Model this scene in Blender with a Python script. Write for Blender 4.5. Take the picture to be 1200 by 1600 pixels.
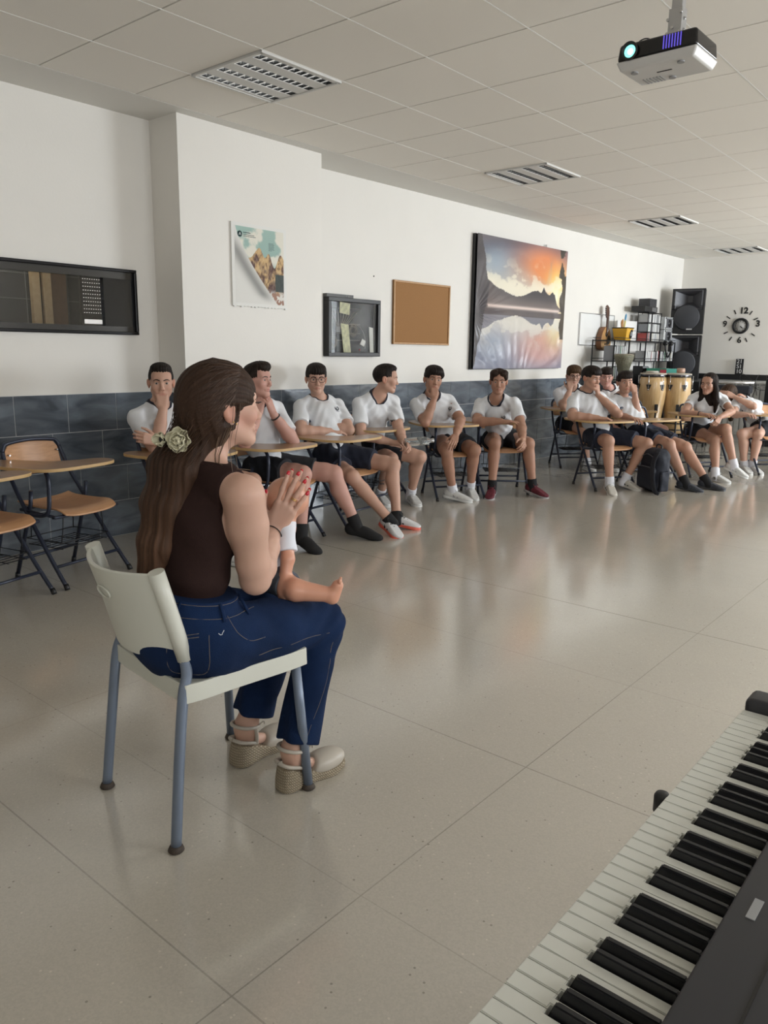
import bpy, bmesh, math, random
import numpy as np
from mathutils import Vector, Matrix, noise as mnoise

for o in list(bpy.data.objects): bpy.data.objects.remove(o)
scene = bpy.context.scene
COL = scene.collection
PI = math.pi

# ---------------------------------------------------------------- camera
yaw, pitch, roll, FPX = 0.698250935, -0.205536502, 0.0148240378, 1204.99
cyw, syw = math.cos(yaw), math.sin(yaw); cp, sp = math.cos(pitch), math.sin(pitch)
fw = Vector((-syw*cp, cyw*cp, sp)); rt = Vector((cyw, syw, 0)); upv = rt.cross(fw)
r2 = rt*math.cos(roll) + upv*math.sin(roll); u2 = -rt*math.sin(roll) + upv*math.cos(roll)
CAMH = 1.306
cam = bpy.data.cameras.new('camera'); camo = bpy.data.objects.new('camera', cam); COL.objects.link(camo)
cam.sensor_fit = 'VERTICAL'; cam.sensor_height = 24.0; cam.sensor_width = 18.0
cam.lens = FPX/1600*24.0; cam.clip_start = 0.02
m = Matrix((( r2.x, u2.x, -fw.x, 0), (r2.y, u2.y, -fw.y, 0), (r2.z, u2.z, -fw.z, CAMH), (0, 0, 0, 1)))
camo.matrix_world = m
scene.camera = camo

# ---------------------------------------------------------------- world, lights, exposure
w = bpy.data.worlds.new('sky'); scene.world = w; w.use_nodes = True
bgn = w.node_tree.nodes['Background']; bgn.inputs[0].default_value = (0.86, 0.93, 1.0, 1); bgn.inputs[1].default_value = 1.2
scene.view_settings.view_transform = 'Standard'; scene.view_settings.look = 'None'
scene.view_settings.gamma = 1.0; scene.view_settings.use_curve_mapping = False
scene.view_settings.exposure = -0.27
# daylight entering through each window of the right wall (x = 3.1) and of the wall behind the camera
WIN_R = [(-1.9, 1.1), (2.5, 5.0), (9.3, 12.5)]
WIN_B = []
WZ0, WZ1 = 1.02, 2.5
WPOW = [78, 122, 570]
for i, (a, b) in enumerate(WIN_R):
    l = bpy.data.lights.new('daylight', 'AREA'); l.shape = 'RECTANGLE'
    l.size = (b-a); l.size_y = WZ1-WZ0; l.energy = WPOW[i]; l.color = (.95, .975, 1.0) if i < 2 else (.88, .94, 1.0)
    lo = bpy.data.objects.new('daylight', l); COL.objects.link(lo)
    lo.location = (3.30, (a+b)/2, (WZ0+WZ1)/2); lo.rotation_euler = (0, PI/2-0.10, 0)
    lo.rotation_euler = (PI/2-0.06, 0, PI/2)

# ---------------------------------------------------------------- materials
MATS = {}
def mat(name, col=(.8, .8, .8), rough=.5, metal=0., spec=.5, bump=0., bscale=40., vary=0., vscale=6., attr=None,
        sss=0., coat=0., trans=0., emit=None, estr=0., stretch=None, alpha=1.):
    if name in MATS: return MATS[name]
    m = bpy.data.materials.new(name); m.use_nodes = True
    nt = m.node_tree; b = nt.nodes['Principled BSDF']; L = nt.links.new
    b.inputs['Base Color'].default_value = (*col, 1); b.inputs['Roughness'].default_value = rough
    b.inputs['Metallic'].default_value = metal; b.inputs['Specular IOR Level'].default_value = spec
    if coat: b.inputs['Coat Weight'].default_value = coat; b.inputs['Coat Roughness'].default_value = .08
    if trans: b.inputs['Transmission Weight'].default_value = trans
    if alpha < 1: b.inputs['Alpha'].default_value = alpha
    if sss:
        b.inputs['Subsurface Weight'].default_value = sss; b.inputs['Subsurface Radius'].default_value = (.9, .35, .2)
        b.inputs['Subsurface Scale'].default_value = .012
    if emit: b.inputs['Emission Color'].default_value = (*emit, 1); b.inputs['Emission Strength'].default_value = estr
    tc = nt.nodes.new('ShaderNodeTexCoord'); src = tc.outputs['Object']
    if stretch:
        mp = nt.nodes.new('ShaderNodeMapping'); mp.inputs['Scale'].default_value = stretch; L(src, mp.inputs[0]); src = mp.outputs[0]
    base = None
    if attr:
        at = nt.nodes.new('ShaderNodeAttribute'); at.attribute_name = attr; base = at.outputs['Color']
        L(base, b.inputs['Base Color'])
    if vary:
        n = nt.nodes.new('ShaderNodeTexNoise'); n.inputs['Scale'].default_value = vscale; n.inputs['Detail'].default_value = 5; L(src, n.inputs['Vector'])
        mr = nt.nodes.new('ShaderNodeMapRange'); mr.inputs[1].default_value = .3; mr.inputs[2].default_value = .7
        mr.inputs[3].default_value = 1-vary; mr.inputs[4].default_value = 1+vary; L(n.outputs[0], mr.inputs[0])
        mx = nt.nodes.new('ShaderNodeVectorMath'); mx.operation = 'SCALE'
        if base: L(base, mx.inputs[0])
        else: mx.inputs[0].default_value = col
        L(mr.outputs[0], mx.inputs['Scale']); L(mx.outputs[0], b.inputs['Base Color'])
    if bump:
        n = nt.nodes.new('ShaderNodeTexNoise'); n.inputs['Scale'].default_value = bscale; n.inputs['Detail'].default_value = 3; L(src, n.inputs['Vector'])
        bp = nt.nodes.new('ShaderNodeBump'); bp.inputs['Strength'].default_value = bump; bp.inputs['Distance'].default_value = .004
        L(n.outputs[0], bp.inputs['Height']); L(bp.outputs[0], b.inputs['Normal'])
    MATS[name] = m
    return m

def nodes_of(m): return m.node_tree, m.node_tree.nodes, m.node_tree.links.new

def floor_material():
    m = mat('terrazzo floor', (.47, .435, .385), rough=.16, spec=.5)
    nt, N, L = nodes_of(m); b = N['Principled BSDF']
    tc = N.new('ShaderNodeTexCoord'); sep = N.new('ShaderNodeSeparateXYZ'); L(tc.outputs['Object'], sep.inputs[0])
    def M(op, a, bb=None, c=None):
        n = N.new('ShaderNodeMath'); n.operation = op
        for i, v in enumerate((a, bb, c)):
            if v is None: continue
            if isinstance(v, (int, float)): n.inputs[i].default_value = v
            else: L(v, n.inputs[i])
        return n.outputs[0]
    def line(axis, pos, wd, amt):
        d = M('ABSOLUTE', M('SUBTRACT', sep.outputs[axis], pos))
        return M('MULTIPLY', M('LESS_THAN', d, wd), amt)
    acc = None
    ls = [(1, 3.667, .0035, .9), (1, 2.866, .002, .45), (1, 2.038, .0022, .7), (1, .843, .0022, .6), (1, 1.242, .0018, .35), (1, 5.6, .003, .4), (1, 7.6, .003, .4),
          (0, -1.098, .0018, .75), (0, -2.6, .002, .3), (0, -.2, .002, .4)]
    for ax, p, wd, amt in ls:
        l = line(ax, p, wd, amt); acc = l if acc is None else M('MAXIMUM', acc, l)
    # the joint fades in and out as it does in worn terrazzo
    nf = N.new('ShaderNodeTexNoise'); nf.inputs['Scale'].default_value = 1.6; L(tc.outputs['Object'], nf.inputs['Vector'])
    acc = M('MULTIPLY', acc, M('MULTIPLY', nf.outputs[0], 1.6))
    # chips
    v = N.new('ShaderNodeTexVoronoi'); v.inputs['Scale'].default_value = 55; L(tc.outputs['Object'], v.inputs['Vector'])
    sepc = N.new('ShaderNodeSeparateColor'); L(v.outputs['Color'], sepc.inputs[0])
    chip = M('MULTIPLY', M('LESS_THAN', v.outputs['Distance'], .16), M('GREATER_THAN', sepc.outputs[0], .72))
    chipw = M('MULTIPLY', chip, M('GREATER_THAN', sepc.outputs[1], .5)); chipb = M('MULTIPLY', chip, M('LESS_THAN', sepc.outputs[1], .28))
    v2 = N.new('ShaderNodeTexVoronoi'); v2.inputs['Scale'].default_value = 210; L(tc.outputs['Object'], v2.inputs['Vector'])
    sc2 = N.new('ShaderNodeSeparateColor'); L(v2.outputs['Color'], sc2.inputs[0])
    fine = M('MULTIPLY', M('SUBTRACT', sc2.outputs[0], .5), .09)
    n = N.new('ShaderNodeTexNoise'); n.inputs['Scale'].default_value = 1.3; n.inputs['Detail'].default_value = 6; L(tc.outputs['Object'], n.inputs['Vector'])
    big = M('MULTIPLY', M('SUBTRACT', n.outputs[0], .5), .16)
    k = M('ADD', M('ADD', 1.0, fine), big)
    k = M('ADD', k, M('MULTIPLY', chipw, .22)); k = M('SUBTRACT', k, M('MULTIPLY', chipb, .4)); k = M('SUBTRACT', k, M('MULTIPLY', acc, .55))
    mx = N.new('ShaderNodeVectorMath'); mx.operation = 'SCALE'; mx.inputs[0].default_value = (.53, .487, .415); L(k, mx.inputs['Scale'])
    L(mx.outputs[0], b.inputs['Base Color'])
    nr = N.new('ShaderNodeTexNoise'); nr.inputs['Scale'].default_value = 3; nr.inputs['Detail'].default_value = 4; L(tc.outputs['Object'], nr.inputs['Vector'])
    L(M('ADD', M('MULTIPLY', nr.outputs[0], .12), .09), b.inputs['Roughness']); b.inputs['IOR'].default_value = 1.62; b.inputs['Coat Weight'].default_value = .6; b.inputs['Coat Roughness'].default_value = .15; b.inputs['Coat IOR'].default_value = 1.6
    bp = N.new('ShaderNodeBump'); bp.inputs['Strength'].default_value = .12; bp.inputs['Distance'].default_value = .01
    nb = N.new('ShaderNodeTexNoise'); nb.inputs['Scale'].default_value = 5; L(tc.outputs['Object'], nb.inputs['Vector'])
    L(nb.outputs[0], bp.inputs['Height']); L(bp.outputs[0], b.inputs['Normal'])
    return m

def tile_material():
    m = mat('slate tile', (.1, .11, .13), rough=.18, spec=.6)
    nt, N, L = nodes_of(m); b = N['Principled BSDF']
    tc = N.new('ShaderNodeTexCoord')
    mp = N.new('ShaderNodeMapping'); mp.inputs['Scale'].default_value = (1, 1, 3.2); L(tc.outputs['Object'], mp.inputs[0])
    n = N.new('ShaderNodeTexNoise'); n.inputs['Scale'].default_value = 3.2; n.inputs['Detail'].default_value = 6; n.inputs['Distortion'].default_value = .8; L(mp.outputs[0], n.inputs['Vector'])
    cr = N.new('ShaderNodeValToRGB'); cr.color_ramp.elements[0].position = .32; cr.color_ramp.elements[0].color = (.062, .074, .092, 1)
    cr.color_ramp.elements[1].position = .68; cr.color_ramp.elements[1].color = (.17, .20, .235, 1); L(n.outputs[0], cr.inputs[0])
    L(cr.outputs[0], b.inputs['Base Color'])
    bp = N.new('ShaderNodeBump'); bp.inputs['Strength'].default_value = .3; bp.inputs['Distance'].default_value = .005
    n2 = N.new('ShaderNodeTexNoise'); n2.inputs['Scale'].default_value = 7; n2.inputs['Detail'].default_value = 4; L(mp.outputs[0], n2.inputs['Vector'])
    L(n2.outputs[0], bp.inputs['Height']); L(bp.outputs[0], b.inputs['Normal'])
    return m

def wood_material(name, c1, c2, scale=6., rough=.4, stretch=(1, 8, 8), coat=0.):
    if name in MATS: return MATS[name]
    m = mat(name, c1, rough=rough, coat=coat)
    nt, N, L = nodes_of(m); b = N['Principled BSDF']
    tc = N.new('ShaderNodeTexCoord'); mp = N.new('ShaderNodeMapping'); mp.inputs['Scale'].default_value = stretch; L(tc.outputs['Object'], mp.inputs[0])
    n = N.new('ShaderNodeTexNoise'); n.inputs['Scale'].default_value = scale; n.inputs['Detail'].default_value = 6; n.inputs['Distortion'].default_value = .6; L(mp.outputs[0], n.inputs['Vector'])
    cr = N.new('ShaderNodeValToRGB'); cr.color_ramp.elements[0].position = .3; cr.color_ramp.elements[0].color = (*c1, 1)
    cr.color_ramp.elements[1].position = .7; cr.color_ramp.elements[1].color = (*c2, 1); L(n.outputs[0], cr.inputs[0])
    L(cr.outputs[0], b.inputs['Base Color'])
    return m

M_WALL = mat('white wall paint', (.82, .79, .735), rough=.55, bump=.12, bscale=60, vary=.015, vscale=2)
M_FLOOR = floor_material()
M_TILE = tile_material()
M_GROUT = mat('pale grout', (.55, .56, .56), rough=.8)
M_CEIL = mat('ceiling tile', (.86, .82, .75), rough=.9, bump=.1, bscale=200)
M_TBAR = mat('ceiling grid bar', (.95, .94, .90), rough=.35)
M_BLACK = mat('black plastic', (.012, .012, .013), rough=.45)
M_BLACKG = mat('gloss black', (.008, .008, .009), rough=.12)
M_DARK = mat('dark fabric', (.012, .013, .018), rough=.85, bump=.3, bscale=300)
M_NAVY = mat('navy fabric', (.014, .018, .035), rough=.85, bump=.3, bscale=250)
M_STEEL = mat('steel', (.55, .55, .56), rough=.25, metal=1)
M_CHROME = mat('mirror louvre', (.8, .81, .82), rough=.12, metal=1)
M_WHITEP = mat('white plastic', (.75, .75, .74), rough=.4)
M_GLASS = mat('clear glass', (1, 1, 1), rough=.0, trans=1.)
M_TUBE = mat('blue black tube paint', (.025, .032, .055), rough=.35, metal=.2)
M_PLY = wood_material('beech plywood', (.48, .25, .12), (.60, .33, .17), 5, .38, (1.5, 14, 14))
M_TAB = wood_material('tablet laminate', (.30, .17, .085), (.40, .235, .12), 4, .28, (10, 2, 10), coat=.3)
M_TABE = mat('tablet edge', (.55, .36, .16), rough=.5)

# ---------------------------------------------------------------- mesh helpers
def link(name, me, m=None, parent=None, smooth=False):
    o = bpy.data.objects.new(name, me); COL.objects.link(o)
    if m is not None:
        for mm in (m if isinstance(m, (list, tuple)) else [m]): me.materials.append(mm)
    if parent is not None: o.parent = parent
    if smooth: me.shade_smooth()
    return o
def bm_obj(name, bm, m, parent=None, smooth=False, bevel=0., segs=2):
    bmesh.ops.recalc_face_normals(bm, faces=bm.faces)
    me = bpy.data.meshes.new(name); bm.to_mesh(me); bm.free()
    o = link(name, me, m, parent, smooth)
    if bevel:
        md = o.modifiers.new('bevel', 'BEVEL'); md.width = bevel; md.segments = segs; md.limit_method = 'ANGLE'; md.angle_limit = .6
        me.shade_smooth()
        o.modifiers.new('wn', 'WEIGHTED_NORMAL')
    return o
def thing(name, label, cat, loc=(0, 0, 0), rz=0., group=None):
    o = bpy.data.objects.new(name, None); COL.objects.link(o); o.location = loc; o.rotation_euler = (0, 0, rz); o.empty_display_size = .1
    return tag(o, label, cat, group)
def tag(o, label, cat, group=None):
    o['label'] = label; o['category'] = cat
    if group: o['group'] = group
    return o
def struct(o): o['kind'] = 'structure'; return o
def box(bm, c, s, R=None, mi=0):
    r = bmesh.ops.create_cube(bm, size=1); vs = r['verts']
    for v in vs:
        p = Vector((v.co.x*s[0], v.co.y*s[1], v.co.z*s[2]))
        if R is not None: p = R @ p
        v.co = p + Vector(c)
    for f in {f for v in vs for f in v.link_faces}: f.material_index = mi
    return vs
def boxb(bm, a, b, mi=0):
    return box(bm, [(a[i]+b[i])/2 for i in range(3)], [abs(b[i]-a[i]) for i in range(3)], None, mi)
def frame_of(d):
    d = Vector(d).normalized(); a = Vector((0, 0, 1)) if abs(d.z) < .9 else Vector((1, 0, 0))
    x = a.cross(d).normalized(); return x, d.cross(x)
def tube(bm, pts, r, n=8, closed=False, mi=0, flat=None):
    """tube through points; r float or list; parallel transported frame"""
    P = [Vector(p) for p in pts]; k = len(P); R = r if isinstance(r, (list, tuple)) else [r]*k
    rings = []; X = None
    for i in range(k):
        if closed: d = P[(i+1) % k]-P[i-1]
        else: d = P[min(i+1, k-1)]-P[max(i-1, 0)]
        if d.length < 1e-9: d = Vector((0, 0, 1))
        d.normalize()
        if X is None: X, Y = frame_of(d)
        else:
            X = (X - d*X.dot(d))
            if X.length < 1e-6: X, _ = frame_of(d)
            X.normalize()
        Y = d.cross(X)
        fy = 1 if flat is None else flat
        rings.append([bm.verts.new(P[i]+X*(R[i]*math.cos(2*PI*j/n))+Y*(R[i]*fy*math.sin(2*PI*j/n))) for j in range(n)])
    for i in range(k if closed else k-1):
        a, b = rings[i], rings[(i+1) % k]
        for j in range(n):
            f = bm.faces.new((a[j], a[(j+1) % n], b[(j+1) % n], b[j])); f.material_index = mi; f.smooth = True
    if not closed:
        f = bm.faces.new(rings[0][::-1]); f.material_index = mi
        f = bm.faces.new(rings[-1]); f.material_index = mi
def smooth_path(pts, sub=5):
    P = [Vector(p) for p in pts]; out = []
    for i in range(len(P)-1):
        p0 = P[max(i-1, 0)]; p1 = P[i]; p2 = P[i+1]; p3 = P[min(i+2, len(P)-1)]
        for s in range(sub):
            t = s/sub
            out.append(.5*((2*p1)+(p2-p0)*t+(2*p0-5*p1+4*p2-p3)*t*t+(3*p1-p0-3*p2+p3)*t**3))
    out.append(P[-1]); return out
def lathe(bm, prof, c=(0, 0, 0), n=32, axis='z', mi=0, cap=True):
    c = Vector(c); rings = []
    for r, z in prof:
        ring = []
        for j in range(n):
            a = 2*PI*j/n
            p = {'z': (r*math.cos(a), r*math.sin(a), z), 'y': (r*math.cos(a), z, r*math.sin(a)), 'x': (z, r*math.cos(a), r*math.sin(a))}[axis]
            ring.append(bm.verts.new(c+Vector(p)))
        rings.append(ring)
    for a, b in zip(rings, rings[1:]):
        for j in range(n):
            f = bm.faces.new((a[j], a[(j+1) % n], b[(j+1) % n], b[j])); f.material_index = mi; f.smooth = True
    if cap:
        for rg in (rings[0], rings[-1]):
            try: f = bm.faces.new(rg); f.material_index = mi
            except ValueError: pass
def prism(bm, outline, z0, z1, mi=0, mside=None):
    a = [bm.verts.new((x, y, z0)) for x, y in outline]; b = [bm.verts.new((x, y, z1)) for x, y in outline]
    f = bm.faces.new(a[::-1]); f.material_index = mi; f = bm.faces.new(b); f.material_index = mi
    n = len(a)
    for i in range(n):
        f = bm.faces.new((a[i], a[(i+1) % n], b[(i+1) % n], b[i])); f.material_index = mi if mside is None else mside
def smooth_outline(pts, sub=6):
    P = [Vector((x, y, 0)) for x, y in pts]; n = len(P); out = []
    for i in range(n):
        p0, p1, p2, p3 = P[i-1], P[i], P[(i+1) % n], P[(i+2) % n]
        for s in range(sub):
            t = s/sub; q = .5*((2*p1)+(p2-p0)*t+(2*p0-5*p1+4*p2-p3)*t*t+(3*p1-p0-3*p2+p3)*t**3)
            out.append((q.x, q.y))
    return out
def grid_picture(name, origin, U, V, nu, nv, colf, m, parent=None, dispf=None, normal=None):
    """a picture printed on a real sheet: a fine grid with one colour per vertex (u to the right, v upwards)"""
    u, v = np.meshgrid(np.linspace(0, 1, nu), np.linspace(0, 1, nv)); u = u.ravel(); v = v.ravel()
    P = np.array(origin)[None]+u[:, None]*np.array(U)[None]+v[:, None]*np.array(V)[None]
    if dispf is not None: P = P+dispf(u, v)[:, None]*np.array(normal)[None]
    me = bpy.data.meshes.new(name); me.vertices.add(len(P)); me.vertices.foreach_set('co', P.astype(np.float32).ravel())
    i, j = np.meshgrid(np.arange(nu-1), np.arange(nv-1)); a = (j*nu+i).ravel()
    q = np.stack([a, a+1, a+nu+1, a+nu], 1)
    set_quads(me, q)
    at = me.color_attributes.new('Col', 'FLOAT_COLOR', 'POINT'); c = np.ones((len(P), 4), np.float32); c[:, :3] = colf(u, v)
    at.data.foreach_set('color', c.ravel())
    return link(name, me, m, parent, True)
def set_quads(me, q):
    n = len(q); me.loops.add(4*n); me.loops.foreach_set('vertex_index', q.astype(np.int32).ravel())
    me.polygons.add(n); me.polygons.foreach_set('loop_start', np.arange(0, 4*n, 4, dtype=np.int32))
    me.update(calc_edges=True); me.validate()
def text_mesh(name, s, size, loc, rot, m, parent=None, ext=.002, align='CENTER', bold=0.):
    c = bpy.data.curves.new(name, 'FONT'); c.body = s; c.size = size; c.extrude = ext; c.align_x = align; c.align_y = 'CENTER'; c.offset = bold
    o = bpy.data.objects.new(name, c); COL.objects.link(o); bpy.context.view_layer.update()
    me = bpy.data.meshes.new_from_object(o.evaluated_get(bpy.context.evaluated_depsgraph_get()))
    bpy.data.objects.remove(o); bpy.data.curves.remove(c)
    me.name = name; me.materials.clear()
    R = Matrix(rot) if not isinstance(rot, Matrix) else rot
    me.transform(Matrix.Translation(loc) @ R.to_4x4())
    return link(name, me, m, parent)
# numpy value noise
_rng = np.random.RandomState(3); _tab = _rng.rand(256, 256)
def vnoise(x, y):
    xi = np.floor(x).astype(int); yi = np.floor(y).astype(int); fx = x-xi; fy = y-yi
    fx = fx*fx*(3-2*fx); fy = fy*fy*(3-2*fy); g = lambda a, b: _tab[a % 256, b % 256]
    return (g(xi, yi)*(1-fx)+g(xi+1, yi)*fx)*(1-fy)+(g(xi, yi+1)*(1-fx)+g(xi+1, yi+1)*fx)*fy
def fbm(x, y, o=5):
    s = 0; a = .5
    for k in range(o): s = s+a*vnoise(x*2**k+17*k, y*2**k+31*k); a *= .5
    return s
def mixc(a, b, t): t = np.clip(t, 0, 1)[:, None]; return np.array(a)*(1-t)+np.array(b)*t
def sst(a, b, x): t = np.clip((x-a)/(b-a), 0, 1); return t*t*(3-2*t)
def srgb(r, g, b): return tuple(((c/255)/12.92 if c/255 < .04045 else ((c/255+.055)/1.055)**2.4) for c in (r, g, b))
M_PRINT = mat('printed picture', (1, 1, 1), rough=.6, attr='Col')
M_SATIN = mat('printed satin', (1, 1, 1), rough=.33, attr='Col')
# ================================================================ THE SETTING
ZC = 2.809
# floor
bm = bmesh.new(); boxb(bm, (-5.1, -3.0, -.1), (3.2, 13.0, 0)); struct(bm_obj('floor', bm, M_FLOOR))
# left wall: wall | pillar | wall (the far stretch runs very slightly inwards); dado of slate tiles 1 m high
YP0, YP1, XP = 3.27, 4.61, -4.56
KW = .285/8.29
def wx(y): return -4.92+(y-4.61)*KW
bm = bmesh.new()
# window opening y 1.0..3.10, z 1.392..1.82 in the near stretch
WY0, WY1, WZa, WZb = 1.15, 3.10, 1.39, 1.822
X0 = -4.87
for a, b in (((X0-.15, -3, 0), (X0, WY0, ZC)), ((X0-.15, WY1, 0), (X0, YP0, ZC)), ((X0-.15, WY0, 0), (X0, WY1, WZa)), ((X0-.15, WY0, WZb), (X0, WY1, ZC))):
    boxb(bm, a, b)
def quadbox(bm, pts, z0, z1, mi=0): prism(bm, pts, z0, z1, mi)
quadbox(bm, [(X0-.15, YP0), (XP, YP0), (XP, YP1), (X0-.15, YP1)], 0, ZC)
quadbox(bm, [(X0-.25, YP1), (wx(YP1), YP1), (wx(13), 13), (X0-.25, 13)], 0, ZC)
struct(bm_obj('wall_left', bm, M_WALL))
# dado tiles: 0.35 x 0.25 running bond over a grout bed
bm = bmesh.new()
def dado(bm, p, q, off, nrm, ends=(1, 1)):
    p = Vector((p[0], p[1], 0)); q = Vector((q[0], q[1], 0)); L = (q-p).length; d = (q-p)/L; n = Vector((nrm[0], nrm[1], 0)).normalized()
    mid = (p+q)/2+n*.0062; R = Matrix((d, n, Vector((0, 0, 1)))).transposed()
    box(bm, mid+Vector((0, 0, .5)), (L, .0125, 1.0), R, 1)
    g = .0022
    for r in range(4):
        o = off + (.175 if r % 2 else 0) + (.06 if r in (1, 2) else 0)
        k = math.floor(-o/.35)-1
        while True:
            a = max(o+k*.35, 0); b = min(o+(k+1)*.35, L); k += 1
            if a >= L: break
            if b-a < .01: continue
            box(bm, p+d*((a+b)/2)+n*.009+Vector((0, 0, 1.0-.25*r-.125)), (b-a-2*g, .012, .25-2*g), R, 0)
dado(bm, (X0, -3), (X0, YP0), 2.2+3-.35*14, (1, 0)); dado(bm, (X0, YP0), (XP, YP0), .0, (0, -1))
dado(bm, (XP, YP0-.014), (XP, YP1), .19, (1, 0)); dado(bm, (wx(YP1), YP1), (wx(12.85), 12.85), .12, (1, -KW))
dado(bm, (3.1, -3), (3.1, 12.85), .1, (-1, 0))
struct(bm_obj('trim_1', bm, [M_TILE, M_GROUT]))
# far wall
bm = bmesh.new(); boxb(bm, (-5.1, 12.85, 0), (3.2, 13.0, ZC)); struct(bm_obj('wall_far', bm, M_WALL))
bm = bmesh.new(); boxb(bm, (-4.63, 12.82, .95), (3.1, 12.85, 1.035)); struct(bm_obj('trim_2', bm, mat('black rail', (.015, .015, .016), rough=.4)))
# wall behind the camera
bm = bmesh.new(); boxb(bm, (-5.1, -3.15, 0), (3.2, -3.0, ZC)); struct(bm_obj('wall_back', bm, M_WALL))
# right wall with windows
bm = bmesh.new(); XR = 3.1
ys = [-3.0]+[v for ab in WIN_R for v in ab]+[13.0]
for i in range(0, len(ys), 2): boxb(bm, (XR, ys[i], 0), (XR+.15, ys[i+1], ZC))
for a, b in WIN_R: boxb(bm, (XR, a, 0), (XR+.15, b, WZ0)); boxb(bm, (XR, a, WZ1), (XR+.15, b, ZC))
struct(bm_obj('wall_right', bm, M_WALL))
for i, (a, b) in enumerate(WIN_R):
    e = bpy.data.objects.new('window_%d' % (i+2), None); COL.objects.link(e); struct(e)
    bm = bmesh.new(); t = .05
    boxb(bm, (XR+.03, a, WZ0), (XR+.09, b, WZ0+t)); boxb(bm, (XR+.03, a, WZ1-t), (XR+.09, b, WZ1))
    for k in range(4):
        y = a+(b-a)*k/3; y = min(max(y, a+t/2), b-t/2); boxb(bm, (XR+.03, y-t/2, WZ0+t), (XR+.09, y+t/2, WZ1-t))
    bm_obj('window_frame', bm, mat('white window frame', (.8, .8, .8), rough=.4), e)
# ceiling: 0.6 m tiles dropped into a white grid, plaster margin along the left wall
TX, TY, T = -3.898, 2.303, .6
FIX = [(0, 1), (0, 6), (0, 11), (0, 16)]
bm = bmesh.new()
boxb(bm, (-5.1, -3.0, ZC+.02), (3.2, 13.0, ZC+.12), 1)
g = .0045
for j in range(0, 12): boxb(bm, (TX+j*T-.0028, -3.0, ZC-.001), (TX+j*T+.0028, 12.85, ZC+.021), 1)
for i in range(-9, 18):
    y0 = TY+i*T; y1 = min(y0+T, 12.85)
    if y1-y0 < .05: continue
    for j in range(-1, 12):
        x0 = TX+j*T; x1 = min(x0+T, 3.1)
        if (j, i) in FIX: continue
        if j == -1: x0 = -4.45
        if x1-x0 < .05: continue
        boxb(bm, (x0+g, y0+g, ZC), (x1-g, y1-g, ZC+.015), 0)
quadbox(bm, [(-4.87, -3), (-4.45, -3), (-4.45, 12.85), (-4.95, 12.85), (-4.95, -3)][0:1]+[(-4.451, -3), (-4.451, 12.85), (-5.0, 12.85), (-5.0, -3)], ZC-.001, ZC+.018, 2)
bmesh.ops.recalc_face_normals(bm, faces=bm.faces)
struct(bm_obj('ceiling', bm, [M_CEIL, M_TBAR, mat('ceiling plaster', (.74, .72, .67), rough=.7)]))

# dark internal window in the left wall
e = bpy.data.objects.new('window_1', None); COL.objects.link(e); struct(e)
e.location = (X0, (WY0+WY1)/2, WZa)
def inw(bm, name, m, **k):
    for v in bm.verts: v.co -= Vector(e.location)
    return bm_obj(name, bm, m, e, **k)
M_FRAME = mat('black metal frame', (.03, .03, .032), rough=.22, metal=.9)
bm = bmesh.new(); t = .02
for a, b in (((WY0-.0, WZa), (WY1, WZa+t)), ((WY0, WZb-t), (WY1, WZb)), ((WY0, WZa+t), (WY0+t, WZb-t)), ((WY1-t, WZa+t), (WY1, WZb-t))):
    boxb(bm, (X0-.02, a[0], a[1]), (X0+.03, b[0], b[1]))
inw(bm, 'window_frame', M_FRAME, bevel=.004)
bm = bmesh.new(); t2 = .055
for a, b in (((WY0+t, WZa+t), (WY1-t, WZa+t2)), ((WY0+t, WZb-t2-.01), (WY1-t, WZb-t))):
    boxb(bm, (X0-.03, a[0], a[1]), (X0+.008, b[0], b[1]))
inw(bm, 'inner_frame', mat('dark bronze frame', (.05, .048, .045), rough=.25, metal=.8))
bm = bmesh.new(); boxb(bm, (X0-.035, WY1-.24, WZa+t2), (X0+.006, WY1-t, WZb-t2-.01)); inw(bm, 'frame_panel', M_BLACKG)
bm = bmesh.new(); boxb(bm, (X0-.02, WY0+t, WZa+t2), (X0-.014, WY1-.24, WZb-t2-.01)); inw(bm, 'pane', mat('smoked pane', (.8, .8, .8), rough=0, trans=1.))
# made-up recess; its parts stand in for the pane's reflection of the room
bm = bmesh.new(); XB = X0-.55
M_INR = mat('dim room wall', (.05, .052, .055), rough=.5)
for a, b in (((XB-.03, WY0-.6, 1.0), (XB, WY1+.6, 2.2)), ((XB, WY0-.63, 1.0), (X0-.15, WY0-.6, 2.2)), ((XB, WY1+.6, 1.0), (X0-.15, WY1+.63, 2.2)),
             ((XB, WY0-.6, .97), (X0-.15, WY1+.6, 1.0)), ((XB, WY0-.6, 2.2), (X0-.15, WY1+.6, 2.23))): boxb(bm, a, b)
for y in (2.0, 2.3, 2.6, 2.9, 3.2): boxb(bm, (XB, y, 1.0), (XB+.004, y+.006, 2.2), 1)
for z in (1.45, 1.62, 1.79): boxb(bm, (XB, WY0-.6, z), (XB+.004, WY1+.6, z+.005), 1)
inw(bm, 'room_wall', [M_INR, mat('dim grout', (.16, .17, .17), rough=.8)])
for k, yy in enumerate((2.62, 2.70)):
    bm = bmesh.new(); boxb(bm, (XB+.02, yy, 1.0), (XB+.06, yy+.055, 2.2)); inw(bm, 'wooden_post', wood_material('pale door wood', (.50, .36, .2), (.58, .44, .26), 4))
bm = bmesh.new(); boxb(bm, (XB+.01, 2.755, 1.0), (XB+.05, 2.87, 2.2)); inw(bm, 'wooden_panel', wood_material('brown door wood', (.14, .08, .045), (.19, .11, .06), 4))
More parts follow.
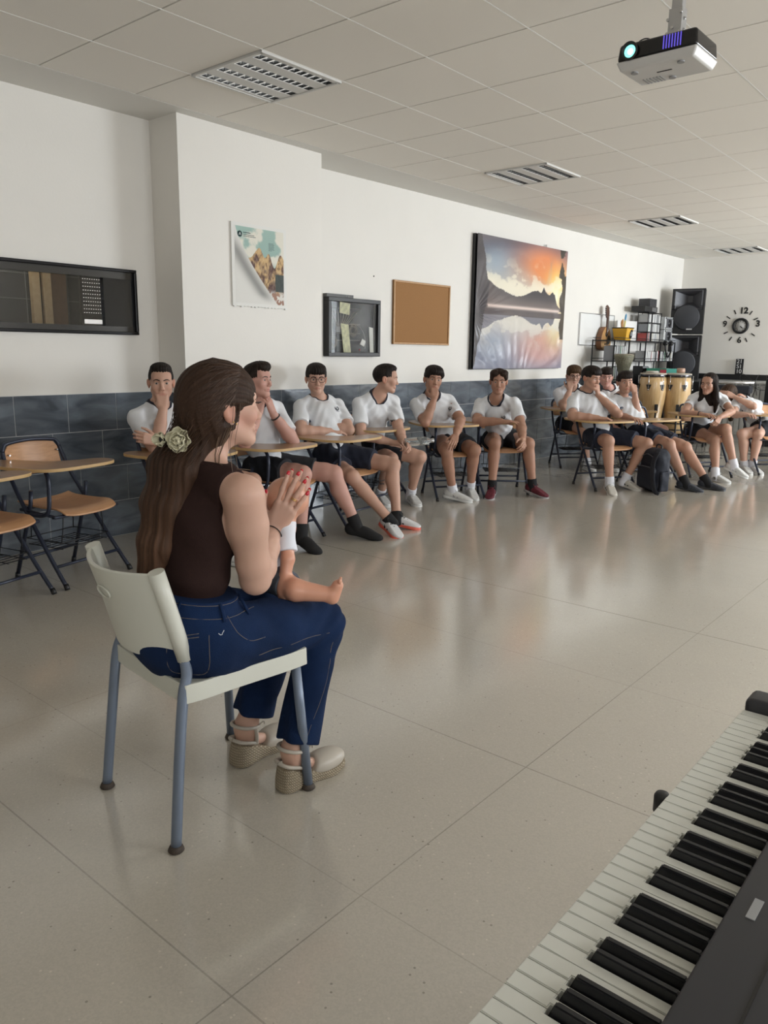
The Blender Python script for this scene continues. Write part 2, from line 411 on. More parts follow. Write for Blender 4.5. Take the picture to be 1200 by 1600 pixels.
bm = bmesh.new(); boxb(bm, (XB+.07, 2.95, 1.0), (XB+.09, 3.6, 2.2)); inw(bm, 'roller_shutter', mat('shutter slat', (.03, .028, .025), rough=.5))
M_DOT = mat('daylight through shutter holes', (1, 1, 1), emit=(1, .98, .94), estr=1.0)  # added glow imitating shutter holes and a gap mirrored in the pane
bm = bmesh.new()
for r in range(12):
    for c in range(24): boxb(bm, (XB+.089, 2.97+c*.018, 1.545+r*.026), (XB+.0925, 2.977+c*.018, 1.549+r*.026))
for r in range(8):
    for c in range(8): boxb(bm, (XB+.005, 2.05+c*.018, 1.58+r*.03), (XB+.008, 2.057+c*.018, 1.584+r*.03))
inw(bm, 'shutter_hole', M_DOT)['kind'] = 'stuff'
l = bpy.data.lights.new('side_room_lamp', 'AREA'); l.size = .3; l.energy = 3.0; l.color = (1, .95, .85); lo = bpy.data.objects.new('side_room_lamp', l); COL.objects.link(lo); lo.location = (X0-.30, 2.3, 2.15)  # added fill light, only brightens the recess behind the pane
bm = bmesh.new(); boxb(bm, (XB+.089, 2.97, 1.47), (XB+.093, 3.36, 1.50)); inw(bm, 'window_gap', M_DOT)

# ---------------------------------------------------------------- ceiling light fittings
def light_fixture(j, i, label):
    x0, y0 = TX+j*T, TY+i*T
    t = thing('ceiling_light', label, 'ceiling light', (x0+.3, y0+.3, ZC), 0, 'recessed louvre lights along the ceiling')
    bm = bmesh.new(); h = .29
    for s in (-1, 1):
        boxb(bm, (s*h-.008, -h-.008, -.012), (s*h+.008, h+.008, .02)); boxb(bm, (-h, s*h-.008, -.012), (h, s*h+.008, .02))
    xs = [-.225, -.075, .075, .225]; wd = .032
    edges = [-h]+[v for x in xs for v in (x-wd, x+wd)]+[h]
    for k in range(0, len(edges), 2): boxb(bm, (edges[k], -h, -.008), (edges[k+1], h, -.002))
    boxb(bm, (-h, -h, .045), (h, h, .05))
    bm_obj('housing', bm, mat('fitting white', (.68, .67, .64), rough=.5), t)
    for x in xs:
        bm = bmesh.new(); n = 11
        for s in (-1, 1):   # curved reflector sides
            prev = None
            for q in range(5):
                a = q/4*PI/2; px = x+s*(wd*(.35+.65*math.cos(a))); pz = -.004+.045*math.sin(a)
                cur = [bm.verts.new((px, -h+.01, pz)), bm.verts.new((px, h-.01, pz))]
                if prev: bm.faces.new((prev[0], prev[1], cur[1], cur[0])).smooth = True
                prev = cur
        for c in range(n+1):
            y = -h+.014+(2*h-.028)*c/n
            vs = [bm.verts.new(p) for p in ((x-wd, y-.001, -.006), (x+wd, y-.001, -.006), (x+wd*.4, y, .035), (x-wd*.4, y, .035))]; bm.faces.new(vs)
            vs = [bm.verts.new(p) for p in ((x-wd, y-.001, -.006), (x+wd, y-.001, -.006), (x+wd, y+.016, -.004), (x-wd, y+.016, -.004))]; bm.faces.new(vs)
        bm_obj('louvre', bm, M_CHROME, t)
        bm = bmesh.new(); tube(bm, [(x, -h+.02, .028), (x, h-.02, .028)], .008); bm_obj('lamp_tube', bm, mat('lamp glass', (.8, .8, .8), rough=.3), t)
light_fixture(0, 1, 'square louvred ceiling light nearest the camera, above the pillar poster')
light_fixture(0, 6, 'second louvred ceiling light from the camera, above the sunset hanging')
light_fixture(0, 11, 'third louvred ceiling light, in front of the loudspeaker corner')
light_fixture(0, 16, 'farthest louvred ceiling light, close to the far wall above the clock')

# ---------------------------------------------------------------- projector
PJ = (-1.335, 3.31, 2.42)
t = thing('projector', 'black and white ceiling projector with a glowing lens', 'projector', PJ, math.radians(-1))
bm = bmesh.new()
def bevbox(bm, a, b, top=1., bot=1., mi=0):
    c = [(a[i]+b[i])/2 for i in range(3)]; vs = boxb(bm, a, b, mi)
    for v in vs:
        k = top if v.co.z > c[2] else bot; v.co.x = c[0]+(v.co.x-c[0])*k; v.co.y = c[1]+(v.co.y-c[1])*k
bevbox(bm, (-.16, -.115, .035), (.16, .115, .10), top=.96, bot=1.)
bm_obj('casing', bm, M_BLACKG, t, bevel=.012, segs=3)
bm = bmesh.new(); bevbox(bm, (-.163, -.118, -.0), (.163, .118, .036), top=1., bot=.9)
bm_obj('base_cover', bm, mat('projector white', (.62, .61, .59), rough=.4), t, bevel=.008, segs=3)
bm = bmesh.new(); lathe(bm, [(.034, -.118), (.034, -.128), (.028, -.128), (.026, -.112)], (-.105, 0, .066), 24, 'y'); bm_obj('lens_ring', bm, M_BLACK, t)
bm = bmesh.new(); lathe(bm, [(.0005, -.124), (.012, -.123), (.022, -.119), (.024, -.117)], (-.105, 0, .066), 24, 'y')
bm_obj('lens', bm, mat('lit projector lens', (.1, .5, .45), rough=.1, emit=(.25, 1., .85), estr=2.2), t)
bm = bmesh.new(); lathe(bm, [(.0005, -.1265), (.010, -.126), (.011, -.1235)], (-.100, 0, .062), 20, 'y')
bm_obj('lamp_glow', bm, mat('projector lamp glow', (1, 1, 1), emit=(.85, 1, .97), estr=4.), t)
bm = bmesh.new()
for k in range(7): boxb(bm, (.028+k*.011, -.1172, .045), (.032+k*.011, -.1142, .092))
bm_obj('vent', bm, mat('violet lit vent', (.05, .03, .2), emit=(.16, .12, .8), estr=.9), t)
bm = bmesh.new()
for x, y, r in ((-.1, -.07, .014), (.09, -.08, .014), (0, .07, .014)): lathe(bm, [(r, -.006), (r*.9, .004)], (x, y, 0), 16)
for k in range(6): boxb(bm, (-.11+k*.014, .03, -.002), (-.104+k*.014, .09, .001))
boxb(bm, (-.03, -.02, -.0015), (.03, -.012, .001), 1)
bm_obj('base_detail', bm, [mat('grey plastic', (.3, .3, .3), rough=.5), M_BLACK], t)
bm = bmesh.new()
boxb(bm, (.0, -.02, .098), (.055, .03, .22)); boxb(bm, (.006, -.012, .2), (.05, .022, ZC-PJ[2]))
boxb(bm, (-.04, -.06, .1), (.1, .08, .106)); boxb(bm, (-.03, -.06, ZC-PJ[2]-.008), (.09, .08, ZC-PJ[2]))
bm_obj('mount', bm, mat('galvanised steel', (.5, .5, .5), rough=.4, metal=.7), t, bevel=.004)
bm = bmesh.new()
for x, y, z in ((.0, -.022, .13), (.05, -.022, .13), (.0, -.022, .18), (.05, -.022, .2), (.02, -.022, .15), (.056, 0, .14), (.056, 0, .18)): lathe(bm, [(.006, -.004), (.006, .004)], (x, y, z), 8, 'y')
bm_obj('screw', bm, M_STEEL, t)
bm = bmesh.new(); tube(bm, smooth_path([(-.14, .0, .1), (-.12, -.02, .125), (-.09, -.02, .135), (-.07, 0, .13), (-.05, .02, .1)]), .0025, 6); bm_obj('cable', bm, M_BLACK, t)

# ---------------------------------------------------------------- things on the left wall
# poster on the pillar
t = thing('poster', 'teal and white poster with a curling mountain picture on the pillar', 'poster', (XP, 3.95, 1.9))
bm = bmesh.new(); boxb(bm, (0, -.262, -.285), (.014, .262, .292))
for k in range(16):
    y = -.25+k*.033; boxb(bm, (.002, y, -.285-random.Random(k).random()*.01), (.013, y+.022, -.280))
bm_obj('paper', bm, mat('poster paper', (.80, .79, .75), rough=.6), t)
def poster_col(u, v):
    c = np.tile(np.array(srgb(226, 224, 218)), (len(u), 1))
    edge = .02+.85*np.clip(1-v, 0, 1)**1.35          # the curl line: left border of the picture at each height
    shade = np.exp(-((u-edge+.16)/.13)**2)*sst(.02, .35, 1-v)*sst(0, .15, v)
    c = mixc(c[0], srgb(96, 96, 96), 0*u)+0*c
    c = np.array(srgb(226, 224, 218))*(1-.62*np.clip(shade, 0, 1))[:, None]
    pic = u > edge
    sky = mixc(srgb(132, 165, 160), srgb(160, 188, 178), v)
    n = fbm(u*4+2, v*4); cl = sst(.42, .56, n+.30*sst(.55, .95, u)*(v > .5)+.16*np.exp(-((u-.3)/.12)**2-((v-.66)/.12)**2)*2-.12)*sst(.45, .6, v)
    sky = sky*(1-cl)[:, None]+np.array(srgb(228, 224, 210))*cl[:, None]
    ridge = .62+.08*np.sin(u*13+1)+.05*np.sin(u*29)+.12*np.exp(-((u-.38)/.07)**2)+.06*np.exp(-((u-.68)/.06)**2)-.25*np.clip(u-.85, 0, 1)
    n2 = fbm(u*14, v*10+5, 5); n3 = fbm(u*30+4, v*22, 4)
    mt = mixc(srgb(80, 48, 36), srgb(214, 178, 120), sst(.3, .62, n2)); 
    mt = mt*(1-.55*sst(.52, .6, n3))[:, None]
    mt = mt*.8+.2*mixc(srgb(200, 190, 170), srgb(120, 60, 60), sst(.2, .7, n3+.2*v))
    low = sst(.22, .12, v); mt = mt*(1-low)[:, None]+mixc(srgb(160, 120, 100), srgb(226, 222, 214), sst(.45, .55, n3))*low[:, None]
    dk = (u > .82)*(v > .18)*(v < .42); mt = np.where(dk[:, None], mixc(srgb(34, 44, 42), srgb(70, 80, 74), n3), mt)
    pc = np.where((v < ridge)[:, None], mt, sky)
    return np.where(pic[:, None], pc, c)
grid_picture('picture', (.0148, -.235, -.262), (0, .468, 0), (0, 0, .53), 190, 220, poster_col, M_PRINT, t)
RX = Matrix(((0, 0, 1), (1, 0, 0), (0, 1, 0)))   # text on a plane facing +x, reading along +y
bm = bmesh.new(); lathe(bm, [(.0005, .002), (.021, .002), (.021, 0)], (.015, -.187, .215), 24, 'x'); bm_obj('emblem', bm, mat('emblem dark green', (.01, .05, .05), rough=.5), t)
text_mesh('emblem_letter', 'A', .032, (.0178, -.187, .215), RX, mat('emblem pale', (.7, .72, .7)), t, .0004)
M_INK = mat('dark ink', (.02, .045, .045), rough=.6)
bm = bmesh.new()
rr = random.Random(5)
for k, (y0, z, ln, h) in enumerate([(-.155, .228, .07, .006), (-.155, .214, .1, .004), (-.155, .203, .115, .004)]):
    y = y0
    while y < y0+ln: wdt = rr.uniform(.004, .01); boxb(bm, (.0149, y, z-h/2), (.0157, y+wdt, z+h/2)); y += wdt+.002
for k in range(7):
    y = .085; 
    while y < .085+.05-.02*(k == 6): wdt = rr.uniform(.004, .01); boxb(bm, (.0149, y, .175-k*.0085), (.0157, y+wdt, .178-k*.0085)); y += wdt+.003
bm_obj('lettering', bm, M_INK, t)

def wall_frame(y, z):
    """an Empty on the far stretch of the left wall: local x out of the wall, y along it"""
    return (wx(y), y, z), -math.atan(KW)
def wthing(name, label, cat, y, z, group=None):
    l, r = wall_frame(y, z); return thing(name, label, cat, l, r, group)
# display case
t = wthing('display_case', 'black glass-fronted wall case with wires and paper strips inside', 'display case', 5.31, 1.515)
bm = bmesh.new(); a, b, h0, h1 = -.335, .335, -.26, .25; dp = .075
boxb(bm, (0, a, h0), (.008, b, h1))
for (y0, z0), (y1, z1) in (((a, h0), (b, h0+.035)), ((a, h1-.035), (b, h1)), ((a, h0+.035), (a+.035, h1-.035)), ((b-.035, h0+.035), (b, h1-.035))): boxb(bm, (.008, y0, z0), (dp, y1, z1))
bm_obj('case_frame', bm, M_BLACK, t, bevel=.01)
bm = bmesh.new(); boxb(bm, (.001, a+.0, h1), (.05, a+.33, h1+.028)); bm_obj('control_box', bm, mat('grey box', (.08, .078, .075), rough=.5), t)
bm = bmesh.new(); lathe(bm, [(.006, 0), (.006, .004)], (.049, a+.24, h1+.014), 10, 'x'); lathe(bm, [(.006, 0), (.006, .004)], (.049, a+.26, h1+.014), 10, 'x'); bm_obj('switch', bm, M_BLACKG, t)
bm = bmesh.new(); boxb(bm, (.008, a+.035, h0+.035), (.012, b-.035, h1-.035)); bm_obj('back_panel', bm, mat('case back', (.014, .014, .016), rough=.5), t)
M_WIRE = mat('pale wire', (.5, .47, .42), rough=.5)
bm = bmesh.new(); rr = random.Random(8)
for k in range(9):
    s = (k-4)/4; tube(bm, smooth_path([(.02, -.13+s*.05, .0), (.03, -.12+s*.11, .07), (.025, -.10+s*.17, .15-.02*abs(s))]), .003, 5)
for c, z, r0 in ((-.23, -.13, .05), (.02, -.03, .055)):
    for k in range(6):
        rad = r0*rr.uniform(.5, 1.05); cy, cz = c+rr.uniform(-.01, .01), z+rr.uniform(-.01, .01)
        tube(bm, [(.02+k*.002, cy+rad*math.cos(q*PI/8), cz+rad*1.1*math.sin(q*PI/8)) for q in range(16)], .0018, 4, closed=True)
tube(bm, [(.018, .02+.17*math.cos(q*PI/10-.3), -.14+.17*math.sin(q*PI/10-.3)) for q in range(9)], .002, 4)
for z in (.16, .02, -.06, -.12): tube(bm, [(.016, -.3, z), (.016, .12, z+.005)], .0015, 4)
tube(bm, [(.016, -.24, .14), (.016, -.24, -.1)], .003, 4)
bm_obj('wire', bm, M_WIRE, t)
M_PAP = mat('yellowed paper', (.62, .62, .40), rough=.6, vary=.25, vscale=30)
M_PAPW = mat('white paper', (.72, .72, .66), rough=.6)
for name, pts, mm in (('paper_card', [(-.165, .12), (-.04, .105), (-.03, .205), (-.16, .215)], M_PAP), ('paper_strip', [(-.15, .03), (-.05, .02), (-.02, -.225), (-.11, -.225)], M_PAP),
                      ('paper_strip', [(.22, .01), (.275, .0), (.285, -.222), (.235, -.222)], M_PAPW), ('paper_card', [(.10, -.15), (.155, -.17), (.175, -.12), (.13, -.10)], M_PAPW),
                      ('paper_card', [(-.215, -.05), (-.15, -.05), (-.15, -.0), (-.215, -.0)], mat('grey card', (.3, .3, .3), rough=.6))):  # flat cards and pale strips set behind the case front
    bm = bmesh.new(); vs = [bm.verts.new((.034, y, z)) for y, z in pts]+[bm.verts.new((.031, y, z)) for y, z in pts]
    bm.faces.new(vs[:4]); bm.faces.new(vs[4:][::-1])
    for k in range(4): bm.faces.new((vs[k], vs[(k+1) % 4], vs[4+(k+1) % 4], vs[4+k]))
    bm_obj(name, bm, mm, t)
bm = bmesh.new(); bmesh.ops.create_uvsphere(bm, u_segments=10, v_segments=8, radius=.008, matrix=Matrix.Translation((.02, .11, -.2))); bm_obj('pilot_lamp', bm, mat('red bead', (.6, .03, .05), rough=.4), t)
bm = bmesh.new(); boxb(bm, (.055, a+.034, h0+.034), (.058, b-.034, h1-.034)); g_ = mat('clear acrylic', (1, 1, 1), rough=0., trans=1.); g_.node_tree.nodes['Principled BSDF'].inputs['IOR'].default_value = 1.15; bm_obj('glass_front', bm, g_, t)
# cork board
t = wthing('cork_board', 'bare cork notice board in a thin wooden frame', 'notice board', 6.325, 1.675)
bm = bmesh.new(); a, h = .44, .30
boxb(bm, (0, -a, -h), (.016, a, h)); bm_obj('cork', bm, mat('cork', (.33, .165, .06), rough=.85, vary=.06, vscale=120, bump=.3, bscale=300), t)
bm = bmesh.new()
for (y0, z0), (y1, z1) in (((-a, -h), (a, -h+.018)), ((-a, h-.018), (a, h)), ((-a, -h+.018), (-a+.018, h-.018)), ((a-.018, -h+.018), (a, h-.018))): boxb(bm, (0, y0, z0), (.026, y1, z1))
bm_obj('board_frame', bm, wood_material('board frame pine', (.42, .22, .08), (.50, .28, .11), 4), t, bevel=.003)
# nail in the wall above the case
t = wthing('nail', 'small dark nail in the white wall above the display case', 'nail', 5.62, 1.985)
bm = bmesh.new(); lathe(bm, [(.006, .0), (.006, .004), (.002, .012)], (0, 0, 0), 10, 'x'); bm_obj('nail_head', bm, M_BLACK, t)
# sunset hanging
t = wthing('wall_hanging', 'large satin print of a mountain lake at sunset, slightly wrinkled', 'wall hanging', 8.1, 1.83)
HY0, HY1 = -.945, .955; HZ0, HZ1 = -.70, .71
def lake_col(u, v):
    n = fbm(u*3, v*5); n2 = fbm(u*9+3, v*12); n3 = fbm(u*5+9, v*2.5+2)
    hz = .50; up = v > hz
    vv = np.where(up, v, 2*hz-v-.0)          # the lake mirrors the sky
    s = np.clip((vv-hz)/(1-hz), 0, 1)
    sky = mixc(srgb(214, 205, 190), srgb(96, 98, 112), sst(.15, .95, s+.25*(n-.5)))
    sky = mixc((0, 0, 0), (1, 1, 1), 0*u)+sky
    blue = np.exp(-((u-.2)/.16)**2-((s-.62)/.25)**2); sky = sky*(1-.65*blue)[:, None]+np.array(srgb(150, 172, 190))*(.65*blue)[:, None]
    orange = np.exp(-((u-.72-.1*(1-s))/.27)**2-((s-.66)/.30)**2)*sst(.25, .55, n3+.25); orange = np.clip(orange*1.35, 0, 1)
    sky = sky*(1-orange)[:, None]+mixc(srgb(236, 150, 62), srgb(226, 138, 98), s)*orange[:, None]
    sun = np.exp(-((u-.90)/.11)**2-((s-.36)/.28)**2); sky = sky*(1-np.clip(sun*1.2, 0, 1))[:, None]+np.array(srgb(255, 214, 110))*np.clip(sun*1.2, 0, 1)[:, None]
    sn2 = np.exp(-((u-.88)/.07)**2-((s-.22)/.2)**2); sky = sky*(1-sn2)[:, None]+np.array(srgb(255, 248, 215))*sn2[:, None]
    cl = sst(.50, .62, n2+.22*np.exp(-((s-.28)/.18)**2)-.03)*np.exp(-((s-.3)/.28)**2); sky = sky*(1-.75*cl)[:, None]+np.array(srgb(246, 238, 214))*(.75*cl)[:, None]
    dark = sst(.8, 1.05, s+.3*(n-.5))*sst(.75, .3, u); sky = sky*(1-.45*dark)[:, None]+np.array(srgb(112, 92, 84))*(.45*dark)[:, None]
    rid = np.interp(u, [0, .06, .12, .2, .3, .36, .42, .5, .6, .66, .70, .73, .76, .8, .83, .86, .9, .94, 1.0],
                    [.70, .64, .58, .42, .33, .28, .24, .28, .42, .46, .40, .56, .42, .36, .46, .40, .12, .05, .02])*.62+.02*(fbm(u*40, u*0)-.5)
    mtn = s < rid
    mcol = mixc(srgb(96, 88, 88), srgb(66, 62, 66), sst(.1, .6, u))
    mist = np.exp(-(s/.12)**2)*.45; mcol = mcol*(1-mist)[:, None]+np.array(srgb(150, 134, 128))*mist[:, None]
    c = np.where(mtn[:, None], mcol, sky)
    # far shore and the bright water line
    shore = (v > .425)*(v < .47)*(u < .97); c = np.where(shore[:, None], mixc(srgb(84, 78, 82), srgb(104, 92, 90), n2), c)
    line = np.exp(-((v-.487-.0*u)/.012)**2)*(u > .12)*(u < .93); c = c*(1-line)[:, None]+np.array(srgb(226, 206, 196))*line[:, None]
    # lower half a little paler and bluer, as water
    wl = (v < .42); k = np.where(wl, .35, 0.); c = c*(1-k)[:, None]+np.array(srgb(172, 170, 180))*k[:, None]
    gl = np.exp(-((v-.0)/.3)**2)*.35*wl; c = c*(1-gl)[:, None]+np.array(srgb(150, 160, 184))*gl[:, None]
    # dark pine at the left edge and foliage at the right edge
    lf = (u < .13-.22*np.abs(v-.60)+.03*(n2-.5)); c = np.where(lf[:, None], mixc(srgb(58, 54, 58), srgb(92, 86, 88), n2), c)
    rf = (u > .945+.03*np.sin(v*30)*n2-.03*sst(.6, .9, v)+.09*sst(.45, .2, v)*0)*(v > .25)*(n2 < .56+.2*(v < .7)); c = np.where(rf[:, None], mixc(srgb(40, 36, 36), srgb(96, 84, 70), n2), c)
    return np.clip(c, 0, 1)
def folds(u, v):
    a = np.arctan2(v-.42, u+.02); r = np.hypot(v-.42, u+.02)
    f = .006*np.sin(a*34)*np.exp(-(r/.28)**2)
    b = np.arctan2(v+.25, u-.45); nz = fbm(u*6+3, v*3+1); f = f+.008*np.sin(b*30+9*nz)*sst(.50, .0, v)*nz*1.6
    f = f+.007*np.sin((u+v*.35)*48)*sst(.75, 1., u)+.004*np.sin((u*.5-v)*22)
    return f*np.minimum(1, 14*np.minimum(np.minimum(u, 1-u), np.minimum(v, 1-v))+.15)
def hang_warp(P): return P
o = grid_picture('printed_cloth', (.064, HY0, HZ0), (0, HY1-HY0, 0), (0, 0, HZ1-HZ0), 240, 200, lake_col, M_SATIN, t, folds, (1, 0, 0))
bm = bmesh.new(); boxb(bm, (.005, HY0-.005, HZ0-.005), (.040, HY1-.02, HZ1+.0)); bm_obj('backing', bm, M_BLACK, t)
for (n_, y) in (('hook', .5),):
    bm = bmesh.new(); boxb(bm, (.01, y, HZ1-.01), (.03, y+.012, HZ1+.035)); bm_obj(n_, bm, M_STEEL, t)
# small whiteboard
t = wthing('whiteboard', 'small blank whiteboard beside the hanging lute', 'whiteboard', 10.05, 1.63)
bm = bmesh.new(); boxb(bm, (.002, -.48, -.20), (.012, .48, .20)); bm_obj('panel', bm, mat('whiteboard enamel', (.82, .82, .8), rough=.2), t)
bm = bmesh.new()
for (y0, z0), (y1, z1) in (((-.49, -.21), (.49, -.20)), ((-.49, .20), (.49, .21)), ((-.49, -.2), (-.48, .2)), ((.48, -.2), (.49, .2))): boxb(bm, (0, y0, z0), (.018, y1, z1))
bm_obj('board_frame', bm, M_STEEL, t)
# lute (bandurria) hanging on the wall
t = wthing('lute', 'small round-backed lute hung on the wall by its neck', 'lute', 10.17, 1.36)
bm = bmesh.new()
ol = smooth_outline([(0, -.005), (.12, .02), (.155, .12), (.13, .22), (.06, .30), (.0, .315), (-.06, .30), (-.13, .22), (-.155, .12), (-.12, .02)], 5)
a_ = [bm.verts.new((.10, x*.95, z)) for x, z in ol]; b_ = [bm.verts.new((.02, x*.95, z)) for x, z in ol]
bm.faces.new(a_); bm.faces.new(b_[::-1]); nn = len(a_)
for k in range(nn): f = bm.faces.new((a_[k], a_[(k+1) % nn], b_[(k+1) % nn], b_[k])); f.material_index = 1
bm_obj('lute_body', bm, [wood_material('spruce top', (.42, .22, .08), (.52, .30, .12), 6), wood_material('dark ribs', (.20, .08, .03), (.28, .12, .05), 6)], t, bevel=.012, segs=3)
bm = bmesh.new(); lathe(bm, [(.0005, .002), (.036, .002), (.036, 0)], (.1, 0, .215), 20, 'x'); bm_obj('sound_hole', bm, M_BLACK, t)
bm = bmesh.new(); boxb(bm, (.09, -.022, .22), (.112, .022, .44)); bm_obj('neck', bm, wood_material('ebony', (.06, .025, .015), (.1, .04, .02), 6), t, bevel=.004)
bm = bmesh.new(); prism(bm, [(-.025, .43), (.025, .43), (.045, .50), (.04, .57), (.0, .60), (-.04, .57), (-.045, .50)], .085, .105)
for v in bm.verts: v.co = Vector((v.co.z-.3*(v.co.y-.43)*.3, v.co.x, v.co.y))
bm_obj('peg_head', bm, wood_material('ebony', (.06, .025, .015), (.1, .04, .02), 6), t)
for s in (-1, 1):
    for k in range(5): bm = bmesh.new(); tube(bm, [(.09, s*.04, .46+k*.026), (.09, s*.062, .46+k*.026)], .006, 6); bm_obj('tuning_peg', bm, M_STEEL, t)
bm = bmesh.new(); boxb(bm, (.1, -.05, .075), (.108, .05, .092)); bm_obj('bridge', bm, M_BLACK, t)
bm = bmesh.new()
for k in range(6): tube(bm, [(.11, -.015+k*.006, .08), (.115, -.012+k*.005, .45)], .0008, 4)
bm_obj('string', bm, M_STEEL, t)
bm = bmesh.new(); prism(bm, smooth_outline([(.02, .1), (.09, .09), (.11, .17), (.05, .2)], 4), .1005, .102)
for v in bm.verts: v.co = Vector((v.co.z, v.co.x, v.co.y))
bm_obj('pickguard', bm, M_BLACK, t)
# ================================================================ FAR CORNER
M_RACK = mat('black wire', (.02, .02, .022), rough=.4, metal=.4)
t = thing('wire_shelf', 'black wire shelving unit loaded with discs along the left wall', 'shelf', (-4.5, 10.85, 0))
SY0, SY1, SX0, SX1 = 9.78, 11.95, -4.64, -4.34
SD = [(9.78, 10.27), (10.27, 10.83), (10.83, 11.38), (11.38, 11.95)]
bm = bmesh.new()
for y in [9.78, 10.27, 10.83, 11.38, 11.95]:
    for x in (SX0, SX1): tube(bm, [(x+4.5, y-10.85, 0), (x+4.5, y-10.85, 1.5)], .009, 6)
bm_obj('upright', bm, M_RACK, t)
for z in (.3, .62, .955, 1.225, 1.495):
    bm = bmesh.new(); boxb(bm, (SX0+4.5, SY0-10.85, z-.012), (SX1+4.5, SY1-10.85, z))
    for x in (SX0, SX1): tube(bm, [(x+4.5, SY0-10.85, z+.03), (x+4.5, SY1-10.85, z+.03)], .004, 5)
    bm_obj('shelf_board', bm, M_RACK, t)
bm = bmesh.new()
for k in range(8): tube(bm, [(SX1+4.502, SY0-10.85+.02+k*.062, .3), (SX1+4.502, SY0-10.85+.02+k*.062, 1.49)], .003, 5)
bm_obj('wire_front', bm, M_RACK, t)
# discs: one case mesh each, all individuals
DC = [mat('disc case %s' % n, c, rough=.3) for n, c in (('white', (.72, .72, .7)), ('pale', (.55, .56, .56)), ('grey', (.25, .26, .28)), ('black', (.03, .03, .035)), ('red', (.45, .06, .05)), ('green', (.12, .3, .16)), ('cream', (.6, .52, .36)))]
disc_me = {}
rr = random.Random(11); DISC_N = 0
def disc_row(y0, y1, z, h, label, grp, dark=.25, x1=SX1-.01):
    global DISC_N
    y = y0
    while y < y1:
        wd = rr.choice([.011, .013, .016, .022]); hh = h*rr.uniform(.92, 1)
        if y+wd > y1: break
        mi = rr.choice([0, 0, 0, 1, 1, 2, 3] + ([4, 5, 6] if rr.random() < .3 else [])) if rr.random() > dark else 3
        key = (wd, mi)
        if key not in disc_me:
            b_ = bmesh.new(); boxb(b_, (-.07, 0, 0), (.07, wd*.92, 1)); me = bpy.data.meshes.new('disc_case'); b_.to_mesh(me); b_.free(); me.materials.append(DC[mi]); disc_me[key] = me
        o = bpy.data.objects.new('disc_case', disc_me[key]); COL.objects.link(o); o.location = (x1-.07, y, z); o.scale = (1, 1, hh)
        tag(o, ('wide ' if wd > .02 else '')+['white', 'pale grey', 'dark grey', 'black', 'red', 'green', 'cream'][mi]+' '+label, 'disc case', grp); y += wd*1.0; DISC_N += 1
disc_row(10.86, 11.36, 1.2255, .14, 'disc case standing on the upper wire shelf', 'disc cases on the upper wire shelf')
disc_row(11.40, 11.94, 1.2255, .14, 'disc case standing on the upper wire shelf', 'disc cases on the upper wire shelf')
disc_row(10.86, 11.36, .9555, .16, 'disc case standing on the lower wire shelf behind the green box', 'disc cases on the lower wire shelf')
disc_row(11.40, 11.93, .9555, .16, 'disc case standing on the lower wire shelf behind the green box', 'disc cases on the lower wire shelf')
disc_row(9.81, 10.24, 1.2255, .2, 'case behind the wires at the near end of the shelf', 'pale cases behind the wire front', 0)
disc_row(9.81, 10.24, .9555, .2, 'case behind the wires at the near end of the shelf', 'pale cases behind the wire front', 0)
# small disc tower standing on the shelf
t = thing('disc_tower', 'three-tier disc tower standing on top of the wire shelf', 'rack', (-4.5, 11.3, 1.4955))
bm = bmesh.new()
for z in (0, .13, .26, .40): boxb(bm, (-.08, -.25, z), (.08, .25, z+.010))
for y in (-.25, -.10, .24):
    for x in (-.08, .072): boxb(bm, (x, y, 0), (x+.008, y+.01, .41))
bm_obj('rack_frame', bm, M_RACK, t)
for z in (1.506, 1.636, 1.766): disc_row(11.07, 11.19, z, .115, 'disc case in the left column of the small tower', 'disc cases in the tower', .05, -4.43); disc_row(11.22, 11.53, z, .115, 'disc case in the small tower on the wire shelf', 'disc cases in the tower', .05, -4.43)
t = thing('amplifier', 'flat black amplifier on the disc tower', 'amplifier', (-4.5, 11.05, 1.9065))
bm = bmesh.new(); boxb(bm, (-.1, -.2, 0), (.1, .26, .075)); bm_obj('case', bm, M_BLACK, t, bevel=.004)
bm = bmesh.new()
for k in range(4): boxb(bm, (.1, .06, .012+k*.014), (.102, .22, .018+k*.014))
bm_obj('front_slots', bm, mat('grey plastic', (.3, .3, .3), rough=.5), t)
o = bm_obj('storage_box', (lambda b: (boxb(b, (-.08, -.13, 0), (.08, .13, .11)), [boxb(b, (.08, -.12+k*.06, .01), (.084, -.08+k*.06, .1)) for k in range(4)], b)[2])(bmesh.new()), mat('charcoal box', (.05, .05, .055), rough=.5), None)
o.location = (-4.5, 11.18, 1.982); tag(o, 'small charcoal slotted box on top of the flat amplifier', 'box')
# two small hi-fi speakers
for k, z in enumerate((1.4955, 1.68)):
    t = thing('bookshelf_speaker', ['silver square bookshelf speaker, the lower of two by the tower', 'silver square bookshelf speaker, the upper of two by the tower'][k], 'speaker', (-4.46, 11.70, z), math.radians(0))
    bm = bmesh.new(); boxb(bm, (-.1, -.16, 0), (.1, .16, .18)); bm_obj('cabinet', bm, mat('silver plastic', (.55, .56, .56), rough=.3, metal=.4), t, bevel=.006)
    bm = bmesh.new(); boxb(bm, (.1, -.1, .025), (.106, .1, .155)); bm_obj('grille', bm, mat('grey grille', (.09, .09, .1), rough=.6), t)
    bm = bmesh.new(); lathe(bm, [(.055, .106), (.055, .112), (.02, .108), (.018, .113), (.0005, .115)], (0, 0, .09), 20, 'x'); bm_obj('cone', bm, M_BLACK, t)
    bm = bmesh.new()
    for y in (-.135, .135):
        for zz in (.02, .16): lathe(bm, [(.012, .1), (.012, .106)], (0, y, zz), 8, 'x')
    bm_obj('bolt', bm, M_BLACK, t)
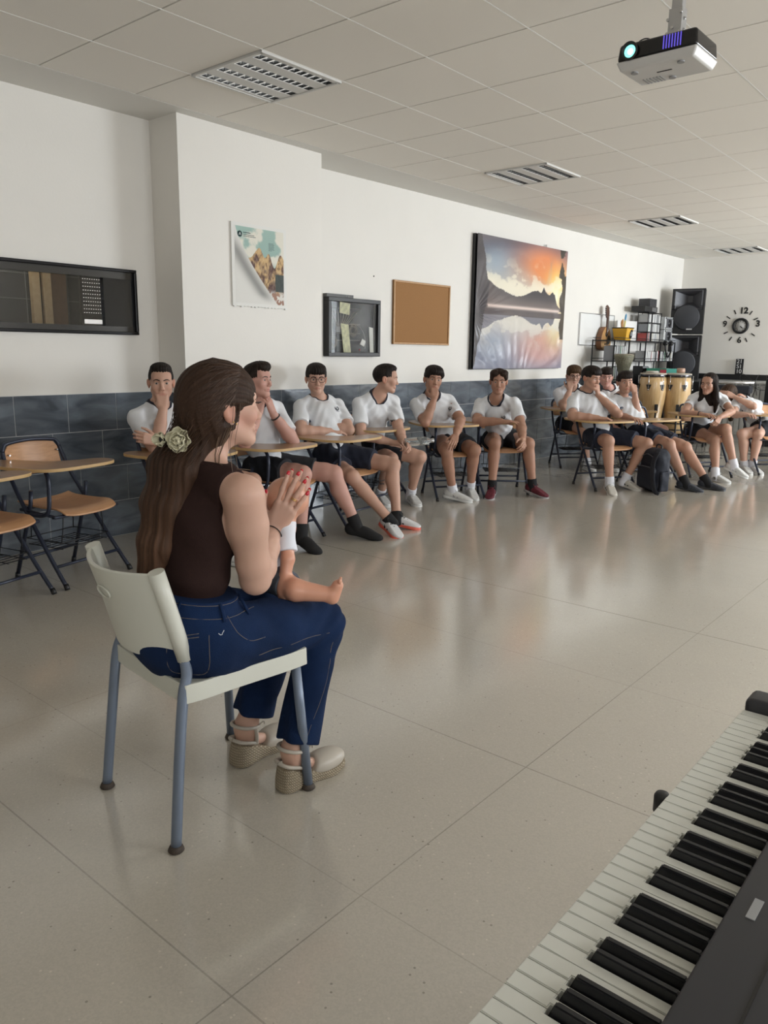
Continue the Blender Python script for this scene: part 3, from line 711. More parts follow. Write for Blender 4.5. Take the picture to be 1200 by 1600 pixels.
t = thing('headphones', 'black headphones hanging over the edge of the wire shelf', 'headphones', (-4.33, 11.65, 1.37))
bm = bmesh.new(); tube(bm, smooth_path([(0, -.11, .11), (.01, -.1, 0), (.01, 0, -.09), (.01, .1, 0), (0, .11, .11)]), .014, 8); bm_obj('headband', bm, M_BLACK, t)
for s in (-1, 1):
    bm = bmesh.new(); lathe(bm, [(.0005, -.02), (.035, -.018), (.035, .018), (.0005, .02)], (0, s*.11, .11), 16, 'y'); bm_obj('earcup', bm, M_BLACK, t)
# bucket with pens
M_YEL = mat('yellow bucket', (.70, .38, .03), rough=.4)
t = thing('bucket', 'yellow bucket with a black rim and badge, at the near end of the shelf', 'bucket', (-4.46, 10.30, 1.4955)); t.scale = (.82, .82, .95)
bm = bmesh.new()
def frust(bm, a, b, h, z0=0, mi=0):
    vs = boxb(bm, (-a, -a, z0), (a, a, z0+h), mi)
    for v in vs:
        if v.co.z > z0+h/2: v.co.x *= b/a; v.co.y *= b/a
frust(bm, .10, .135, .17); bm_obj('pail', bm, M_YEL, t, bevel=.015)
bm = bmesh.new(); frust(bm, .137, .137, .012, .168); bm_obj('rim', bm, M_BLACK, t, bevel=.004)
bm = bmesh.new(); lathe(bm, [(.0005, 0), (.055, 0), (.055, -.004)], (.0, 0, 0), 24, 'x'); 
for v in bm.verts: v.co = Vector((v.co.x+.125+v.co.z*.2, v.co.y+.05, v.co.z*1.2+.088))
bm_obj('badge', bm, M_BLACK, t)
bm = bmesh.new()
for k in range(3): boxb(bm, (.126+.004*k, .02, .070+k*.018), (.130+.005*k, .08, .077+k*.018))
bm_obj('badge_mark', bm, mat('pale mark', (.5, .55, .6), rough=.5), t)
for k, (dy, dz, c, n) in enumerate(((-.09, .26, (.45, .22, .08), 'wooden'), (-.06, .28, (.55, .3, .1), 'thick wooden'), (.03, .36, (.1, .35, .6), 'blue'), (.0, .27, (.7, .6, .2), 'yellow'))):
    bm = bmesh.new(); tube(bm, [(0, 0, .02), (.02, dy*1.1, dz)], [.012, .016], 8); tube(bm, [(.02, dy*1.1, dz), (.022, dy*1.18, dz+.03)], [.016, .004], 8)
    o = bm_obj('drumstick', bm, mat('stick '+n, c, rough=.5), None); o.location = (-4.46, 10.28+k*.01, 1.50); o.scale = (.8, .8, .9); tag(o, n+' stick poking out of the yellow bucket', 'stick')
# white printed board leaning behind
t = thing('card_sheet', 'white cut-corner card leaning on the wall behind the yellow bucket', 'card', (-4.60, 10.8, 1.4955), 0)
bm = bmesh.new(); prism(bm, [(-.42, 0), (.36, 0), (.42, .06), (.42, .12), (.25, .28), (-.42, .27)], 0, .02)
for v in bm.verts: v.co = Vector((v.co.z, v.co.x, v.co.y))
bm_obj('panel', bm, mat('white board', (.8, .79, .76), rough=.5), t)
bm = bmesh.new()
for z, y0, ln, h in ((.14, -.1, .32, .02), (.095, .0, .2, .006), (.08, .0, .16, .006), (.21, -.28, .12, .02)):
    y = y0
    while y < y0+ln: wdt = rr.uniform(.012, .025); boxb(bm, (.0202, y, z), (.0212, y+wdt, z+h)); y += wdt+.006
bm_obj('lettering', bm, mat('faded ink', (.5, .5, .5), rough=.6), t)
# djembe on a small table
t = thing('djembe', 'dark patterned djembe drum in front of the wire shelf', 'drum', (-4.20, 9.80, .8955)); t.scale = (.69, .69, .69)
bm = bmesh.new(); lathe(bm, [(.10, 0), (.095, .06), (.075, .2), (.085, .3), (.13, .42), (.172, .52), (.178, .58), (.17, .60)], n=36)
bm_obj('shell', bm, mat('carved dark shell', (.16, .15, .10), rough=.6, vary=.55, vscale=60, bump=.4), t)
bm = bmesh.new(); lathe(bm, [(.172, .585), (.172, .606), (.12, .612), (.0005, .612)], n=36); bm_obj('drum_skin', bm, mat('drum hide', (.3, .27, .2), rough=.6), t)
bm = bmesh.new()
for k in range(24): a = k*PI/12; tube(bm, [(.18*math.cos(a), .18*math.sin(a), .575), (.082*math.cos(a+.13), .082*math.sin(a+.13), .24)], .004, 5)
lathe(bm, [(.18, .565), (.187, .572), (.18, .58)], n=36, cap=False); lathe(bm, [(.08, .235), (.09, .243), (.08, .25)], n=36, cap=False)
bm_obj('rope', bm, mat('olive cord', (.22, .22, .15), rough=.8), t)
t = thing('side_table', 'low dark table carrying the patterned djembe', 'table', (-4.18, 10.1, 0))
bm = bmesh.new(); boxb(bm, (-.13, -.5, .86), (.12, .65, .895)); bm_obj('tabletop', bm, M_BLACK, t, bevel=.004)
for x in (-.1, .09):
    for y in (-.47, .62): bm = bmesh.new(); boxb(bm, (x-.015, y-.015, 0), (x+.015, y+.015, .86)); bm_obj('leg', bm, M_BLACK, t)
t = thing('monitor_speaker', 'black wedge speaker with a pale side on the dark table', 'speaker', (-4.19, 10.50, .8955), math.radians(-35)); t.scale = (.66, .72, .66)
bm = bmesh.new(); prism(bm, [(-.16, 0), (.16, 0), (.16, .12), (-.04, .40), (-.16, .40)], -.18, .18)
for v in bm.verts: v.co = Vector((v.co.z, v.co.x, v.co.y))
bm_obj('cabinet', bm, M_BLACK, t, bevel=.006)
bm = bmesh.new(); boxb(bm, (.181, -.14, .03), (.19, .12, .30)); bm_obj('side_panel', bm, mat('pale grey panel', (.33, .33, .34), rough=.4), t)
# stacked loudspeakers on a flight case
t = thing('flight_case', 'black case under the two stacked loudspeakers', 'case', (-4.22, 12.25, 0))
bm = bmesh.new(); boxb(bm, (-.3, -.3, 0), (.3, .3, .955)); bm_obj('case_body', bm, M_BLACK, t, bevel=.01)
bm = bmesh.new()
for z in (.02, .93): boxb(bm, (-.305, -.305, z), (.305, .305, z+.02))
bm_obj('case_edging', bm, M_STEEL, t)
def pa(z, label, z2):
    t = thing('loudspeaker', label, 'loudspeaker', (-4.26, 12.25, z), math.radians(8)); h = .655
    bm = bmesh.new(); prism(bm, [(-.235, -.2), (.235, -.2), (.17, .22), (-.17, .22)], 0, h)
    bmesh.ops.recalc_face_normals(bm, faces=bm.faces); bm.normal_update(); fr = [f for f in bm.faces if f.normal.y < -.9][0]; bm.faces.remove(fr)
    xs_, zs_ = [-.235, -.19, .19, .235], [0, .36, .62, h]; G_ = {(a, b): bm.verts.new((xs_[a], -.2, zs_[b])) for a in range(4) for b in range(4)}
    for a in range(3):
        for b in range(3):
            if (a, b) != (1, 1): bm.faces.new((G_[a, b], G_[a+1, b], G_[a+1, b+1], G_[a, b+1]))
    bmesh.ops.remove_doubles(bm, verts=bm.verts, dist=.0005)
    bm_obj('cabinet', bm, mat('black textured cabinet', (.02, .02, .022), rough=.6, bump=.4, bscale=300), t)
    M_HORN = mat('grey horn', (.07, .07, .078), rough=.4)
    bm = bmesh.new()   # horn
    o_ = [(-.19, .36), (.19, .36), (.19, .62), (-.19, .62)]; i_ = [(-.035, .46), (.035, .46), (.035, .56), (-.035, .56)]
    A = [bm.verts.new((x, -.205, zz)) for x, zz in o_]; B = [bm.verts.new((x, -.05, zz)) for x, zz in i_]; O2 = [bm.verts.new((x*1.06, -.2, .49+(zz-.49)*1.06)) for x, zz in o_]
    for k in range(4):
        bm.faces.new((A[k], A[(k+1) % 4], B[(k+1) % 4], B[k])); bm.faces.new((A[k], O2[k], O2[(k+1) % 4], A[(k+1) % 4]))
    f = bm.faces.new(B)
    bm_obj('horn', bm, M_HORN, t)
    # recess so that the horn shows its depth
    bm = bmesh.new(); lathe(bm, [(.175, -.2), (.185, -.216), (.172, -.222), (.0005, -.228)], (0, 0, .235), 40, 'y'); bm_obj('woofer_grille', bm, mat('dark grille', (.045, .047, .055), rough=.55, bump=.5, bscale=700), t)
    bm = bmesh.new()
    for s in (-1, 1):
        bm = bmesh.new()
        for k in range(3): zc = .40-k*.022; boxb(bm, (s*.2-.02+.004*k*s, -.208, zc-.006), (s*.2+.02, -.199, zc+.006))
        bm_obj('port', bm, M_BLACKG, t)
    bm = bmesh.new(); boxb(bm, (.01, -.232, .055), (.09, -.222, .072)); bm_obj('badge', bm, mat('silver badge', (.6, .6, .6), rough=.3), t) if z2 else bm.free()
pa(.956, 'black loudspeaker, the lower of the two in the far corner', 0)
pa(1.632, 'black loudspeaker, stacked on top of another in the far corner', 1)
# clock
t = thing('wall_clock', 'frameless black wall clock with separate numerals and bars', 'clock', (-3.68, 12.85, 1.765))
RF = Matrix(((1, 0, 0), (0, 0, -1), (0, 1, 0)))      # reading plane facing -y
bm = bmesh.new(); lathe(bm, [(.0005, -.02), (.085, -.02), (.09, -.035), (.118, -.032), (.12, -.0)], (0, 0, 0), 40, 'y'); bm_obj('rim', bm, M_BLACK, t)
bm = bmesh.new(); lathe(bm, [(.0005, -.024), (.085, -.024), (.085, -.02)], (0, 0, 0), 40, 'y'); bm_obj('dial', bm, mat('clock dial', (.55, .54, .52), rough=.4), t)
bm = bmesh.new()
for k in range(12):
    a = k*PI/6; R = Matrix.Rotation(-a, 3, 'Y'); box(bm, R @ Vector((0, -.0255, .07)), (.006, .002, .016), R)
bm_obj('dial_mark', bm, M_BLACK, t)
for nm, ln, a, wdt in (('hour_hand', .045, math.radians(142), .009), ('minute_hand', .065, math.radians(130), .006)):
    bm = bmesh.new(); R = Matrix.Rotation(a, 3, 'Y'); box(bm, R @ Vector((0, -.028, ln/2)), (wdt, .002, ln), R); bm_obj(nm, bm, M_BLACK, t)
for s, x, z in (('12', 0.025, .225), ('3', .245, .03), ('6', .0, -.215), ('9', -.235, .03)): text_mesh('numeral', s, .125, (x, -.004, z), RF, M_BLACK, t, .003, bold=(.005 if s in ('12', '3') else .0022))
for k in (1, 2, 4, 5, 7, 8, 10, 11):
    a = k*PI/6+.07; bm = bmesh.new(); R = Matrix.Rotation(a, 3, 'Y'); box(bm, R @ Vector((0, -.004, .232)), (.014, .006, .065), R); bm_obj('hour_bar', bm, M_BLACK, t)
# radiator
t = thing('radiator', 'white ribbed radiator on the far wall under the black rail', 'radiator', (-3.5, 12.72, .12))
M_RAD = mat('radiator enamel', (.68, .68, .66), rough=.35)
for k in range(12):
    x = -.48+k*.085; bm = bmesh.new(); boxb(bm, (x-.039, -.03, .0), (x+.039, .05, .72)); boxb(bm, (x-.032, -.042, .04), (x+.032, -.03, .68))
    boxb(bm, (x-.04, -.05, .74), (x+.04, .06, .80)); boxb(bm, (x-.012, -.03, .70), (x+.012, .03, .76)); bm_obj('rib', bm, M_RAD, t, bevel=.008)
bm = bmesh.new()
for k in range(12):
    for q in range(3): boxb(bm, (-.48+k*.085-.028+q*.02, -.0512, .755), (-.48+k*.085-.014+q*.02, -.0502, .785))
bm_obj('grille_slot', bm, mat('slot grey', (.25, .25, .25), rough=.6), t)
bm = bmesh.new(); tube(bm, [(.5, 0, .76), (.56, 0, .76), (.56, 0, .7)], .016, 8); bm_obj('valve', bm, M_WHITEP, t)
# letter board standing on the rail
t = thing('letter_board', 'small black upright number board standing on the rail', 'sign', (-3.62, 12.79, 1.035), 0)
bm = bmesh.new(); boxb(bm, (-.055, -.01, 0), (.055, .01, .235)); bm_obj('board', bm, M_BLACK, t)
for k, s in enumerate(('21', 'S1', '10')): text_mesh('lettering', s, .085, (0, -.0115, .195-k*.075), RF, M_WHITEP, t, .001)
t = thing('cable', 'thin dark cables draped over the radiator below the number board', 'cable', (-3.45, 12.66, .95))
bm = bmesh.new()
for pts in ([(-.12, .08, .09), (-.1, -.01, .02), (0, -.01, -.05), (.12, -.01, -.1), (.16, -.01, -.22)], [(-.1, .08, .1), (0, 0, .06), (.1, -.01, -.02), (.15, -.01, -.12), (.3, -.01, -.14)], [(.14, .08, .09), (.12, 0, .0), (.14, -.01, -.1), (.08, -.01, -.3)], [(.25, .08, .09), (.27, 0, .03), (.3, 0, -.04)]):
    tube(bm, smooth_path(pts), .004, 5)
bm_obj('wire', bm, M_BLACK, t)
t = thing('music_case', 'dark case standing upright at the right edge beside the radiator', 'case', (-2.95, 12.5, 0))
bm = bmesh.new(); boxb(bm, (-.17, -.12, 0), (.17, .12, 1.0)); bm_obj('case_body', bm, M_BLACK, t, bevel=.03)
# keyboard stand / dark stool behind the congas
t = thing('keyboard_bench', 'dark padded bench behind the right conga', 'bench', (-3.45, 11.8, 0), math.radians(10))
bm = bmesh.new(); boxb(bm, (-.3, -.2, .78), (.3, .2, .90)); bm_obj('seat', bm, M_DARK, t, bevel=.03)
bm = bmesh.new(); tube(bm, [(-.34, -.22, .93), (.34, -.22, .95)], .02, 8); bm_obj('rail', bm, M_STEEL, t)
for x in (-.26, .26): bm = bmesh.new(); tube(bm, [(x, -.15, 0), (x, .15, .78)], .015, 8); tube(bm, [(x, .15, 0), (x, -.15, .78)], .015, 8); bm_obj('leg', bm, M_BLACK, t)

# ---------------------------------------------------------------- congas
M_ASH = wood_material('pale ash staves', (.56, .36, .16), (.68, .47, .24), 5, .22, (16, 16, 1.2), coat=.5)
def conga(x, y, label, rz):
    t = thing('conga_drum', label, 'drum', (x, y, .33), rz, 'pair of congas'); H_ = .735
    prof = [(.112, 0), (.125, .12), (.148, .3), (.163, .42), (.170, .52), (.165, .64), (.152, H_-.0)]
    n = 24; bm = bmesh.new(); lathe(bm, prof, n=48); bm_obj('shell', bm, M_ASH, t)
    bm = bmesh.new(); lathe(bm, [(.155, H_-.03), (.163, H_-.028), (.167, H_+.0), (.158, H_+.012), (.155, H_)], n=48, cap=False); bm_obj('rim', bm, M_CHROME if False else mat('dark chrome', (.12, .12, .13), rough=.2, metal=1), t)
    bm = bmesh.new(); lathe(bm, [(.163, H_-.005), (.162, H_+.018), (.12, H_+.021), (.0005, H_+.022)], n=48); bm_obj('drum_skin', bm, mat('pale hide', (.50, .44, .36), rough=.5), t)
    for k in range(6):
        a = k*PI/3+.25; R = Matrix.Rotation(a, 3, 'Z')
        bm = bmesh.new(); vs = [(-.032, .0), (.032, .0), (.010, -.07), (-.010, -.07)]
        A = [bm.verts.new(R @ Vector((.172 if z > -.03 else .176, q, H_-.12+z))) for q, z in vs]; B = [bm.verts.new(R @ Vector((.160, q, H_-.12+z))) for q, z in vs]
        bm.faces.new(A); bm.faces.new(B[::-1])
        for q in range(4): bm.faces.new((A[q], A[(q+1) % 4], B[(q+1) % 4], B[q]))
        lug = bm_obj('lug', bm, M_BLACK, t)
        bm = bmesh.new(); tube(bm, [R @ Vector((.178, 0, H_-.17)), R @ Vector((.180, 0, H_-.01))], .005, 8); lathe(bm, [(.011, -.018), (.011, .0)], R @ Vector((.179, 0, H_-.175)), 6); bm_obj('tension_rod', bm, M_STEEL, lug)
    bm = bmesh.new()
    for z in (.165, .045): lathe(bm, [(.134 if z > .1 else .120, z-.008), (.139 if z > .1 else .125, z), (.136 if z > .1 else .121, z+.008)], n=36, cap=False)
    bm_obj('band', bm, M_BLACK, t)
    # stand
    s = thing('conga_stand', 'black tubular stand under the '+('left' if rz > .3 else 'right')+' conga drum', 'stand', (x, y, 0), rz, 'conga stands')
    for k in range(3):
        a = k*2*PI/3+.9; R = Matrix.Rotation(a, 3, 'Z'); bm = bmesh.new()
        tube(bm, [R @ Vector(p) for p in ((.21, 0, .01), (.18, 0, .30), (.155, 0, .45), (.175, 0, .62))], .011, 8); bm_obj('leg', bm, M_BLACK, s)
        bm = bmesh.new(); box(bm, R @ Vector((.178, 0, .65)), (.02, .035, .10), R); bm_obj('pad', bm, M_BLACK, s)
    bm = bmesh.new()
    for z, r_ in ((.30, .18), (.46, .158)): lathe(bm, [(r_-.006, z-.008), (r_+.006, z), (r_-.006, z+.008)], n=30, cap=False)
    bm_obj('ring', bm, M_BLACK, s)
conga(-3.80, 9.82, 'pale wooden conga drum, the left one of the pair', .35)
conga(-3.56, 10.02, 'pale wooden conga drum, the right one of the pair nearest the seated girls', .1)
# box and little things behind/on the congas
t = thing('equipment_stand', 'narrow stand behind the two congas carrying the green box', 'stand', (-3.86, 10.38, 0))
bm = bmesh.new(); boxb(bm, (-.17, -.14, 1.0), (.28, .14, 1.02)); bm_obj('top_plate', bm, M_BLACK, t)
for x in (-.14, .25): bm = bmesh.new(); boxb(bm, (x-.015, -.015, 0), (x+.015, .015, 1.0)); bm_obj('leg', bm, M_BLACK, t)
t = thing('cardboard_box', 'flat green and turquoise box lying behind the congas', 'box', (-3.87, 10.38, 1.0205), math.radians(20))
bm = bmesh.new(); boxb(bm, (-.23, -.1, 0), (.02, .12, .115)); bm_obj('green_half', bm, mat('green card', (.03, .20, .13), rough=.4), t)
bm = bmesh.new(); boxb(bm, (.02, -.1, 0), (.25, .12, .113)); bm_obj('turquoise_half', bm, mat('turquoise card', (.12, .52, .44), rough=.4), t)
bm = bmesh.new(); boxb(bm, (-.06, -.102, .02), (.02, -.1, .10)); bm_obj('red_label', bm, mat('red label', (.4, .04, .06), rough=.5), t)
bm = bmesh.new()
for k in range(6): boxb(bm, (-.18+k*.02, -.1025, .04), (-.166+k*.02, -.1, .075))
bm_obj('lettering', bm, mat('pale mark', (.5, .55, .6), rough=.5), t)
bm = bmesh.new(); lathe(bm, [(.045, 0), (.052, .01), (.052, .045), (.045, .06), (.0005, .062)], n=24); o = bm_obj('tambourine_jingle', bm, mat('skin coloured shaker', (.45, .28, .2), rough=.4), None)
o.name = 'shaker'; o.location = (-3.56, 10.10, 1.088); tag(o, 'small round shaker lying on the right conga', 'shaker')
bm = bmesh.new(); lathe(bm, [(.075, 0), (.08, .008), (.07, .022), (.0005, .024)], n=24); o = bm_obj('small_drum', bm, [mat('small drum skin', (.5, .46, .4), rough=.5)], None)
o.name = 'hand_drum'; o.location = (-3.83, 9.84, 1.088); tag(o, 'small flat hand drum lying on the left conga', 'drum')

# ================================================================ STUDENT CHAIRS WITH WRITING TABLETS (local: x to the sitter's right, y forward)
def copy_tree(o, parent=None):
    c = o.copy(); COL.objects.link(c)
    if parent is not None: c.parent = parent
    for ch in list(o.children): copy_tree(ch, c)
    return c
def make_desk_chair():
    t = thing('tablet_chair', 'x', 'chair'); t['group'] = 'tablet arm chairs along the wall'
    w_ = .215
    def mirror(s, pts): return [(s*x, y, z) for x, y, z in pts]
    for s in (-1, 1):
        bm = bmesh.new(); tube(bm, smooth_path(mirror(s, [(w_+.02, .225, .012), (w_+.012, .10, .17), (w_, -.09, .43), (w_-.01, -.185, .57), (w_-.015, -.235, .67), (w_-.02, -.255, .72)]), 4), .0115, 10); leg = bm_obj('front_leg', bm, M_TUBE, t)
        bm = bmesh.new(); tube(bm, [(s*(w_+.021), .23, 0), (s*(w_+.019), .215, .03)], .014, 10); bm_obj('foot_cap', bm, M_BLACK, leg)
        bm = bmesh.new(); tube(bm, mirror(s, [(w_-.012, -.205, .012), (w_-.02, -.06, .44), (w_-.02, -.05, .52)]), .0115, 10); leg = bm_obj('rear_leg', bm, M_TUBE, t)
        bm = bmesh.new(); tube(bm, [(s*(w_-.012), -.208, 0), (s*(w_-.012), -.2, .03)], .014, 10); bm_obj('foot_cap', bm, M_BLACK, leg)
    bm = bmesh.new(); tube(bm, smooth_path([(-w_+.02, -.255, .72), (-w_+.035, -.262, .752), (-w_+.07, -.266, .765), (0, -.272, .775), (w_-.07, -.266, .765), (w_-.035, -.262, .752), (w_-.02, -.255, .72)], 4), .0115, 10); bm_obj('back_rail', bm, M_TUBE, t)
    bm = bmesh.new()   # seat: pressed plywood with a rolled front edge
    nx, ny = 14, 14; th = .011; V = {}
    def sz(u, v): return .428+.014*(abs(2*u-1)**3)-.030*max(0, (v-.80)/.2)**2+.012*max(0, (.2-v)/.2)**2-.006*math.sin(PI*v)
    for a in range(nx+1):
        for b in range(ny+1):
            u, v = a/nx, b/ny; hw = .195*(1-.07*(1-v))*(1-.06*max(0, (v-.85)/.15)**2*abs(2*u-1)); yy = -.185+.40*v-.02*abs(2*u-1)**4*(v > .7)
            x = (2*u-1)*hw
            V[a, b, 1] = bm.verts.new((x, yy, sz(u, v))); V[a, b, 0] = bm.verts.new((x, yy, sz(u, v)-th))
    for a in range(nx):
        for b in range(ny):
            bm.faces.new((V[a, b, 1], V[a+1, b, 1], V[a+1, b+1, 1], V[a, b+1, 1])); bm.faces.new((V[a, b, 0], V[a, b+1, 0], V[a+1, b+1, 0], V[a+1, b, 0]))
    for a in range(nx):
        for b in (0, ny): bm.faces.new((V[a, b, 0], V[a+1, b, 0], V[a+1, b, 1], V[a, b, 1]))
    for b in range(ny):
        for a in (0, nx): bm.faces.new((V[a, b, 0], V[a, b+1, 0], V[a, b+1, 1], V[a, b, 1]))
    bm_obj('seat', bm, M_PLY, t, smooth=False, bevel=.004)
    bm = bmesh.new()   # backrest
    V = {}; nx, nz = 12, 6
    for a in range(nx+1):
        for b in range(nz+1):
            u, v = a/nx, b/nz; x = (2*u-1)*.188*(1-.05*v)*(1-.12*(max(0, abs(2*v-1)-.7)/.3)**2*1); y = -.222-.035*v-.028*(1-(2*u-1)**2); z = .575+.175*v+.012*(1-(2*u-1)**2)*v
            V[a, b, 1] = bm.verts.new((x, y, z)); V[a, b, 0] = bm.verts.new((x, y-.010, z))
    for a in range(nx):
        for b in range(nz):
            bm.faces.new((V[a, b, 1], V[a, b+1, 1], V[a+1, b+1, 1], V[a+1, b, 1])); bm.faces.new((V[a, b, 0], V[a+1, b, 0], V[a+1, b+1, 0], V[a, b+1, 0]))
    for a in range(nx):
        for b in (0, nz): bm.faces.new((V[a, b, 0], V[a+1, b, 0], V[a+1, b, 1], V[a, b, 1]))
    for b in range(nz):
        for a in (0, nx): bm.faces.new((V[a, b, 0], V[a, b+1, 0], V[a, b+1, 1], V[a, b, 1]))
    br = bm_obj('backrest', bm, M_PLY, t, bevel=.004)
    bm = bmesh.new()
    for x in (-.165, .165): lathe(bm, [(.005, -.262), (.005, -.240)], (x, .008, .70), 8, 'y')
    bm_obj('rivet', bm, M_STEEL, br)
    bm = bmesh.new()
    ol = smooth_outline([(.30, -.27), (.36, -.20), (.385, -.02), (.37, .17), (.29, .275), (.10, .30), (-.08, .285), (-.15, .22), (-.12, .13), (.0, .09), (.10, .03), (.15, -.08), (.18, -.20), (.23, -.27)], 5)
    prism(bm, ol, .663, .681, 0, 1); tb = bm_obj('writing_tablet', bm, [M_TAB, M_TABE], t, bevel=.0025)
    bm = bmesh.new(); tube(bm, smooth_path([(w_+.022, -.02, .395), (w_+.024, .08, .40), (w_+.024, .13, .43), (w_+.02, .14, .52), (w_+.015, .135, .60), (w_-.0, .10, .643), (w_-.05, .02, .650), (w_-.06, -.1, .650)], 5), .0115, 10); bm_obj('tablet_arm', bm, M_TUBE, t)
    bm = bmesh.new(); boxb(bm, (.06, -.08, .650), (.28, .10, .663)); bm_obj('tablet_bracket', bm, M_BLACK, t)
    bm = bmesh.new()
    tube(bm, smooth_path([(w_, .14, .395), (w_-.02, .165, .395), (-w_+.02, .165, .395), (-w_, .14, .395)], 4), .009, 8)
    for s in (-1, 1): tube(bm, [(s*w_, -.10, .41), (s*w_, .14, .395)], .009, 8)
    tube(bm, [(-w_, -.12, .41), (w_, -.12, .41)], .009, 8); bm_obj('seat_frame', bm, M_TUBE, t)
    bm = bmesh.new(); tube(bm, [(-w_-.014, .145, .115), (w_+.014, .145, .115)], .009, 8); bm_obj('front_crossbar', bm, M_TUBE, t)
    bm = bmesh.new(); tube(bm, [(-w_+.012, -.17, .115), (w_-.012, -.17, .115)], .009, 8); bm_obj('rear_crossbar', bm, M_TUBE, t)
    bm = bmesh.new()
    for k in range(7): y = -.13+k*.04; tube(bm, [(-.16, y, .2), (.16, y, .2)], .0028, 5)
    for x in (-.16, -.05, .06, .16): tube(bm, [(x, -.14, .2), (x, .13, .2)], .0028, 5)
    tube(bm, [(-.17, -.15, .235), (.17, -.15, .235), (.17, .13, .235), (-.17, .13, .235)], .0032, 5, closed=True)
    for x in (-.15, .15):
        tube(bm, [(x, -.13, .235), (x, -.12, .41)], .0032, 5); tube(bm, smooth_path([(x, .11, .235), (x*.97, .12, .30), (x*.9, .12, .40)]), .0032, 5)
    bm_obj('basket', bm, M_RACK, t)
    return t
CH0 = make_desk_chair(); _first = [True]
def desk_chair(x, y, face, label, fwd=0.):
    a = math.radians(face); o = CH0 if _first[0] else copy_tree(CH0); _first[0] = False
    o.location = (x+fwd*math.cos(a), y+fwd*math.sin(a), 0); o.rotation_euler = (0, 0, a-PI/2); o['label'] = label; o['category'] = 'chair'; o['group'] = 'tablet arm chairs along the wall'
    return o
desk_chair(-4.20, 2.16, 14, 'empty tablet-arm chair with plywood back in front of the dark tiles')
desk_chair(-4.07, 1.62, 14, 'empty tablet-arm chair cut off by the left edge of the photo')

# ---------------------------------------------------------------- digital piano at the lower right
KZ = .66; KX = -.3425; KY = 1.462
t = thing('digital_piano', 'black digital piano with a full row of white and black keys', 'piano', (-.1, .85, 0))
def L_(p): return (p[0]+.1, p[1]-.85, p[2])
def pb(bm, a, b, mi=0): return boxb(bm, L_(a), L_(b), mi)
M_KEYW = mat('ivory white key', (.66, .66, .60), rough=.22)
M_KEYB = mat('black key', (.012, .012, .014), rough=.35)
WK = 1.222/52
bm = bmesh.new()
pb(bm, (KX-.006, .15, .56), (.12, 1.50, .638)); bm_obj('key_bed', bm, M_BLACK, t, bevel=.004)
bm = bmesh.new(); pb(bm, (KX+.15, .10, .638), (.14, 1.56, .682)); bm_obj('control_panel', bm, mat('matt black panel', (.022, .022, .026), rough=.42), t, bevel=.004)
bm = bmesh.new(); pb(bm, (-.135, .10, .6815), (-.132, 1.52, .6835)); bm_obj('panel_seam', bm, M_BLACKG, t)
bm = bmesh.new(); pb(bm, (KX+.17, .855, .6815), (KX+.18, .895, .6832)); bm_obj('panel_button', bm, mat('grey plastic', (.3, .3, .3), rough=.5), t)
for (y0, y1) in ((KY+.001, KY+.065), (KY-1.222-.06, KY-1.222-.001)):
    bm = bmesh.new(); pb(bm, (KX+.0, y0, .56), (KX+.16, y1, .682)); bm_obj('end_block', bm, mat('matt black panel', (.022, .022, .026), rough=.42), t, bevel=.012, segs=3)
def has_black_after(k):   # white key k counted from the lowest A; a black key between k and k+1
    return k < 51 and 'ABCDEFG'[k % 7] in 'ACDFG'
bm0 = None; KEYM = {}
for k in range(52):
    y1 = KY-k*WK; y0 = y1-WK; g = .0006
    ca = .0 if not (k > 0 and has_black_after(k-1)) else .0065; cb = .0 if not has_black_after(k) else .0065
    key = (ca, cb)
    if key not in KEYM:
        bm = bmesh.new(); prism(bm, [(0, g), (.05, g), (.05, ca+g), (.15, ca+g), (.15, WK-cb-g), (.05, WK-cb-g), (.05, WK-g), (0, WK-g)], -.018, 0)
        for v in bm.verts: v.co.y = -v.co.y
        bmesh.ops.recalc_face_normals(bm, faces=bm.faces); bmesh.ops.bevel(bm, geom=[e for e in bm.edges if min(v.co.z for v in e.verts) > -.001], offset=.0012, segments=2, affect='EDGES')
        me = bpy.data.meshes.new('white_key'); bm.to_mesh(me); bm.free(); me.materials.append(M_KEYW); KEYM[key] = me
    o = bpy.data.objects.new('white_key', KEYM[key]); COL.objects.link(o); o.parent = t; o.location = L_((KX, y1, KZ))
bm = bmesh.new(); vs = boxb(bm, (0, -.0052, -.01), (.097, .0052, .0115))
for v in vs:
    if v.co.z > 0: v.co.y *= .82; v.co.x = v.co.x+(.008 if v.co.x < .05 else -.0)
bmesh.ops.bevel(bm, geom=list(bm.edges), offset=.0016, segments=2, affect='EDGES')
kb = bpy.data.meshes.new('black_key'); bm.to_mesh(kb); bm.free(); kb.materials.append(M_KEYB)
for k in range(51):
    if has_black_after(k):
        o = bpy.data.objects.new('black_key', kb); COL.objects.link(o); o.parent = t; o.location = L_((KX+.051, KY-(k+1)*WK, KZ+.0005))
bm = bmesh.new(); lathe(bm, [(.012, .63), (.012, .655), (.009, .66), (.0005, .66)], L_((KX-.008, 1.081, 0)), 16); bm_obj('lid_catch', bm, M_BLACK, t)
for y in (.3, 1.4):
    bm = bmesh.new(); tube(bm, [L_((KX+.05, y, 0.015)), L_((.1, y, .56))], .018, 8); tube(bm, [L_((.1, y, 0.015)), L_((KX+.05, y, .56))], .018, 8); bm_obj('stand_leg', bm, M_BLACK, t)
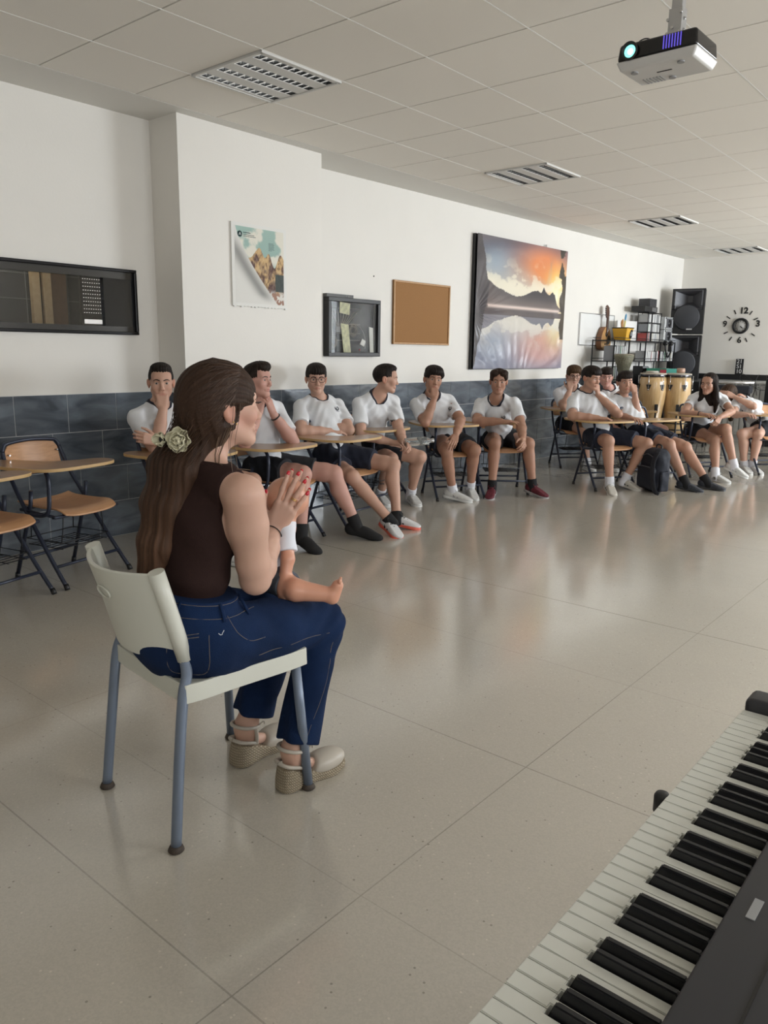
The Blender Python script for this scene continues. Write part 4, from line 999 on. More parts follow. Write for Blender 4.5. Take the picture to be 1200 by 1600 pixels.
# ================================================================ SMOOTH SOLIDS: blended shapes polygonised into one continuous mesh
def A3(p): return np.array(p, np.float32)
def nrm(v): v = np.array(v, float); return v/(np.linalg.norm(v)+1e-12)
class S:
    """ordered list of shapes: 'U' blend in, 'S' carve away, 'I' keep inside"""
    def __init__(s): s.p = []
    def add(s, f, op='U', k=.01): s.p.append((f, op, k)); return s
    def cone(s, a, b, ra, rb, k=.015, op='U'):
        a = A3(a); b = A3(b); ab = b-a; L = float(ab@ab)+1e-9
        def f(P):
            h = np.clip(((P-a)@ab)/L, 0, 1); return np.linalg.norm(P-a-h[..., None]*ab, axis=-1)-(ra+(rb-ra)*h)
        return s.add(f, op, k)
    def ell(s, c, r, R=None, k=.015, op='U'):
        c = A3(c); r = A3(r); R = None if R is None else A3(R)     # rows of R: local axes
        def f(P):
            q = P-c
            if R is not None: q = q@R.T
            k0 = np.linalg.norm(q/r, axis=-1); k1 = np.linalg.norm(q/(r*r), axis=-1)+1e-6; return k0*(k0-1)/k1
        return s.add(f, op, k)
    def box(s, c, h, R=None, rad=.005, k=.01, op='U'):
        c = A3(c); h = A3(h); R = None if R is None else A3(R)
        def f(P):
            q = P-c
            if R is not None: q = q@R.T
            q = np.abs(q)-(h-rad); return np.linalg.norm(np.maximum(q, 0), axis=-1)+np.minimum(q.max(-1), 0)-rad
        return s.add(f, op, k)
    def plane(s, c, n, k=.002, op='I'):   # keeps the side opposite to n
        c = A3(c); n = A3(nrm(n))
        return s.add(lambda P: (P-c)@n, op, k)
    def grp(s, o, op='U', k=.01): return s.add(lambda P: o.ev(P), op, k)
    def disp(s, f): return s.add(f, 'D', 0)
    def ev(s, P):
        d = None
        for f, op, k in s.p:
            v = f(P)
            if op == 'D': d = d+v; continue
            d = v if d is None else comb(d, v, op, k)
        return d
def comb(d, v, op, k):
    if op == 'S': v = -v
    h = np.maximum(k-np.abs(d-v), 0)/max(k, 1e-6)
    return np.minimum(d, v)-h*h*k*.25 if op == 'U' else np.maximum(d, v)+h*h*k*.25
def polygonise(s, lo, hi, vox, name, m, parent, colf=None, slack=.012, origin=None):
    B = 8; bs = B*vox; lo = A3(lo); n = np.ceil((A3(hi)-lo)/bs).astype(int)
    I = np.stack(np.meshgrid(*[np.arange(k) for k in n], indexing='ij'), -1).reshape(-1, 3)
    C = (lo+(I+.5)*bs).astype(np.float32); hd = bs*.87
    d = np.full(len(C), 1e3, np.float32); rec = []
    for f, op, k in s.p:
        v = f(C)
        if op == 'D': rec.append(None); continue
        if op == 'U': rec.append(v < d+2.4*hd+k)
        elif op == 'S': rec.append(-v > d-2.4*hd-k)
        else: rec.append(v > d-2.4*hd-k)
        d = comb(d, v, op, k)
    act = np.abs(d) < hd*1.25+slack
    I = I[act]; nb = len(I)
    g = np.stack(np.meshgrid(*[np.arange(B+1)]*3, indexing='ij'), -1).reshape(-1, 3)
    P = (lo+((I[:, None]*B+g[None])*vox)).astype(np.float32)
    D = np.full((nb, (B+1)**3), 1e3, np.float32)
    for (f, op, k), r in zip(s.p, rec):
        if op == 'D': D += f(P); continue
        sel = r[act]
        if not sel.any(): continue
        if sel.all(): D = comb(D, f(P), op, k)
        else: D[sel] = comb(D[sel], f(P[sel]), op, k)
    D = D.reshape(nb, B+1, B+1, B+1); sg = D < 0
    # cells
    cs = np.zeros((nb, B, B, B), np.int16)
    for a in (0, 1):
        for b in (0, 1):
            for c in (0, 1): cs += sg[:, a:a+B, b:b+B, c:c+B]
    cell = np.argwhere((cs > 0) & (cs < 8)); bi, ci = cell[:, 0], cell[:, 1:]
    gi = I[bi]*B+ci; dims = (n*B+2).astype(np.int64)
    key = (gi[:, 0]*dims[1]+gi[:, 1])*dims[2]+gi[:, 2]
    acc = np.zeros((len(cell), 3)); cnt = np.zeros(len(cell))
    for ax in range(3):
        o1, o2 = [q for q in range(3) if q != ax]
        for a in (0, 1):
            for b in (0, 1):
                off = np.zeros(3, int); off[o1] = a; off[o2] = b; e = off.copy(); e[ax] = 1
                q0 = ci+off; q1 = ci+e
                d0 = D[bi, q0[:, 0], q0[:, 1], q0[:, 2]]; d1 = D[bi, q1[:, 0], q1[:, 1], q1[:, 2]]
                x = (d0 < 0) != (d1 < 0); t = np.where(x, d0/(d0-d1+1e-12), 0)
                pt = off[None]+0.*ci; pt[:, ax] = t
                acc[x] += pt[x]; cnt[x] += 1
    V = lo+(gi+acc/cnt[:, None])*vox
    order = np.argsort(key); ks = key[order]
    def look(G):
        kk = (G[:, 0]*dims[1]+G[:, 1])*dims[2]+G[:, 2]; p = np.searchsorted(ks, kk); p = np.clip(p, 0, len(ks)-1); ok = ks[p] == kk
        return order[p], ok
    quads = []
    for ax in range(3):
        o1, o2 = [(1, 2), (2, 0), (0, 1)][ax]
        sl0 = [slice(None)]+[slice(0, B)]*3; sl1 = list(sl0); sl1[ax+1] = slice(1, B+1)
        x = np.argwhere(sg[tuple(sl0)] != sg[tuple(sl1)]); G = I[x[:, 0]]*B+x[:, 1:]; ins = sg[x[:, 0], x[:, 1], x[:, 2], x[:, 3]]
        vs = []; ok = np.ones(len(G), bool)
        for a, b in ((0, 0), (-1, 0), (-1, -1), (0, -1)):
            Q = G.copy(); Q[:, o1] += a; Q[:, o2] += b; v, o = look(Q); vs.append(v); ok &= o
        q = np.stack(vs, 1)[ok]; ins = ins[ok]; q[~ins] = q[~ins][:, ::-1]; quads.append(q)
    q = np.concatenate(quads)
    me = bpy.data.meshes.new(name); og = A3(origin if origin is not None else (0, 0, 0))
    me.vertices.add(len(V)); me.vertices.foreach_set('co', (V-og).astype(np.float32).ravel())
    nq = len(q); me.loops.add(4*nq); me.loops.foreach_set('vertex_index', q.astype(np.int32).ravel())
    me.polygons.add(nq); me.polygons.foreach_set('loop_start', np.arange(0, 4*nq, 4, dtype=np.int32)); me.update(calc_edges=True)
    if colf is not None:
        at = me.color_attributes.new('Col', 'FLOAT_COLOR', 'POINT'); c = np.ones((len(V), 4), np.float32); c[:, :3] = colf(V.astype(np.float32)); at.data.foreach_set('color', c.ravel())
    return link(name, me, m, parent, True)
def solid(s, pts, pad, vox, name, m, root, colf=None, parent=None):
    P = np.array(pts, float); og = root.location if root is not None else (0, 0, 0)
    return polygonise(s, P.min(0)-pad, P.max(0)+pad, vox, name, m, parent if parent is not None else root, colf, origin=og)
def axes(up, right):
    u = nrm(up); r = np.array(right, float); r = nrm(r-u*(r@u)); f = np.cross(u, r); return r, f, u    # right x ... forward = up x right
def head_axes(yawd, pitchd=0, rolld=0):
    """yaw: direction the face looks (0 = +x, ccw); pitch up positive; roll to own right positive"""
    a, p, r = map(math.radians, (yawd, pitchd, rolld))
    f = np.array([math.cos(a)*math.cos(p), math.sin(a)*math.cos(p), math.sin(p)]); rr_ = np.array([math.sin(a), -math.cos(a), 0.]); u = np.cross(rr_, f)
    R2 = rr_*math.cos(r)-u*math.sin(r); U2 = u*math.cos(r)+rr_*math.sin(r)
    return np.array([R2, f, U2])   # rows: right, forward, up

SKIN_M = mat('skin', (.6, .4, .3), rough=.5, attr='Col', sss=.12, bump=.06, bscale=300, spec=.4)
M_HAIR = mat('hair', (.02, .012, .01), rough=.6, attr='Col', bump=.35, bscale=220, stretch=(1, 1, .25), spec=.2)
M_EYE = mat('eye', (1, 1, 1), rough=.12, attr='Col')
M_TEE = mat('white cotton', (.74, .75, .77), rough=.85, bump=.35, bscale=18, vary=.02, vscale=10)
M_COLLAR = mat('navy rib knit', (.014, .016, .03), rough=.8)
SOCKW = mat('white sock', (.7, .7, .74), rough=.9); SOCKB = mat('black sock', (.01, .01, .011), rough=.9)

def head_prims(s, C, H, k, fem=False, age=1.):
    """C head centre, H rows right/forward/up, k scale"""
    X = lambda x, y, z: C+k*(x*H[0]+y*H[1]+z*H[2])
    E = lambda c, r, kk=.012, op='U', R=None: s.ell(X(*c), k*np.array(r), H if R is None else R, kk*k, op)
    Cn = lambda a, b, ra, rb, kk=.01, op='U': s.cone(X(*a), X(*b), ra*k, rb*k, kk*k, op)
    jw = .93 if fem else 1.
    E((0, -.012, .030), (.0745, .094, .083), .02)
    E((0, .022, -.030), (.058*jw, .066, .080), .03)
    for q in (-1, 1):
        Cn((q*.047*jw, .0, -.054), (q*.016, .062, -.098), .017, .013, .025)
        E((q*.040, .060, -.026), (.022, .020, .022), .025)
        Cn((q*.008, .082, .018), (q*.040, .072, .020), .009, .008, .018)
    E((0, .066, -.099), (.020*jw, .018, .016), .022)
    E((0, .051, .045), (.050, .030, .036), .03)
    for q in (-1, 1): E((q*.031, .098, -.001), (.019, .0165, .0125), .010, 'S')
    for q in (-1, 1): E((q*.031, .0705, -.0015), (.0150, .0142, .0120), .003)     # lids around the ball
    for q in (-1, 1): E((q*.031, .088, -.0022), (.0138, .0120, .0064), .0015, 'S')  # the opening between the lids
    Cn((0, .084, .010), (0, .0985, -.030), .0072, .0090, .012)
    E((0, .1015, -.0355), (.0110, .0108, .0092), .008)
    for q in (-1, 1): E((q*.0112, .0945, -.0405), (.0072, .0090, .0062), .006)
    for q in (-1, 1): E((q*.006, .099, -.047), (.0032, .005, .003), .003, 'S')
    lp = 1.25 if fem else 1.
    for q in (-1, 1):
        Cn((q*.004, .0868, -.0630), (q*.024, .0765, -.0668), .0043*lp, .0026, .009)
        Cn((q*.003, .0850, -.0745), (q*.022, .0765, -.0690), .0048*lp, .0026, .009)
    Cn((-.021, .0855, -.0685), (.021, .0855, -.0685), .0012, .0012, .002) if False else [s.cone(X(q*.0, .0925, -.0692), X(q*.025, .0825, -.0685), .0026*k, .0022*k, .002*k, 'S') for q in (-1, 1)]
    for q in (-1, 1):
        Re = np.array([nrm(H[0]*1+H[1]*(-.35*q)*-1), nrm(H[1]+H[0]*.35*q*1), H[2]]) if False else H
        E((q*.076, -.012, -.010), (.0085, .0185, .031), .006)
        E((q*.082, -.020, -.004), (.0075, .014, .024), .005)
        E((q*.087, -.008, -.008), (.006, .009, .017), .005, 'S')
def head_color(C, H, k, base, lip, fem=False, blush=0.):
    base = np.array(base); lip = np.array(lip)
    def f(V):
        q = (V-C)@H.T/k; x, y, z = q[:, 0], q[:, 1], q[:, 2]
        inh = (np.abs(x) < .11)*(np.abs(z) < .14)*(np.abs(y) < .13)
        c = np.tile(base, (len(V), 1))
        n = .5+.5*np.sin(V[:, 0]*37+V[:, 1]*23)*np.sin(V[:, 2]*31); c = c*(1+.04*(n-.5))[:, None]
        l = np.exp(-(x/.020)**4-((z+.069)/.0085)**4)*(y > .075)*inh; c = c*(1-.7*l)[:, None]+lip*(.7*l)[:, None]
        ch = np.exp(-((np.abs(x)-.045)/.022)**2-((z+.035)/.024)**2)*(y > .02)*inh*(blush+.18); c = c*(1-ch*.5)[:, None]+np.array([.62, .22, .17])*(ch*.5)[:, None]
        er = (np.abs(x) > .072)*(z < .03)*(z > -.05)*(y < .02)*inh; c = np.where(er[:, None], c*np.array([1., .82, .78]), c)
        return c
    return f
def hand_prims(s, W, D, N, k=1., side=1, curl=(.3, .3, .35, .4), spread=.06, thumb=(.7, .3), tips=None):
    """W wrist, D direction of the fingers, N palm normal (the way the palm faces), side=+1 if the thumb lies along D x N"""
    D = nrm(D); N = nrm(np.array(N)-D*(np.dot(N, D))); T = np.cross(D, N)*side      # towards the thumb
    X = lambda a, b, c: W+k*(a*D+b*T+c*N)
    cols = [(.026, .088, 1.), (.008, .092, 1.08), (-.010, .088, 1.0), (-.027, .080, .80)]
    out = []
    for b, a, L in cols: s.cone(X(.012, b*.55, 0), X(a, b, -.002), .0155*k, .0115*k, .010*k)
    s.ell(X(.035, .020, .006), np.array([.030, .014, .014])*k, np.array([D, T, N]), .014*k)
    s.ell(X(.045, -.018, .005), np.array([.034, .013, .012])*k, np.array([D, T, N]), .012*k)
    for i, (b, a, L) in enumerate(cols):
        p = X(a, b, -.002); ang = 0.; c = curl[i]; dd = nrm(D+T*spread*(1.5-i)); rad = [.0092, .0084, .0074, .0064] if i < 3 else [.0080, .0073, .0065, .0056]
        for j, ln in enumerate((.043, .027, .021)):
            ang += c*(.75 if j == 0 else 1.0); v = dd*math.cos(ang)+N*math.sin(ang); q = p+v*ln*L*k
            s.cone(p, q, rad[j]*k, rad[j+1]*k, .003*k); p = q
        out.append((p, v, dd*-math.sin(ang)+N*math.cos(ang)))
    t0, t1 = thumb; p = X(.022, .024, .006); v = nrm(D*.75+T*t0+N*t1); q = p+v*.040*k; s.cone(p, q, .0145*k, .0105*k, .010*k)
    v2 = nrm(D*.95+T*t0*.55+N*t1); r = q+v2*.031*k; s.cone(q, r, .0102*k, .0090*k, .004*k); v3 = nrm(D+T*t0*.2+N*t1*.8); e = r+v3*.024*k; s.cone(r, e, .0090*k, .0068*k, .003*k)
    out.append((e, v3, T)); return out
def limb(s, a, b, prof, k=.02):
    """prof: (t, radius) list along a->b"""
    a = np.array(a, float); b = np.array(b, float)
    for (t0, r0), (t1, r1) in zip(prof, prof[1:]): s.cone(a+(b-a)*t0, a+(b-a)*t1, r0, r1, k)
def torso_prims(s, J, infl=0., fem=False, k=1., low=True, up=True):
    pel, nk, shR, shL, hR, hL = [J[x] for x in ('pelvis', 'neck', 'shR', 'shL', 'hipR', 'hipL')]
    ax = nk-pel; r, f, u = axes(ax, shR-shL); rh, fh, uh = axes(ax, hR-hL); rm = nrm(r+rh); fm = nrm(np.cross(u, rm)); L = np.linalg.norm(ax)
    g = infl; sh = .88 if fem else 1.
    s.ell(pel+ax*.72+f*.008, (k*.142*sh+g, k*.102+g, L*.26), np.array([r, f, u]), .05)
    s.ell(pel+ax*.40+fm*.004, (k*.126*sh*(.93 if fem else 1)+g, k*.092+g, L*.26), np.array([rm, fm, u]), .06)
    if low: s.ell(pel+ax*.06-fh*.012, (k*(.165 if fem else .152)+g, k*.118+g, L*.20), np.array([rh, fh, u]), .05)
    if up:
        for q in (shR, shL):
            s.cone(nk-u*.005+(q-nk)*.25, q+u*.004, k*.048+g, k*.040+g, .04)
            s.cone(nk+u*.035, nk+(q-nk)*.6+u*.012, k*.048+g*.5, k*.040+g*.5, .03)
    if fem:
        for q in (-1, 1): s.ell(pel+ax*.66+f*.082+r*.058*q, (.055+g, .045+g, .055), np.array([r, f, u]), .03)
    return r, f, u
def shoe_solid(ank, toe, k=1., wedge=False, roll=0.):
    """returns upper, sole, axes; the foot frame comes from ankle and ball of the foot"""
    a = np.array(ank, float); t = np.array(toe, float); d = t-a; fl = nrm([d[0], d[1], 0])
    dz = (a[2]-.085*k)-(t[2]-.035*k)        # heel higher than the ball -> the foot pitches
    hd = max(np.linalg.norm(d[:2]), .1); pt = math.atan2(dz, hd); f = fl*math.cos(pt)-np.array([0, 0, 1])*math.sin(pt); r = nrm(np.cross(f, [0, 0, 1])); u = np.cross(r, f)
    if roll: r, u = r*math.cos(roll)+u*math.sin(roll), u*math.cos(roll)-r*math.sin(roll)
    o = a-u*.085*k                          # under the ankle, on the sole plane
    return o, np.array([r, f, u])
def place_shoe(root, ank, toe, m_up, m_sole, k=1., name='shoe', vox=.0045, lace=None, high=False, stripe=None, roll=0., sockm=None, knee=None, sockh=.05, sole_h=.022):
    o, R = shoe_solid(ank, toe, k, roll=roll); X = lambda x, y, z: o+k*(x*R[0]+y*R[1]+z*R[2])
    s = S(); s.ell(X(0, -.030, .050), k*np.array([.036, .046, .045]), R, .02); s.ell(X(0, .06, .042), k*np.array([.042, .085, .040]), R, .03)
    s.ell(X(.002, .145, .030), k*np.array([.044, .062, .028]), R, .03); s.cone(X(0, -.012, .06), X(0, -.006, .105 if high else .085), .036*k, .036*k, .02)
    s.plane(X(0, 0, .008), -R[2]); s.plane(X(0, -.005, .112 if high else .090), R[2]+R[1]*.25)
    pts = [X(-.05, -.085, 0), X(.05, -.085, 0), X(-.05, .21, 0), X(.05, .21, 0), X(0, 0, .13)]
    up = solid(s, pts, .01, vox, name, m_up, root)
    s2 = S(); s2.ell(X(0, -.030, .010), k*np.array([.042, .052, .03]), R, .02); s2.ell(X(0, .05, .010), k*np.array([.040, .09, .03]), R, .03); s2.ell(X(.003, .145, .010), k*np.array([.050, .066, .03]), R, .03)
    s2.plane(X(0, 0, 0.0005), -R[2], k=.004); s2.plane(X(0, 0, sole_h), R[2], k=.004)
    so = solid(s2, pts, .01, vox, 'sole', m_sole, root, parent=up)
    og = np.array(root.location)
    # child meshes of the shoe are written in the same frame
    if lace is not None:
        bm = bmesh.new()
        for q in range(4):
            y = .045+q*.022; z = .086-q*.011
            tube(bm, [Vector(X(-.020, y, z-.006)-og), Vector(X(0, y+.004, z+.001)-og), Vector(X(.020, y, z-.006)-og)], .0032*k, 6)
            tube(bm, [Vector(X(-.020, y, z-.006)-og), Vector(X(.020, y+.02, z-.014)-og)], .0028*k, 6)
        for q in (-1, 1): tube(bm, smooth_path([Vector(X(0, .04, .088)-og), Vector(X(q*.02, .03, .105)-og), Vector(X(q*.032, .045, .09)-og), Vector(X(0, .045, .086)-og)], 4), .0025*k, 5)
        bm_obj('laces', bm, lace, up)
    if stripe is not None:
        bm = bmesh.new()
        for q in (-1, 1):
            for e_ in range(2):
                y = .03+e_*.035; a_ = [Vector(X(q*.0445, y, .028)-og), Vector(X(q*.0445, y+.016, .028)-og), Vector(X(q*.033, y-.002, .066)-og), Vector(X(q*.033, y-.018, .066)-og)]
                vs = [bm.verts.new(p) for p in a_]; bm.faces.new(vs)
        bm_obj('side_mark', bm, stripe, up)
    if sockm is not None:
        kn = np.array(knee, float); d = nrm(kn-np.array(ank)); s3 = S(); s3.cone(np.array(ank)-d*.055, np.array(ank)+d*(sockh+.02), .0445*k, .0455*k, .01); s3.plane(np.array(ank)+d*sockh, d, k=.006)
        solid(s3, [np.array(ank)-d*.03, np.array(ank)+d*(sockh+.03)], .05, vox, 'sock', sockm, root)
    return up
def sock_foot(root, ank, toe, knee, m, k=1., vox=.0045, sockh=.07):
    """a foot seen in a soft black ankle shoe: one piece from toe to cuff"""
    o, R = shoe_solid(ank, toe, k); X = lambda x, y, z: o+k*(x*R[0]+y*R[1]+z*R[2]); kn = np.array(knee, float); d = nrm(kn-np.array(ank))
    s = S(); s.ell(X(0, -.030, .046), k*np.array([.040, .050, .048]), R, .02); s.ell(X(0, .06, .044), k*np.array([.044, .09, .044]), R, .03); s.ell(X(.002, .150, .030), k*np.array([.049, .070, .030]), R, .03)
    s.plane(X(0, 0, .001), -R[2], k=.006); up = solid(s, [X(-.05, -.09, 0), X(.05, -.09, 0), X(-.05, .23, 0), X(.05, .23, 0), X(0, 0, .1)], .012, vox, 'shoe', m, root)
    s3 = S(); s3.cone(np.array(ank)-d*.03, np.array(ank)+d*(sockh+.02), .044*k, .047*k, .01); s3.plane(np.array(ank)+d*sockh, d, k=.006)
    solid(s3, [np.array(ank)-d*.04, np.array(ank)+d*(sockh+.03)], .05, vox, 'sock', m, root)

def eye_obj(root, C, H, k, q, gaze):
    c = C+k*(q*.031*H[0]+.0706*H[1]-.0022*H[2]); g = nrm(gaze); me = bpy.data.meshes.new('eye'); bm = bmesh.new()
    bmesh.ops.create_uvsphere(bm, u_segments=32, v_segments=24, radius=.0128*k); bm.to_mesh(me); bm.free()
    n = len(me.vertices); V = np.zeros(n*3, np.float32); me.vertices.foreach_get('co', V); V = V.reshape(-1, 3)
    d = np.degrees(np.arccos(np.clip((V/np.linalg.norm(V, axis=1)[:, None])@g, -1, 1))); cc = np.ones((n, 4), np.float32)
    cc[:, :3] = np.where((d < 28)[:, None], np.array([.035, .018, .008]), np.array([.50, .46, .44])); cc[:, :3] = np.where((d < 12)[:, None], np.array([.003, .003, .003]), cc[:, :3])
    at = me.color_attributes.new('Col', 'FLOAT_COLOR', 'POINT'); at.data.foreach_set('color', cc.ravel())
    o = link('eye', me, M_EYE, root, True); o.location = Vector(c-np.array(root.location)); return o
def brow_obj(root, C, H, k, q, col, thick=.0034, lift=0., solid_=None):
    bm = bmesh.new(); og = np.array(root.location); pts = []
    for x, z in ((.011, .0150), (.021, .0195), (.031, .0220), (.040, .0205), (.049, .0145)):
        T_ = C[None]+k*(q*x*H[0]+(z+lift)*H[2])[None]+k*H[1][None]*np.linspace(.13, .03, 160)[:, None]; v = solid_.ev(T_.astype(np.float32)); p = T_[np.argmax(v < 0)]+H[1]*.0002; pts.append(Vector(p-og))
    n = 4*3+1
    tube(bm, smooth_path(pts, 3), [thick*k*(.55+.5*math.sin(PI*min(1, .15+i/n))) for i in range(n)], 6)
    bm_obj('eyebrow', bm, mat('eyebrow %s' % (str(col)), col, rough=.8), root)
def hair_noise(C, H, k, amp, fr=150.):
    def f(P):
        q = (P-C)@H.T/k; a = np.arctan2(q[..., 0], q[..., 1]+.035); rad = np.hypot(q[..., 0], q[..., 1]+.035)
        return (amp*sst(.012, .05, rad)*(np.sin(a*41+5*np.sin(rad*45)+q[..., 2]*12)+.6*np.sin(a*83+q[..., 2]*35+7*rad)+.4*np.sin(a*17+rad*60))).astype(np.float32)
    return f
def short_hair(root, C, H, k, style, col, vox=.004):
    X = lambda x, y, z: C+k*(x*H[0]+y*H[1]+z*H[2]); E = lambda s, c, r, kk=.012, op='U': s.ell(X(*c), k*np.array(r), H, kk*k, op)
    Cn = lambda s, a, b, ra, rb, kk=.012, op='U': s.cone(X(*a), X(*b), ra*k, rb*k, kk*k, op)
    s = S(); side = .078 if style in ('short', 'quiff', 'buzz') else .083
    E(s, (0, -.016, .034), (side, .100, .088), .02)
    if style in ('quiff',): E(s, (0, .035, .098), (.062, .058, .030), .025); E(s, (.0, .07, .085), (.05, .032, .028), .02)
    if style in ('short',): E(s, (0, .02, .092), (.062, .065, .030), .025)
    if style == 'fringe':
        E(s, (0, .02, .082), (.072, .075, .040), .03); E(s, (.0, .072, .062), (.062, .030, .028), .02)
    if style == 'mop':
        E(s, (0, .01, .085), (.080, .085, .045), .03); E(s, (.0, .070, .070), (.070, .038, .034), .02)
        for q in (-1, 1): E(s, (q*.062, .04, .045), (.026, .04, .032), .02)
    if style == 'parted':
        for q in (-1, 1): E(s, (q*.040, .045, .078), (.046, .055, .036), .012); E(s, (q*.064, .05, .040), (.022, .030, .032), .015)
        Cn(s, (.006, .115, .085), (.006, .04, .13), .006, .006, .01, 'S')
    # clear the face, the ears and the nape
    fz = {'fringe': .032, 'mop': .030, 'parted': .044, 'quiff': .060, 'short': .054, 'buzz': .056}[style]
    E(s, (0, .110, fz-.105), (.0655, .075, .105), .008, 'S')
    for q in (-1, 1): E(s, (q*.080, .030, -.045), (.035, .060, .060), .008, 'S'); E(s, (q*.090, -.012, -.022), (.022, .026, .034), .006, 'S')
    s.plane(X(0, -.05, -.045), -H[2]*1.+H[1]*-.0, k=.012*k)
    s.disp(hair_noise(C, H, k, .0014*k))
    base = np.array(col)
    def cf(V):
        q = (V-C)@H.T/k; t = np.sin(q[:, 0]*230+3*np.sin(q[:, 1]*60))*.5+.5; fade = sst(.0, -.04, q[:, 2])
        c = base*(.75+.5*t)[:, None]; 
        if style in ('quiff', 'short', 'buzz'): c = c*(1-.35*fade)[:, None]+np.array([.10, .06, .045])*(.35*fade)[:, None]
        return c
    return solid(s, [X(-.1, -.14, -.10), X(.1, .13, .15), X(.1, -.14, .15), X(-.1, .13, -.1), X(-.1, -.14, .15), X(.1, .13, -.1)], .01, vox, 'hair', M_HAIR, root, cf)

